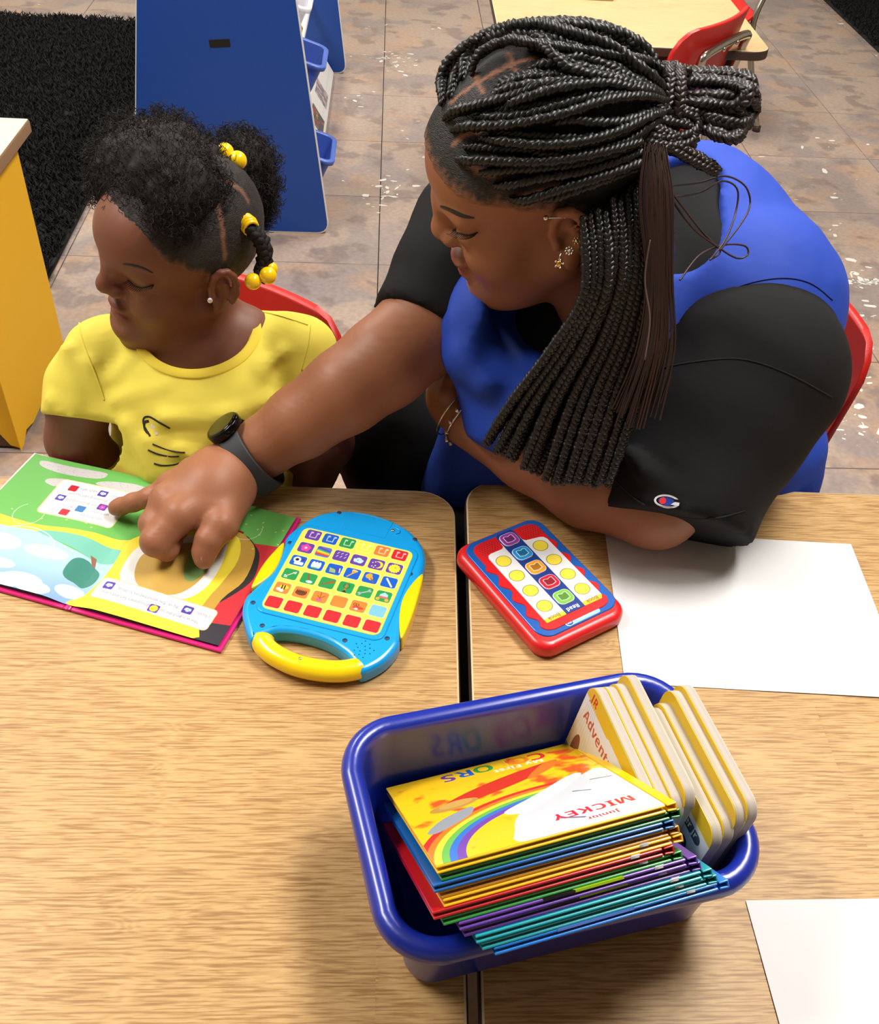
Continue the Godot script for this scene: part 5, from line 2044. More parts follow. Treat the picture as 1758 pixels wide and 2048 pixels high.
	tr.chain([[Vector3(0.4292, 0.4269, -0.9976), 0.125], [Vector3(0.3201, 0.4538, -0.9899), 0.110], [Vector3(0.1198, 0.4772, -1.0129), 0.090], [Vector3(0.0208, 0.4924, -1.0276), 0.076]], 0.04)
	tr.chain([[Vector3(0.0208, 0.4924, -1.0276), 0.076], [Vector3(0.02, 0.25, -1.06), 0.062], [Vector3(0.06, 0.09, -1.08), 0.052]], 0.03)
	tr.chain([[Vector3(0.4294, 0.4169, -0.9885), 0.12], [Vector3(0.25, 0.43, -0.98), 0.092], [Vector3(0.10, 0.44, -0.86), 0.075], [Vector3(0.10, 0.25, -0.84), 0.06], [Vector3(0.12, 0.09, -0.86), 0.05]], 0.03)
	tr.disp = func(p: Vector3) -> float: return 0.003 * n2.get_noise_3dv(p * 1.3)
	tr.planes.append([Vector3(0, -1, 0), -0.075])
	var trm := MB.new()
	tr.build(trm, 0.012)
	part(o, "trousers", trm, mat(Color8(16, 16, 18), 0.9, {"nrm": cloth_n, "tri": Vector3(10, 10, 10), "nscale": 0.2, "spec": 0.3}), "black trousers")
	for q in [Vector3(0.04, 0, -1.09), Vector3(0.10, 0, -0.87)]:
		var sh := MB.new()
		var ss := Soft.new()
		ss.chain([[q + Vector3(0.05, 0.045, 0.0), 0.042], [q + Vector3(-0.04, 0.035, 0.02), 0.034], [q + Vector3(-0.12, 0.028, 0.045), 0.026]], 0.02)
		ss.cap(q + Vector3(0.04, 0.07, 0), 0.042, q + Vector3(0.04, 0.1, 0), 0.045, 0.02)
		ss.planes.append([Vector3(0, -1, 0), -0.003])
		ss.build(sh, 0.008)
		part(o, "shoe", sh, mat(Color8(30, 30, 32), 0.6), "black shoe")
	# ---- blue smock
	var sk := torso.grow(0.007)
	sk.chain([[Vector3(0.1456, 0.6836, -0.908), 0.082], [Vector3(0.1095, 0.7222, -0.9121), 0.044], [Vector3(0.1046, 0.7544, -0.9351), 0.036], [Vector3(0.1137, 0.7781, -0.9629), 0.034]], 0.03)
	sk.chain([[Vector3(0.107, 0.7137, -0.8637), 0.016], [Vector3(0.0835, 0.729, -0.8864), 0.015], [Vector3(0.0807, 0.7514, -0.9139), 0.014], [Vector3(0.0927, 0.7729, -0.9393), 0.014]], 0.015)
	sk.cap(Vector3(0.1274, 0.5749, -0.9524), 0.060, Vector3(0.1016, 0.4959, -0.9364), 0.055, 0.03)
	sk.cap(Vector3(0.4806, 0.5539, -0.9606), 0.066, Vector3(0.4828, 0.5017, -0.9398), 0.062, 0.04)
	# shoulder strap to the far side, neck opening
	sk.cap(Vector3(0.3602, 0.7535, -1.1048), 0.108, Vector3(0.2139, 0.7409, -1.1452), 0.085, 0.04)
	sk.ell(Vector3(0.1601, 0.7886, -0.9011), Vector3(0.056, 0.062, 0.075), 0.010, true)
	sk.cap(Vector3(0.3284, 0.8491, -1.059), 0.040, Vector3(0.3143, 0.8263, -0.9848), 0.040, 0.008, true)
	sk.ball(Vector3(0.2311, 0.832, -0.9354), 0.085, 0.012, true)
	sk.cap(Vector3(0.1186, 0.7599, -0.8644), 0.026, Vector3(0.1544, 0.7522, -0.8547), 0.032, 0.02, true)
	var n3 := noise(16, 12.0, 2)
	sk.disp = func(p: Vector3) -> float: return 0.0028 * n3.get_noise_3dv(p)
	var skm := MB.new()
	sk.build(skm, 0.0066)
	var blue := mat(Color8(12, 58, 166), 0.75, {"nrm": cloth_n, "tri": Vector3(12, 12, 12), "nscale": 0.22})
	var skp := part(o, "smock", skm, blue, "royal blue smock")
	var st := MB.new()
	strip(st, sk, smooth3([Vector3(0.278, 0.787, -0.8499), Vector3(0.3124, 0.8093, -0.8677), Vector3(0.3519, 0.826, -0.88), Vector3(0.3916, 0.8339, -0.8841), Vector3(0.4216, 0.8317, -0.8798), Vector3(0.4443, 0.8203, -0.8677)], 6), Vector3.ZERO, 0.0016, 0.0003, Color.WHITE, 0.0004)
	part(skp, "hem_stitching", st, mat(Color8(10, 34, 120), 0.8))
	hair_teacher(o, HT, hs)
	jewellery(o, HT, hs)
	watch(W_R, E_R)

func hand_right(body: MB, W: Vector3) -> void:
	var s := Soft.new()
	var A: Vector3 = Vector3(-0.2093, 0.606, -0.7682)
	var Bm: Vector3 = Vector3(-0.2258, 0.606, -0.791)
	var C: Vector3 = Vector3(-0.2272, 0.6, -0.8203)
	var D: Vector3 = Vector3(-0.2107, 0.592, -0.8526)
	# palm
	s.cap(W, 0.0305, Vector3(-0.1846, 0.606, -0.8121), 0.033, 0.012)
	s.cap(Vector3(-0.1759, 0.603, -0.8239), 0.030, A, 0.0195, 0.012)
	s.cap(Vector3(-0.1818, 0.603, -0.8279), 0.030, Bm, 0.0185, 0.012)
	s.cap(Vector3(-0.1863, 0.6, -0.8396), 0.029, C, 0.0165, 0.012)
	s.cap(Vector3(-0.185, 0.597, -0.8474), 0.027, D, 0.0165, 0.012)
	s.cap(Vector3(-0.1697, 0.598, -0.8135), 0.030, Vector3(-0.1714, 0.594, -0.7821), 0.022, 0.02)
	# pointing finger
	s.chain([[C, 0.0142], [Vector3(-0.2493, 0.592, -0.8101), 0.0108], [Vector3(-0.2695, 0.5815, -0.8133), 0.0098], [Vector3(-0.2846, 0.573, -0.8159), 0.0092], [Vector3(-0.2904, 0.5705, -0.8161), 0.0084]], 0.005)
	# curled fingers
	s.chain([[A, 0.0180], [Vector3(-0.2318, 0.59, -0.745), 0.0160], [Vector3(-0.2233, 0.577, -0.7474), 0.0125], [Vector3(-0.2197, 0.5735, -0.763), 0.0105]], 0.004)
	s.chain([[Bm, 0.0165], [Vector3(-0.2388, 0.592, -0.7689), 0.0140], [Vector3(-0.2323, 0.577, -0.7666), 0.0120], [Vector3(-0.216, 0.573, -0.7788), 0.0100]], 0.006)
	s.chain([[D, 0.0150], [Vector3(-0.2322, 0.588, -0.8314), 0.0120], [Vector3(-0.2272, 0.574, -0.8227), 0.0105], [Vector3(-0.211, 0.572, -0.8212), 0.0095]], 0.006)
	# thumb
	s.chain([[Vector3(-0.1669, 0.597, -0.7986), 0.0240], [Vector3(-0.1677, 0.597, -0.7637), 0.0175], [Vector3(-0.1786, 0.59, -0.7483), 0.0142], [Vector3(-0.1832, 0.58, -0.7408), 0.0124], [Vector3(-0.1835, 0.5745, -0.7353), 0.0102]], 0.005)
	s.build(body, 0.0026, func(p: Vector3) -> Color: return skin_a)

func hand_left(body: MB, W: Vector3) -> void:
	var s := Soft.new()
	s.cap(W, 0.029, Vector3(0.0784, 0.6325, -0.9478), 0.030, 0.02)
	for k in 4:
		var a: Vector3 = Vector3(0.0713, 0.6386, -0.9539).lerp(Vector3(0.0944, 0.6404, -0.9877), k / 3.0)
		s.cap(Vector3(0.0842, 0.6307, -0.9457), 0.022, a, 0.013, 0.02)
		s.chain([[a, 0.0115], [a + Vector3(0.0013, -0.0056, -0.0328), 0.0098], [a + Vector3(0.0182, -0.014, -0.0483), 0.0088], [a + Vector3(0.0363, -0.0174, -0.0465), 0.0078]], 0.005)
	s.chain([[Vector3(0.0833, 0.6332, -0.9277), 0.016], [Vector3(0.0718, 0.6521, -0.9255), 0.012], [Vector3(0.0761, 0.664, -0.936), 0.010], [Vector3(0.0819, 0.6685, -0.9465), 0.0085]], 0.006)
	s.build(body, 0.0034, func(p: Vector3) -> Color: return skin_a)

func logo(parent: Node, tee: Soft) -> void:
	# stitched C badge on the sleeve
	var h := on_soft(tee, 1334, 1003, 0.0)
	var n := tee.normal(h)
	var x := Vector3(1.0012, -0.0829, 0.1521)
	x = (x - n * x.dot(n)).normalized()
	var y := n.cross(x)
	var px := 0.00054
	var put := func(mb: MB, pts: PackedVector2Array, lift: float) -> void:
		var tri := Geometry2D.triangulate_polygon(pts)
		var base := mb.v.size()
		for p in pts:
			var w: Vector3 = h + x * p.x * px + y * p.y * px
			w = tee.hit(w + n * 0.01, -n) + n * lift
			mb.add(w)
		for k in range(0, tri.size(), 3):
			var a := pts[tri[k]]
			if (pts[tri[k + 1]] - a).cross(pts[tri[k + 2]] - a) > 0:
				mb.tri(base + tri[k], base + tri[k + 1], base + tri[k + 2])
			else:
				mb.tri(base + tri[k], base + tri[k + 2], base + tri[k + 1])
	var white := MB.new()
	var ring := PackedVector2Array()
	for k in 25:
		var a := lerpf(-0.42, -TAU + 0.55, k / 24.0)
		ring.append(Vector2(cos(a) * 24, sin(a) * 12.5))
	for k in 25:
		var a := lerpf(-TAU + 0.75, -0.62, k / 24.0)
		ring.append(Vector2(cos(a) * 20, sin(a) * 9))
	put.call(white, ring, 0.0012)
	put.call(white, PackedVector2Array([Vector2(8, -5), Vector2(23, -5), Vector2(23, 1), Vector2(15, 1), Vector2(12, -1)]), 0.0012)
	var badge := part(parent, "badge", white, mat(Color(0.82, 0.82, 0.84), 0.8), "white C badge with blue and red fill")
	var bl := MB.new()
	var f := PackedVector2Array()
	for k in 20:
		var a := TAU * k / 20
		f.append(Vector2(-1 + cos(a) * 15, sin(a) * 8.4))
	put.call(bl, f, 0.0008)
	part(badge, "blue_fill", bl, mat(Color8(24, 50, 150), 0.8))
	var rd := MB.new()
	var g := PackedVector2Array()
	for k in 14:
		var a := TAU * k / 14
		g.append(Vector2(-7.5 + cos(a) * 6.5, sin(a) * 6.6))
	put.call(rd, g, 0.0014)
	part(badge, "red_fill", rd, mat(Color8(206, 36, 48), 0.8))

func watch(W: Vector3, E: Vector3) -> void:
	var c: Vector3 = Vector3(-0.1468, 0.604, -0.8669)
	var ax := (W - E).normalized()
	var dorsal := Vector3(-0.6698, 0.5829, -0.0141)
	dorsal = (dorsal - ax * dorsal.dot(ax)).normalized()
	var side := ax.cross(dorsal)
	var o := thing("wristwatch", "smart watch with a black rubber strap on the pointing arm", "watch", Transform3D(Basis(side, dorsal, side.cross(dorsal)), c))
	# own axes: x across the wrist, y out of the dial, z along the arm
	var strap := MB.new()
	var n := 48
	var rows := []
	for k in n:
		var a := TAU * k / n
		var p := Vector3(cos(a) * 0.0445, sin(a) * 0.0420, 0)
		var nr := Vector3(cos(a) / 0.0445, sin(a) / 0.0420, 0).normalized()
		var hw := 0.0125
		var row := []
		for e in [[-hw, -0.001], [-hw, 0.0012], [-hw * 0.85, 0.0022], [hw * 0.85, 0.0022], [hw, 0.0012], [hw, -0.001]]:
			row.append(strap.add(p + nr * e[1] + Vector3(0, 0, e[0])))
		rows.append(row)
	for k in n:
		var A: Array = rows[k]
		var B: Array = rows[(k + 1) % n]
		for e in 5:
			strap.quad(A[e], B[e], B[e + 1], A[e + 1])
		strap.quad(A[5], B[5], B[0], A[0])
	fix(strap)
	var rubber := mat(Color8(38, 40, 44), 0.65)
	var sp := part(o, "strap", strap, rubber, "black rubber strap")
	for k in 8:
		var a := deg_to_rad(55.0 - k * 11.0)
		var p := Vector3(cos(a) * 0.0445, sin(a) * 0.0420, 0)
		var nr := Vector3(cos(a) / 0.0445, sin(a) / 0.0420, 0).normalized()
		var hb := MB.new()
		tube(hb, PackedVector3Array([p + nr * 0.0016, p + nr * 0.0024]), 0.0014, 10)
		part(sp, "strap_hole", hb, mat(Color8(12, 12, 14), 0.9))
	var cs := MB.new()
	tube(cs, PackedVector3Array([Vector3(0, 0.0405, 0), Vector3(0, 0.0420, 0), Vector3(0, 0.0490, 0), Vector3(0, 0.0515, 0)]), [0.0185, 0.0205, 0.0210, 0.0190], 36)
	part(o, "case", cs, mat(Color(0.16, 0.16, 0.17), 0.18, {"metal": 1.0}), "polished dark case")
	var gl := MB.new()
	tube(gl, PackedVector3Array([Vector3(0, 0.0512, 0), Vector3(0, 0.0520, 0), Vector3(0, 0.0524, 0)]), [0.0185, 0.0180, 0.0160], 36)
	part(o, "dial_glass", gl, mat(Color(0.02, 0.02, 0.022), 0.06, {"spec": 0.6}), "black dial glass")

func jewellery(o: Node, HT: Transform3D, hs: Soft) -> void:
	var silver := mat(Color(0.86, 0.84, 0.80), 0.18, {"metal": 1.0})
	var gold := mat(Color(0.85, 0.66, 0.34), 0.22, {"metal": 1.0})
	# straight bar through the top of the ear
	var t := thing("ear_bar", "straight silver bar piercing across the woman's ear top", "earring")
	var m := MB.new()
	var a: Vector3 = Vector3(0.1405, 0.9152, -0.8311)
	var b: Vector3 = Vector3(0.1779, 0.9178, -0.8305)
	tube(m, PackedVector3Array([a, b]), 0.0008, 8)
	part(t, "bar", m, silver)
	for p in [a, b]:
		var e := MB.new()
		ball(e, p, Vector3.ONE * 0.0026, 8, 12)
		part(t, "ball_end", e, silver)
	for q in [[Vector3(0.1685, 0.9001, -0.8192), "gold flower stud on the rim of the woman's ear", 6, 0.0040], [Vector3(0.1624, 0.8922, -0.8152), "silver star stud on the woman's earlobe", 8, 0.0046]]:
		var s := thing("ear_stud", q[1], "earring")
		var c := MB.new()
		ball(c, q[0], Vector3.ONE * 0.0019, 8, 12)
		part(s, "centre", c, silver)
		for k in q[2]:
			var an: float = TAU * k / q[2]
			var pe := MB.new()
			ball(pe, q[0] + Vector3(0.9983, 0.0498, 0.0306) * cos(an) * q[3] * 0.7 + Vector3(-0.0161, 0.7372, -0.6754) * sin(an) * q[3] * 0.7, Vector3.ONE * 0.0011, 6, 8)
			part(s, "petal", pe, gold if q[2] == 6 else silver)
	var d := thing("drop_earring", "small gold drop earring hanging below the woman's earlobe", "earring")
	var h := MB.new()
	tube(h, smooth3([Vector3(0.1557, 0.8911, -0.8187), Vector3(0.1548, 0.8892, -0.813), Vector3(0.1537, 0.8854, -0.8109)], 4), 0.0008, 6)
	part(d, "hook", h, silver)
	var dr := MB.new()
	ball(dr, Vector3(0.1538, 0.8827, -0.8085), Vector3(0.0030, 0.0038, 0.0030), 8, 12)
	part(d, "drop", dr, gold)
	for k in 5:
		var an := TAU * k / 5
		var pe := MB.new()
		ball(pe, Vector3(0.1534, 0.8837, -0.8067) + Vector3(0.9983, 0.0498, 0.0306) * cos(an) * 0.0036 + Vector3(-0.0161, 0.7372, -0.6754) * sin(an) * 0.0036, Vector3.ONE * 0.0011, 6, 8)
		part(d, "bead", pe, silver)
	# bracelets on the folded arm
	var c0: Vector3 = Vector3(0.0904, 0.6306, -0.9153)
	var ax := (Vector3(0.0784, 0.6325, -0.9478) - Vector3(0.1636, 0.6149, -0.8709)).normalized()
	var u := ax.cross(Vector3.UP).normalized()
	var v := ax.cross(u)
	for k in 2:
		var br := thing("bracelet", ["thin silver bangle on the woman's folded wrist", "silver charm bracelet on the woman's folded wrist"][k], "bracelet")
		var ring := MB.new()
		var pts := PackedVector3Array()
		for j in 36:
			var an := TAU * j / 36
			pts.append(c0 + ax * ([0.010, -0.004][k] + 0.004 * sin(an)) + (u * cos(an) + v * sin(an)) * 0.0335)
		tube(ring, pts, 0.0010 if k == 0 else 0.0013, 8, true)
		part(br, "ring", ring, silver)
		if k == 1:
			for j in 7:
				var an := TAU * (j * 0.07 + 0.28)
				var ch := MB.new()
				var p := c0 + ax * -0.004 + (u * cos(an) + v * sin(an)) * 0.0352
				if j % 2:
					box(ch, p, Vector3(0.0045, 0.0045, 0.0045), 0.001, Color.WHITE, Basis(ax, an))
				else:
					ball(ch, p, Vector3.ONE * 0.0026, 6, 10)
				part(br, "charm", ch, silver)

# ---- braids
func hair_teacher(o: Node, HT: Transform3D, hs: Soft) -> void:
	var hm := mat(Color(1, 1, 1), 0.42, {"vc": true, "spec": 0.5})
	var root := Node3D.new()
	root.name = "hair"
	o.add_child(root)
	root.set_meta("label", "dark box braids tied half up")
	var dark := Color8(16, 13, 13).srgb_to_linear()
	var warm := Color8(40, 26, 23).srgb_to_linear()
	# scalp hair: a close cap behind the hairline, with skin showing along the partings
	var cap := Soft.new()
	cap.T = HT
	cap.ell(Vector3(-0.010, 0.047, 0), Vector3(0.102, 0.0945, 0.0805), 0.01)
	cap.ell(Vector3(0.046, 0.052, 0), Vector3(0.0565, 0.0555, 0.0645), 0.03)
	var inv := HT.affine_inverse()
	var nz := noise(3, 60.0, 2)
	cap.cut = func(p: Vector3) -> float:
		var q := inv * p
		return hairline(q.x) + nz.get_noise_3dv(p) * 0.003 - q.y - 0.010 * smoothstep(0.0, 0.06, absf(q.z)) * smoothstep(0.03, 0.07, q.x)
	var cm := MB.new()
	var scalp := Color8(140, 92, 68).srgb_to_linear()
	var keep := cap.cut
	cap.cut = none_
	var part_pts := PackedVector3Array()
	for l in [[900, 205, 925, 185, 950, 167, 985, 148, 1020, 128, 1068, 115], [1017, 107, 1024, 125, 1032, 142, 1041, 160], [949, 151, 958, 170, 966, 183], [990, 210, 1030, 196, 1066, 188], [1132, 119, 1160, 124, 1182, 135], [1037, 394, 1070, 385, 1117, 371], [940, 330, 975, 350, 1010, 345], [905, 290, 930, 268, 960, 262]]:
		var uv := PackedVector2Array()
		for j in range(0, l.size(), 2):
			uv.append(Vector2(l[j], l[j + 1]))
		for e in smooth2(uv, 8, false):
			part_pts.append(on_soft(cap, e.x, e.y, 0.0))
	cap.cut = keep
	cap.build(cm, 0.0034, func(p: Vector3) -> Color:
		var q := inv * p
		var d := 1.0
		for e in part_pts:
			d = minf(d, p.distance_squared_to(e))
		d = sqrt(d) + 0.0012 * nz.get_noise_3dv(p * 4.0)
		var e := q.y - hairline(q.x) + 0.010 * smoothstep(0.0, 0.06, absf(q.z)) * smoothstep(0.03, 0.07, q.x)
		var grown := smoothstep(-0.004, 0.020, e + 0.012 * nz.get_noise_3dv(p * 2.5))
		return skin_a.lerp(scalp.lerp(dark, smoothstep(0.0010, 0.0034, d)), grown))
	part(root, "scalp_hair", cm, mat(Color(1, 1, 1), 0.6, {"vc": true, "nrm": bump_tex(120, 0.25, 3, 256, 6.0, 40), "tri": Vector3(22, 22, 22), "nscale": 0.9}), "close black hair with partings")
	var rng := RandomNumberGenerator.new()
	rng.seed = 17
	var tie: Vector3 = Vector3(0.2144, 0.9859, -0.9348)
	# --- braids swept from the hairline over the crown to the tie, lying on the scalp
	var rows := [
		[927, 150, 949, 106, 1021, 72, 1109, 60, 1188, 66, 1250, 88, 1290, 118, 1305, 150], [925, 160, 960, 114, 1040, 82, 1120, 74, 1200, 84, 1255, 112, 1285, 145],
		[886, 212, 905, 160, 961, 112, 1021, 86, 1077, 80, 1120, 90, 1170, 104, 1215, 122, 1250, 150], [900, 195, 930, 140, 985, 98, 1040, 84, 1090, 88, 1150, 108, 1200, 132, 1245, 160],
		[1053, 84, 1085, 92, 1109, 116, 1132, 135, 1168, 147, 1208, 155, 1245, 170], [1060, 100, 1095, 118, 1125, 146, 1165, 160, 1210, 168, 1245, 178],
		[985, 192, 1010, 172, 1053, 158, 1109, 154, 1160, 152, 1212, 158, 1245, 175], [975, 205, 1020, 185, 1075, 176, 1130, 170, 1185, 170, 1240, 182],
		[1000, 222, 1050, 206, 1100, 190, 1150, 182, 1200, 178, 1240, 186], [981, 218, 1029, 219, 1085, 211, 1132, 199, 1168, 183, 1220, 184],
		[950, 235, 1000, 238, 1060, 230, 1120, 214, 1180, 198, 1235, 194], [905, 262, 950, 258, 1010, 254, 1070, 244, 1130, 230, 1190, 210, 1240, 202],
		[977, 262, 1021, 266, 1077, 270, 1132, 274, 1188, 270, 1236, 262], [1104, 254, 1132, 242, 1172, 246, 1226, 246], [960, 278, 1020, 282, 1080, 286, 1140, 282, 1200, 268, 1245, 250],
		[929, 294, 965, 294, 1021, 296, 1085, 296, 1132, 294, 1188, 282, 1240, 266], [1045, 300, 1124, 306, 1188, 294, 1245, 276],
		[915, 320, 970, 318, 1030, 318, 1095, 316, 1160, 306, 1220, 292, 1262, 280], [960, 345, 1020, 336, 1080, 332, 1140, 326, 1200, 312, 1262, 290],
		[989, 372, 1040, 358, 1100, 346, 1160, 336, 1220, 318, 1270, 298], [1021, 398, 1075, 380, 1130, 362, 1190, 344, 1250, 322, 1290, 305], [1085, 400, 1140, 378, 1200, 356, 1260, 332, 1295, 316],
		[1060, 140, 1100, 138, 1150, 128, 1200, 142, 1240, 162], [945, 150, 985, 120, 1030, 104, 1060, 108], [1130, 110, 1180, 118, 1225, 140, 1255, 165], [890, 240, 930, 228, 980, 214, 1040, 196, 1100, 178]]
	for k in rows.size():
		var l: Array = rows[k]
		if l[-2] < 1262:
			l.append_array([1278, lerpf(l[-1], 205.0, 0.35), 1300, lerpf(l[-1], 215.0, 0.6)])
		var uv := PackedVector2Array()
		for j in range(0, l.size(), 2):
			uv.append(Vector2(l[j], l[j + 1]))
		uv = smooth2(uv, 4, false)
		var path := PackedVector3Array()
		for j in uv.size():
			var lift := (0.0045 + 0.0035 * (k % 3)) * smoothstep(-0.02, 0.14, float(j) / uv.size())
			path.append(on_soft(cap, uv[j].x, uv[j].y, lift))
		braid(root, path, 0.0070 if k < 4 else 0.0060, dark, hm, rng)
	# --- hair wrapped round the tie
	for k in 5:
		var w := MB.new()
		var c: Vector3 = Vector3(0.2284, 0.9797, -0.9281) + Vector3(0.9975, 0.0867, -0.0032) * (k * 0.010 - 0.010)
		var pts := PackedVector3Array()
		for j in 22:
			var an := TAU * j / 20.0
			pts.append(c + Vector3(0.1224, 0.8795, -0.5235) * cos(an) * (0.030 + 0.004 * (k % 2)) + Vector3(-0.053, 0.5263, 0.8719) * sin(an) * 0.026 + Vector3(0.9983, 0.0498, 0.0306) * 0.008 * j / 20.0)
		plait(w, pts, 0.0062, 0.016, 7, 5, dark.lerp(warm, 0.5))
		part(root, "wrap_braid", w, hm)
	# --- looped tail of the bun, to the right of the tie
	var loops := [[1290, 150, 1400, 145, 1480, 150, 1505, 168, 1480, 182, 1400, 178], [1300, 175, 1400, 165, 1490, 172, 1512, 195, 1480, 205, 1390, 195], [1310, 190, 1400, 190, 1490, 195, 1510, 222, 1480, 228, 1395, 215], [1310, 210, 1400, 205, 1470, 215, 1500, 240, 1470, 250, 1390, 230], [1310, 220, 1390, 220, 1450, 235, 1480, 262, 1455, 276, 1385, 245], [1300, 160, 1380, 160, 1450, 165, 1495, 180, 1470, 215, 1400, 210]]
	for k in loops.size():
		var l: Array = loops[k]
		var pts := []
		for j in range(0, l.size(), 2):
			pts.append(measured(l[j], l[j + 1], 0.935 - 0.004 * k + 0.012 * sin(j * 0.9 + k)))
		braid(root, smooth3(pts, 6), 0.0066, dark.lerp(warm, 0.35), hm, rng)
	# --- loops falling from the tie
	for l in [[1290, 190, 1320, 215, 1385, 230, 1392, 262, 1340, 280, 1275, 270, 1240, 240, 1235, 205], [1270, 205, 1310, 235, 1375, 250, 1385, 285, 1330, 295, 1265, 275, 1232, 235], [1250, 215, 1290, 245, 1345, 270, 1360, 290, 1310, 300, 1255, 275, 1228, 225], [1300, 250, 1340, 280, 1390, 310, 1440, 340], [1290, 262, 1330, 290, 1380, 318, 1436, 346], [1230, 200, 1245, 240, 1285, 275, 1330, 295], [1225, 210, 1240, 255, 1275, 290, 1310, 305]]:
		var pts := []
		for j in range(0, l.size(), 2):
			pts.append(measured(l[j], l[j + 1], 0.885 + 0.0002 * (l[j] - 1250)))
		braid(root, smooth3(pts, 6), 0.0060, dark.lerp(warm, rng.randf_range(0.1, 0.5)), hm, rng)
	# --- the curtain of braids hanging over the near shoulder
	var N := 34
	for k in N:
		var t := float(k) / (N - 1)
		var j := rng.randf_range(-1, 1)
		var lay := (k % 3) * 0.016
		var top := measured(lerpf(1165, 1330, t), lerpf(440, 335, t) + j * 14, 0.885 + lay * 0.6 + 0.02 * t)
		var mid1 := measured(lerpf(1170, 1335, t), lerpf(590, 470, t) + j * 8, 0.905 + lay)
		var mid2 := measured(lerpf(1105, 1320, t) + j * 6, lerpf(700, 640, t), 0.940 + lay)
		var low := measured(lerpf(1030, 1278, t) + j * 6, lerpf(800, 790, t), 0.970 + lay)
		var end := measured(lerpf(972, 1218, t) + j * 8, lerpf(895, 968, minf(1.0, t * 1.9)) + j * 7, 1.000 + lay)
		braid(root, smooth3([top, mid1, mid2, low, end], 8), rng.randf_range(0.0052, 0.0064), dark.lerp(warm, rng.randf() * 0.5), hm, rng)
	# underlayer, so that the curtain is closed
	var un := Soft.new()
	for k in 6:
		var t := k / 5.0
		un.chain([[measured(lerpf(1225, 1300, t), lerpf(400, 350, t), 0.93), 0.014], [measured(lerpf(1225, 1310, t), 500, 0.945), 0.016], [measured(lerpf(1165, 1300, t), 690, 0.985), 0.016], [measured(lerpf(1080, 1262, t), 800, 1.015), 0.014], [measured(lerpf(1015, 1205, t), lerpf(880, 940, t), 1.045), 0.010]], 0.012)
	var um := MB.new()
	un.build(um, 0.008, func(_p: Vector3) -> Color: return dark)
	part(root, "under_hair", um, hm)
	# --- loose straight brown lock and stray strands
	var lock := MB.new()
	for k in 60:
		var t := rng.randf()
		var j := rng.randfn(0, 9)
		tube(lock, smooth3([measured(1290 + t * 36 + j * 0.3, 285 + rng.randf() * 20, 0.872), measured(1285 + t * 46 + j, 400, 0.880), measured(1300 + t * 30 + j, 560, 0.905), measured(1285 + t * 40 + j * 1.6, 700, 0.940), measured(1240 + t * 50 + j * 2, 800 + rng.randf() * 60, 0.968)], 5), 0.0011, 4, false, warm.lerp(Color8(60, 38, 32).srgb_to_linear(), rng.randf()))
	part(root, "loose_lock", lock, hm, "loose straight brown lock")
	for l in [[1322, 300, 1330, 360, 1370, 420, 1420, 480, 1470, 515, 1495, 510, 1490, 492, 1450, 490, 1400, 510, 1360, 560], [1330, 372, 1400, 365, 1450, 352, 1490, 372, 1500, 410, 1480, 450, 1440, 500], [1335, 395, 1400, 385, 1445, 362, 1475, 380, 1470, 430, 1450, 480, 1420, 520], [1320, 330, 1345, 400, 1390, 460, 1440, 500, 1420, 520], [1300, 480, 1290, 560, 1300, 640, 1290, 720]]:
		var st := MB.new()
		var pts := []
		for j in range(0, l.size(), 2):
			pts.append(measured(l[j], l[j + 1], 0.90 + 0.0006 * (l[j] - 1320) + 0.006 * sin(j)))
		tube(st, smooth3(pts, 7), 0.0010, 5, false, Color8(58, 38, 32).srgb_to_linear())
		part(root, "stray_strand", st, hm)

var none_: Callable

func hairline(x: float) -> float:
	var xs := [-0.12, -0.09, -0.045, -0.03, 0.0, 0.02, 0.05, 0.075, 0.095, 0.12]
	var ys := [-0.05, -0.055, -0.045, 0.005, 0.028, 0.034, 0.050, 0.070, 0.086, 0.095]
	for k in 9:
		if x < xs[k + 1]:
			return lerpf(ys[k], ys[k + 1], clampf((x - xs[k]) / (xs[k + 1] - xs[k]), 0, 1))
	return ys[9]

# survey helper: a measured point in the room, from its two bearings and its distance
func measured(u: float, v: float, d: float) -> Vector3:
	return Vector3(0, 1.3186, 0) + (Vector3(0.998291, 0.049817, 0.030566) * ((u - 879.0) / 2004.07) - Vector3(-0.016109, 0.737242, -0.675437) * ((v - 1024.0) / 2004.07) - Vector3(-0.056183, 0.673790, 0.736784)) * d

# where that bearing meets a soft solid (or passes it nearest), lifted off along its normal
func on_soft(s: Soft, u: float, v: float, lift: float) -> Vector3:
	var a := measured(u, v, 0.80)
	var dir := (measured(u, v, 1.2) - a).normalized()
	var l := s.all()
	var best := 1.0
	var bp := a
	var t := 0.0
	while t < 0.35:
		var p := a + dir * t
		var d := s.at(p, l)
		if d < best:
			best = d
			bp = p
		if d < 0.0004:
			break
		t += maxf(d * 0.6, 0.0008)
	return bp + s.normal(bp) * lift

func braid(root: Node, path: PackedVector3Array, r: float, col: Color, m: Material, rng: RandomNumberGenerator) -> void:
	var mb := MB.new()
	plait(mb, path, func(t: float) -> float: return r * (0.55 + 0.45 * smoothstep(0.0, 0.12, t)) * (1.0 - 0.25 * smoothstep(0.85, 1.0, t)), r * 2.5, 7, 5, col)
	part(root, "braid", mb, m)

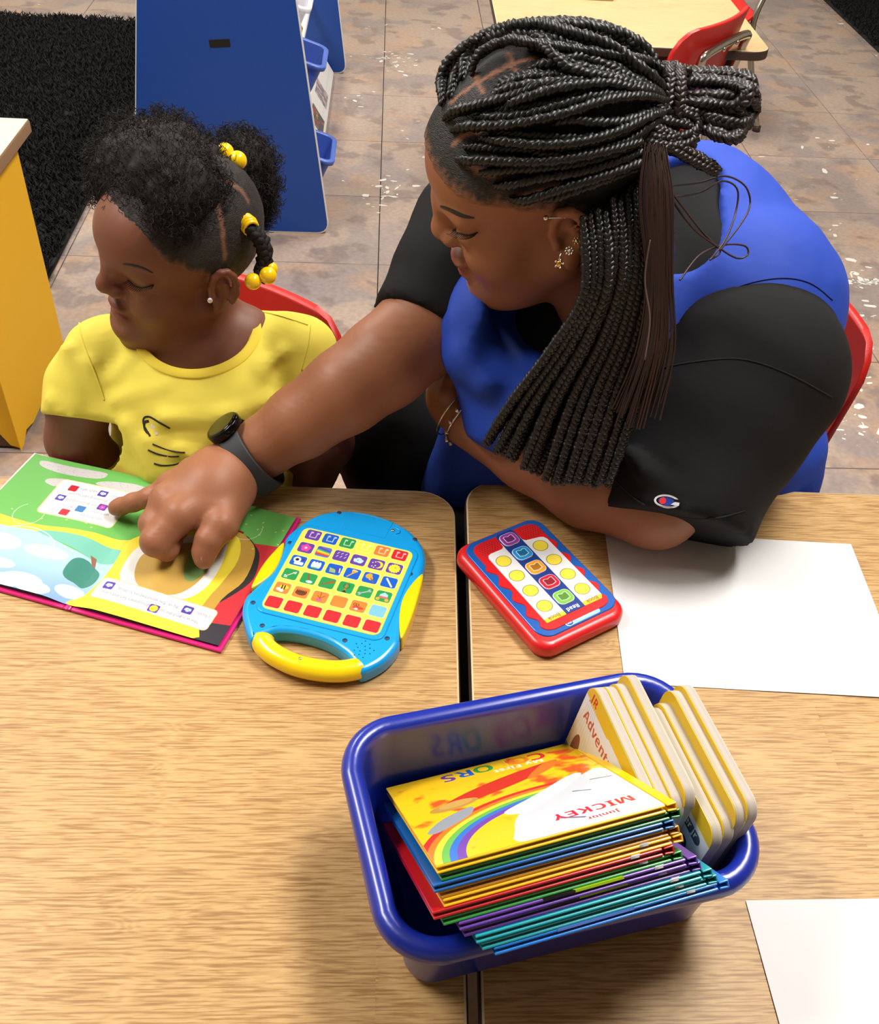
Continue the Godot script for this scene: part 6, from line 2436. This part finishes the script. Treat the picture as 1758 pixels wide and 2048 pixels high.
# ---------------------------------------------------------------- the girl
func girl() -> void:
	var o := thing("person", "little girl in a yellow tee with puffed hair and yellow beads, seated", "person")
	var SC := 0.83
	var HT := Transform3D(Basis(Vector3(-0.79, 0.006, 0.611).normalized(), Vector3(0.103, 0.986, 0.123).normalized(), Vector3(0.603, -0.16, 0.78).normalized()), Vector3(-0.2254, 0.769, -1.0097))
	var skin := mat(Color(1, 1, 1), 0.48, {"vc": true, "spec": 0.4})
	var body := MB.new()
	var hs := Soft.new()
	hs.T = HT
	hs.S = SC
	head_shape(hs, true)
	hs.T = Transform3D.IDENTITY
	hs.S = 1.0
	var nb: Vector3 = Vector3(-0.2207, 0.6679, -1.0166)
	hs.cap(HT * Vector3(-0.012, -0.03, 0), 0.042, nb, 0.044, 0.02)
	hs.cap(Vector3(-0.276, 0.6544, -1.0084), 0.035, Vector3(-0.1657, 0.6658, -1.0172), 0.035, 0.03)
	hs.ell(Vector3(-0.22, 0.6377, -0.9888), Vector3(0.075, 0.05, 0.05), 0.03)
	var lip := Color8(116, 66, 58).srgb_to_linear()
	hs.build(body, 0.0028, func(p: Vector3) -> Color: return lip_paint(HT, SC, skin_g, lip, p))
	var SR: Vector3 = Vector3(-0.3312, 0.646, -0.9954)
	var SL: Vector3 = Vector3(-0.1012, 0.6532, -1.0075)
	var ar := Soft.new()
	ar.chain([[SR, 0.040], [Vector3(-0.3551, 0.6088, -0.9591), 0.037], [Vector3(-0.367, 0.5551, -0.9517), 0.034], [Vector3(-0.3464, 0.5149, -0.9541), 0.030], [Vector3(-0.3129, 0.4583, -0.954), 0.024], [Vector3(-0.2949, 0.4418, -0.9444), 0.024]], 0.01)
	ar.chain([[SL, 0.040], [Vector3(-0.0836, 0.6015, -0.9793), 0.037], [Vector3(-0.0721, 0.5508, -0.9619), 0.034], [Vector3(-0.0899, 0.5112, -0.9515), 0.030], [Vector3(-0.1307, 0.464, -0.9522), 0.025], [Vector3(-0.1569, 0.4419, -0.9475), 0.024]], 0.01)
	ar.build(body, 0.0055, func(_p: Vector3) -> Color: return skin_g)
	# hands folded in the lap, under the table edge
	for q in [[Vector3(-0.2949, 0.4418, -0.9444), 1.0], [Vector3(-0.1569, 0.4419, -0.9475), -1.0]]:
		var h := Soft.new()
		var dir: Vector3 = Vector3(1.0047, -0.2451, 0.3007) * q[1]
		dir = (dir * 0.6 + Vector3(0.0073, -0.5224, 0.614)).normalized()
		var sd := Vector3(0.4606, 0.6504, 0.2547).normalized()
		h.cap(q[0], 0.022, q[0] + dir * 0.035, 0.021, 0.01)
		for k in 4:
			var b: Vector3 = q[0] + dir * 0.045 + sd * (k - 1.5) * 0.013
			h.chain([[b - dir * 0.01, 0.0085], [b + dir * 0.022, 0.0075], [b + dir * 0.036 - Vector3(-0.0562, 0.6738, 0.7368) * 0.008, 0.0066]], 0.004)
		h.chain([[q[0] + dir * 0.01 + sd * 0.018, 0.009], [q[0] + dir * 0.03 + sd * 0.034, 0.0075], [q[0] + dir * 0.045 + sd * 0.036, 0.0066]], 0.004)
		h.build(body, 0.0036, func(_p: Vector3) -> Color: return skin_g)
	part(o, "body", body, skin, "brown skin: face, neck and arms")
	var hairm := mat(Color8(22, 17, 16), 0.6)
	brow_and_lash(o, hs, HT, SC, hairm, 0.0040, [257, 560, 266, 570, 280, 575, 294, 574, 307, 570], [246, 528, 262, 530, 284, 536, 306, 546])
	# ---- yellow tee
	var tee := Soft.new()
	tee.ell(Vector3(-0.2234, 0.6085, -0.9896), Vector3(0.118, 0.085, 0.078), 0.04)
	tee.cap(Vector3(-0.3244, 0.6464, -1.0184), 0.034, Vector3(-0.1201, 0.6546, -1.0238), 0.034, 0.04)
	tee.ell(Vector3(-0.223, 0.5498, -0.963), Vector3(0.110, 0.10, 0.082), 0.05)
	tee.ell(Vector3(-0.2254, 0.4819, -0.9486), Vector3(0.115, 0.10, 0.09), 0.05)
	tee.chain([[SR, 0.043], [Vector3(-0.3477, 0.621, -0.9671), 0.0435], [Vector3(-0.3546, 0.5895, -0.9414), 0.043]], 0.012)
	tee.chain([[SL, 0.043], [Vector3(-0.0865, 0.607, -0.9818), 0.0435], [Vector3(-0.0788, 0.5747, -0.9653), 0.043]], 0.012)
	# folds
	for f in [[225, 760, 290, 700, 0.008], [235, 800, 330, 770, 0.007], [255, 850, 300, 950, 0.009], [300, 880, 330, 960, 0.006], [540, 800, 440, 830, 0.007], [520, 740, 560, 700, 0.007], [130, 700, 150, 800, 0.006], [105, 800, 215, 835, 0.007], [180, 730, 200, 820, 0.006], [330, 835, 470, 825, 0.007], [360, 900, 430, 930, 0.006]]:
		var a := on_soft(tee, f[0], f[1], 0.0)
		var b := on_soft(tee, f[2], f[3], 0.0)
		tee.cap(a + Vector3(0.0002, -0.0027, -0.0029), f[4], b + Vector3(0.0003, -0.004, -0.0044), f[4] * 0.5, 0.014)
	# neck opening: an oval well through front, left and right points of the collar
	var whole := tee.grow(0.0)
	var cf := on_soft(whole, 400, 742, 0.0)
	var cl := on_soft(whole, 280, 672, 0.0)
	var cr := on_soft(whole, 496, 618, 0.0)
	var cc := (cl + cr) / 2
	var ex := (cr - cl) / 2
	var ez := cf - cc
	ez -= ex * ez.dot(ex) / ex.length_squared()
	var en := ez.cross(ex).normalized()
	tee.ell(cc + en * 0.03, Vector3(ex.length(), 0.16, ez.length()), 0.003, true, Basis(ex.normalized(), en, ez.normalized()))
	var hr: Vector3 = Vector3(-0.3559, 0.5933, -0.945)
	var nr := (Vector3(-0.3564, 0.5894, -0.9415) - Vector3(-0.3518, 0.6208, -0.9672)).normalized()
	var hl_: Vector3 = Vector3(-0.0782, 0.5796, -0.967)
	var nl := (Vector3(-0.0776, 0.5748, -0.9653) - Vector3(-0.0847, 0.6071, -0.9817)).normalized()
	var nz := noise(23, 14.0, 2)
	tee.cut = func(p: Vector3) -> float:
		var d := -1.0
		if p.distance_to(hr) < 0.07:
			d = maxf(d, (p - hr).dot(nr))
		if p.distance_to(hl_) < 0.07:
			d = maxf(d, (p - hl_).dot(nl))
		return d
	tee.disp = func(p: Vector3) -> float: return 0.0020 * nz.get_noise_3dv(p)
	var tm := MB.new()
	tee.build(tm, 0.0046)
	var cloth_n := bump_tex(95, 0.35, 2, 512, 2.0)
	var yellow := mat(Color8(222, 206, 78), 0.85, {"nrm": cloth_n, "tri": Vector3(18, 18, 18), "nscale": 0.22, "rim": 0.1})
	var tp := part(o, "tee_shirt", tm, yellow, "yellow tee shirt")
	# rib collar
	var col := MB.new()
	var cp := PackedVector3Array()
	for k in 41:
		var a := PI * (-0.12 + 1.24 * k / 40.0)
		var q := cc + ex * cos(a) * 1.05 + ez * sin(a) * 1.05
		if whole.hit(q + en * 0.03, -en).distance_to(q) < 0.035:
			cp.append(q)
	strip(col, whole, cp, -en, 0.0120, 0.0012, Color.WHITE, 0.0008)
	part(tp, "collar", col, mat(Color8(226, 202, 62), 0.85, {"nrm": cloth_n, "tri": Vector3(30, 30, 30), "nscale": 0.4}), "ribbed collar")
	var sm := MB.new()
	strip(sm, tee, smooth3([Vector3(-0.306, 0.7663, -0.8755), Vector3(-0.3007, 0.75, -0.8602), Vector3(-0.2867, 0.7249, -0.8362), Vector3(-0.2799, 0.7105, -0.8225)], 5), Vector3.ZERO, 0.0022, 0.0003, Color.WHITE, 0.0006)
	part(tp, "seam", sm, yellow)
	sm = MB.new()
	strip(sm, tee, smooth3([Vector3(-0.0748, 0.776, -0.8668), Vector3(-0.0765, 0.7612, -0.8533), Vector3(-0.0826, 0.7425, -0.8367)], 5), Vector3.ZERO, 0.0022, 0.0003, Color.WHITE, 0.0006)
	part(tp, "seam", sm, yellow)
	sm = MB.new()
	strip(sm, tee, smooth3([Vector3(-0.1284, 0.7836, -0.8778), Vector3(-0.1059, 0.7811, -0.8738), Vector3(-0.0778, 0.7759, -0.8668)], 5), Vector3.ZERO, 0.0022, 0.0003, Color.WHITE, 0.0006)
	part(tp, "seam", sm, yellow)
	# printed face: two half eyes and whisker lines
	var ink := MB.new()
	for l in [[[300, 872, 288, 850, 288, 836, 300, 834, 320, 846, 340, 857], 0.0028], [[298, 842, 289, 845, 290, 858, 296, 866], 0.0040], [[448, 852, 458, 840, 472, 838, 478, 846, 474, 858], 0.0034], [[296, 900, 315, 908, 340, 913, 358, 913], 0.0022], [[305, 888, 330, 898, 352, 904, 370, 905], 0.0018], [[308, 927, 325, 931, 350, 929, 368, 922], 0.0022]]:
		var pts := []
		for j in range(0, l[0].size(), 2):
			pts.append(measured(l[0][j], l[0][j + 1], 1.0))
		strip(ink, tee, smooth3(pts, 5), Vector3.ZERO, l[1], 0.0004)
	part(tp, "printed_lines", ink, mat(Color8(26, 24, 22), 0.8), "black printed lines")
	var wt := MB.new()
	strip(wt, tee, smooth3([Vector3(-0.2326, 0.6945, -0.8042), Vector3(-0.2286, 0.6917, -0.8014), Vector3(-0.2265, 0.6874, -0.7973)], 4), Vector3.ZERO, [0.006, 0.008, 0.009, 0.009, 0.008, 0.007, 0.005, 0.004, 0.003], 0.0003)
	strip(wt, tee, smooth3([Vector3(-0.1559, 0.6976, -0.8012), Vector3(-0.1519, 0.6985, -0.8018), Vector3(-0.1489, 0.6964, -0.7996)], 4), Vector3.ZERO, 0.007, 0.0003)
	part(tp, "printed_eyes", wt, mat(Color8(214, 210, 200), 0.8), "pale printed eye patches")
	# ---- trousers and shoes (under the table)
	var tr := Soft.new()
	tr.chain([[Vector3(-0.2357, 0.4526, -0.9768), 0.085], [Vector3(-0.27, 0.40, -0.92), 0.060], [Vector3(-0.28, 0.385, -0.80), 0.052], [Vector3(-0.28, 0.22, -0.79), 0.042], [Vector3(-0.28, 0.09, -0.80), 0.038]], 0.03)
	tr.chain([[Vector3(-0.2357, 0.4526, -0.9768), 0.085], [Vector3(-0.15, 0.40, -0.92), 0.060], [Vector3(-0.14, 0.385, -0.80), 0.052], [Vector3(-0.14, 0.22, -0.79), 0.042], [Vector3(-0.14, 0.09, -0.80), 0.038]], 0.03)
	var trm := MB.new()
	tr.build(trm, 0.012)
	part(o, "trousers", trm, mat(Color8(40, 44, 60), 0.9), "dark trousers")
	for x in [-0.28, -0.14]:
		var ss := Soft.new()
		ss.chain([[Vector3(x, 0.036, -0.82), 0.034], [Vector3(x, 0.030, -0.76), 0.030], [Vector3(x, 0.024, -0.71), 0.022]], 0.02)
		ss.planes.append([Vector3(0, -1, 0), -0.003])
		var sh := MB.new()
		ss.build(sh, 0.008)
		part(o, "shoe", sh, mat(Color8(220, 220, 224), 0.6), "white shoe")
	hair_girl(o, HT, SC)
	# stud in the near ear
	var es := thing("ear_stud", "tiny clear stud in the little girl's ear", "earring")
	var st := MB.new()
	ball(st, Vector3(-0.1838, 0.7652, -0.9262), Vector3.ONE * 0.0030, 6, 10)
	part(es, "stone", st, mat(Color(0.85, 0.82, 0.86), 0.1, {"metal": 0.6}))

func curl_mesh(sd: int) -> ArrayMesh:
	var m := MB.new()
	var pts := PackedVector3Array()
	for k in 15:
		var t := k / 14.0
		var a := t * TAU * 1.9
		pts.append(Vector3(cos(a) * 0.0024 * sqrt(t), t * 0.014, sin(a) * 0.0024 * sqrt(t)))
	tube(m, pts, 0.00028, 3, false, Color.WHITE, false)
	return m.mesh()

func fuzz(parent: Node, called: String, balls: Array, count: int, m: Material, sd: int, label: String) -> void:
	# a lumpy dark core and a coat of short curls
	var s := Soft.new()
	for b in balls:
		s.ball(b[0], b[1] * 0.90, 0.02)
	var nz := noise(sd, 55.0, 3)
	s.disp = func(p: Vector3) -> float: return 0.006 * nz.get_noise_3dv(p)
	var core := MB.new()
	s.build(core, 0.0046)
	var c := part(parent, called, core, m, label)
	var mm := MultiMesh.new()
	mm.transform_format = MultiMesh.TRANSFORM_3D
	mm.mesh = curl_mesh(sd)
	mm.instance_count = count
	var rng := RandomNumberGenerator.new()
	rng.seed = sd
	for k in count:
		var b: Array = balls[rng.randi() % balls.size()]
		var d := Vector3(rng.randfn(), rng.randfn(), rng.randfn()).normalized()
		var p: Vector3 = b[0] + d * b[1] * rng.randf_range(0.80, 0.92)
		var up := (d + Vector3(rng.randfn(), rng.randfn(), rng.randfn()) * 0.45).normalized()
		var x := up.cross(Vector3(rng.randfn(), rng.randfn(), rng.randfn())).normalized()
		mm.set_instance_transform(k, Transform3D(Basis(x, up, x.cross(up)).scaled(Vector3.ONE * rng.randf_range(0.7, 1.35)), p))
	var mi := MultiMeshInstance3D.new()
	mi.name = "curls"
	mi.multimesh = mm
	mi.material_override = m
	c.add_child(mi)
	mi.set_meta("kind", "stuff")

func hair_girl(o: Node, HT: Transform3D, SC: float) -> void:
	var hm := mat(Color8(24, 19, 18), 0.7, {"spec": 0.35})
	var inv := HT.affine_inverse()
	var cap := Soft.new()
	cap.T = HT
	cap.S = SC
	cap.ell(Vector3(-0.010, 0.047, 0), Vector3(0.1035, 0.0965, 0.0825), 0.01)
	cap.ell(Vector3(0.046, 0.052, 0), Vector3(0.0575, 0.0565, 0.0655), 0.03)
	var nz := noise(33, 70.0, 3)
	cap.cut = func(p: Vector3) -> float:
		var q := (inv * p) / SC
		var x: float = q.x
		var y := lerpf(-0.035, 0.012, smoothstep(-0.06, -0.03, x))
		y = lerpf(y, 0.030, smoothstep(-0.01, 0.02, x))
		y = lerpf(y, 0.050, smoothstep(0.02, 0.05, x))
		y = lerpf(y, 0.082, smoothstep(0.05, 0.085, x))
		return y + nz.get_noise_3dv(p) * 0.004 - q.y
	cap.disp = func(p: Vector3) -> float: return 0.0012 * nz.get_noise_3dv(p * 2.0)
	var dark := Color8(24, 19, 18).srgb_to_linear()
	var scalp := Color8(118, 78, 58).srgb_to_linear()
	var cm := MB.new()
	var keep := cap.cut
	cap.cut = none_
	var part_pts := PackedVector3Array()
	for l in [[408, 318, 420, 360, 432, 400, 442, 440, 447, 480, 450, 520], [426, 362, 455, 364, 482, 380, 497, 402]]:
		var uv := PackedVector2Array()
		for j in range(0, l.size(), 2):
			uv.append(Vector2(l[j], l[j + 1]))
		for e in smooth2(uv, 12, false):
			part_pts.append(on_soft(cap, e.x, e.y, 0.0))
	cap.cut = keep
	cap.build(cm, 0.0030, func(p: Vector3) -> Color:
		var d := 1.0
		for e in part_pts:
			d = minf(d, p.distance_squared_to(e))
		d = sqrt(d)
		var grown := smoothstep(-0.014, 0.0, -keep.call(p) - 0.014 + 0.006 * nz.get_noise_3dv(p * 2.0))
		return skin_g.lerp(scalp.lerp(dark, smoothstep(0.0012, 0.0040, d + 0.001 * nz.get_noise_3dv(p * 3.0))), grown))
	part(o, "scalp_hair", cm, mat(Color(1, 1, 1), 0.65, {"vc": true, "nrm": bump_tex(121, 0.25, 3, 256, 6.0, 40), "tri": Vector3(26, 26, 26), "nscale": 0.9}), "close black hair with partings")
	fuzz(o, "hair_puff", [[Vector3(-0.2599, 0.8535, -1.0332), 0.046], [Vector3(-0.2284, 0.8629, -1.0393), 0.046], [Vector3(-0.247, 0.8468, -0.9854), 0.035], [Vector3(-0.2091, 0.8581, -0.9792), 0.040], [Vector3(-0.2294, 0.8678, -1.0032), 0.044], [Vector3(-0.2837, 0.852, -1.0472), 0.034], [Vector3(-0.2834, 0.8406, -1.0232), 0.027], [Vector3(-0.2071, 0.8581, -1.0333), 0.036], [Vector3(-0.241, 0.8678, -1.0719), 0.032], [Vector3(-0.2143, 0.8473, -0.9562), 0.026], [Vector3(-0.276, 0.866, -1.073), 0.028], [Vector3(-0.1932, 0.8563, -0.99), 0.026]], 10000, hm, 44, "big puff of curly hair over the forehead")
	fuzz(o, "hair_puff", [[Vector3(-0.1618, 0.8264, -1.123), 0.032], [Vector3(-0.1592, 0.8052, -1.1103), 0.030], [Vector3(-0.1742, 0.8321, -1.136), 0.026], [Vector3(-0.1566, 0.7861, -1.0994), 0.020]], 3500, hm, 45, "small puff of curly hair behind")
	# plait by the ear
	var pl := MB.new()
	plait(pl, smooth3([Vector3(-0.1502, 0.823, -0.9914), Vector3(-0.1432, 0.819, -0.9818), Vector3(-0.1331, 0.809, -0.9774), Vector3(-0.1297, 0.7932, -0.9748), Vector3(-0.1333, 0.7787, -0.9687), Vector3(-0.1352, 0.77, -0.9608)], 6), 0.0092, 0.020, 8, 6)
	part(o, "plait", pl, hm, "short plait by the ear")
	# fine hair swept back over the temple
	var fh := MB.new()
	var rng := RandomNumberGenerator.new()
	rng.seed = 61
	var bead := mat(Color8(250, 206, 6), 0.18, {"coat": 0.6, "coat_r": 0.08})
	for q in [[Vector3(-0.1764, 0.8654, -1.0649), 0.0098, "yellow hair bead on the back puff, the left one"], [Vector3(-0.1616, 0.8628, -1.0504), 0.0102, "yellow hair bead on the back puff, the right one"], [Vector3(-0.1407, 0.7769, -0.9472), 0.0088, "yellow hair bead at the plait end, lowest"], [Vector3(-0.125, 0.7823, -0.951), 0.0092, "yellow hair bead at the plait end, on the right"], [Vector3(-0.1248, 0.7774, -0.9737), 0.0080, "yellow hair bead at the plait end, half hidden behind"]]:
		var m := MB.new()
		ball(m, q[0], Vector3.ONE * q[1], 14, 20)
		solo("hair_bead", m, bead, q[2], "hair bead", "yellow hair beads")
	var tie := thing("hair_tie", "small yellow coiled hair tie at the top of the plait", "hair tie")
	var ax := (Vector3(-0.1401, 0.8138, -0.9877) - Vector3(-0.1523, 0.8187, -1.0068)).normalized()
	var u := ax.cross(Vector3.UP).normalized()
	var v := ax.cross(u)
	for k in 5:
		var rg := MB.new()
		var pts := PackedVector3Array()
		for j in 20:
			var a := TAU * j / 20
			pts.append(Vector3(-0.1465, 0.8223, -0.9851) + ax * (k - 2) * 0.0032 + (u * cos(a) + v * sin(a)) * (0.0088 - 0.0006 * absf(k - 2)))
		tube(rg, pts, 0.0019, 7, true)
		part(tie, "coil", rg, bead)
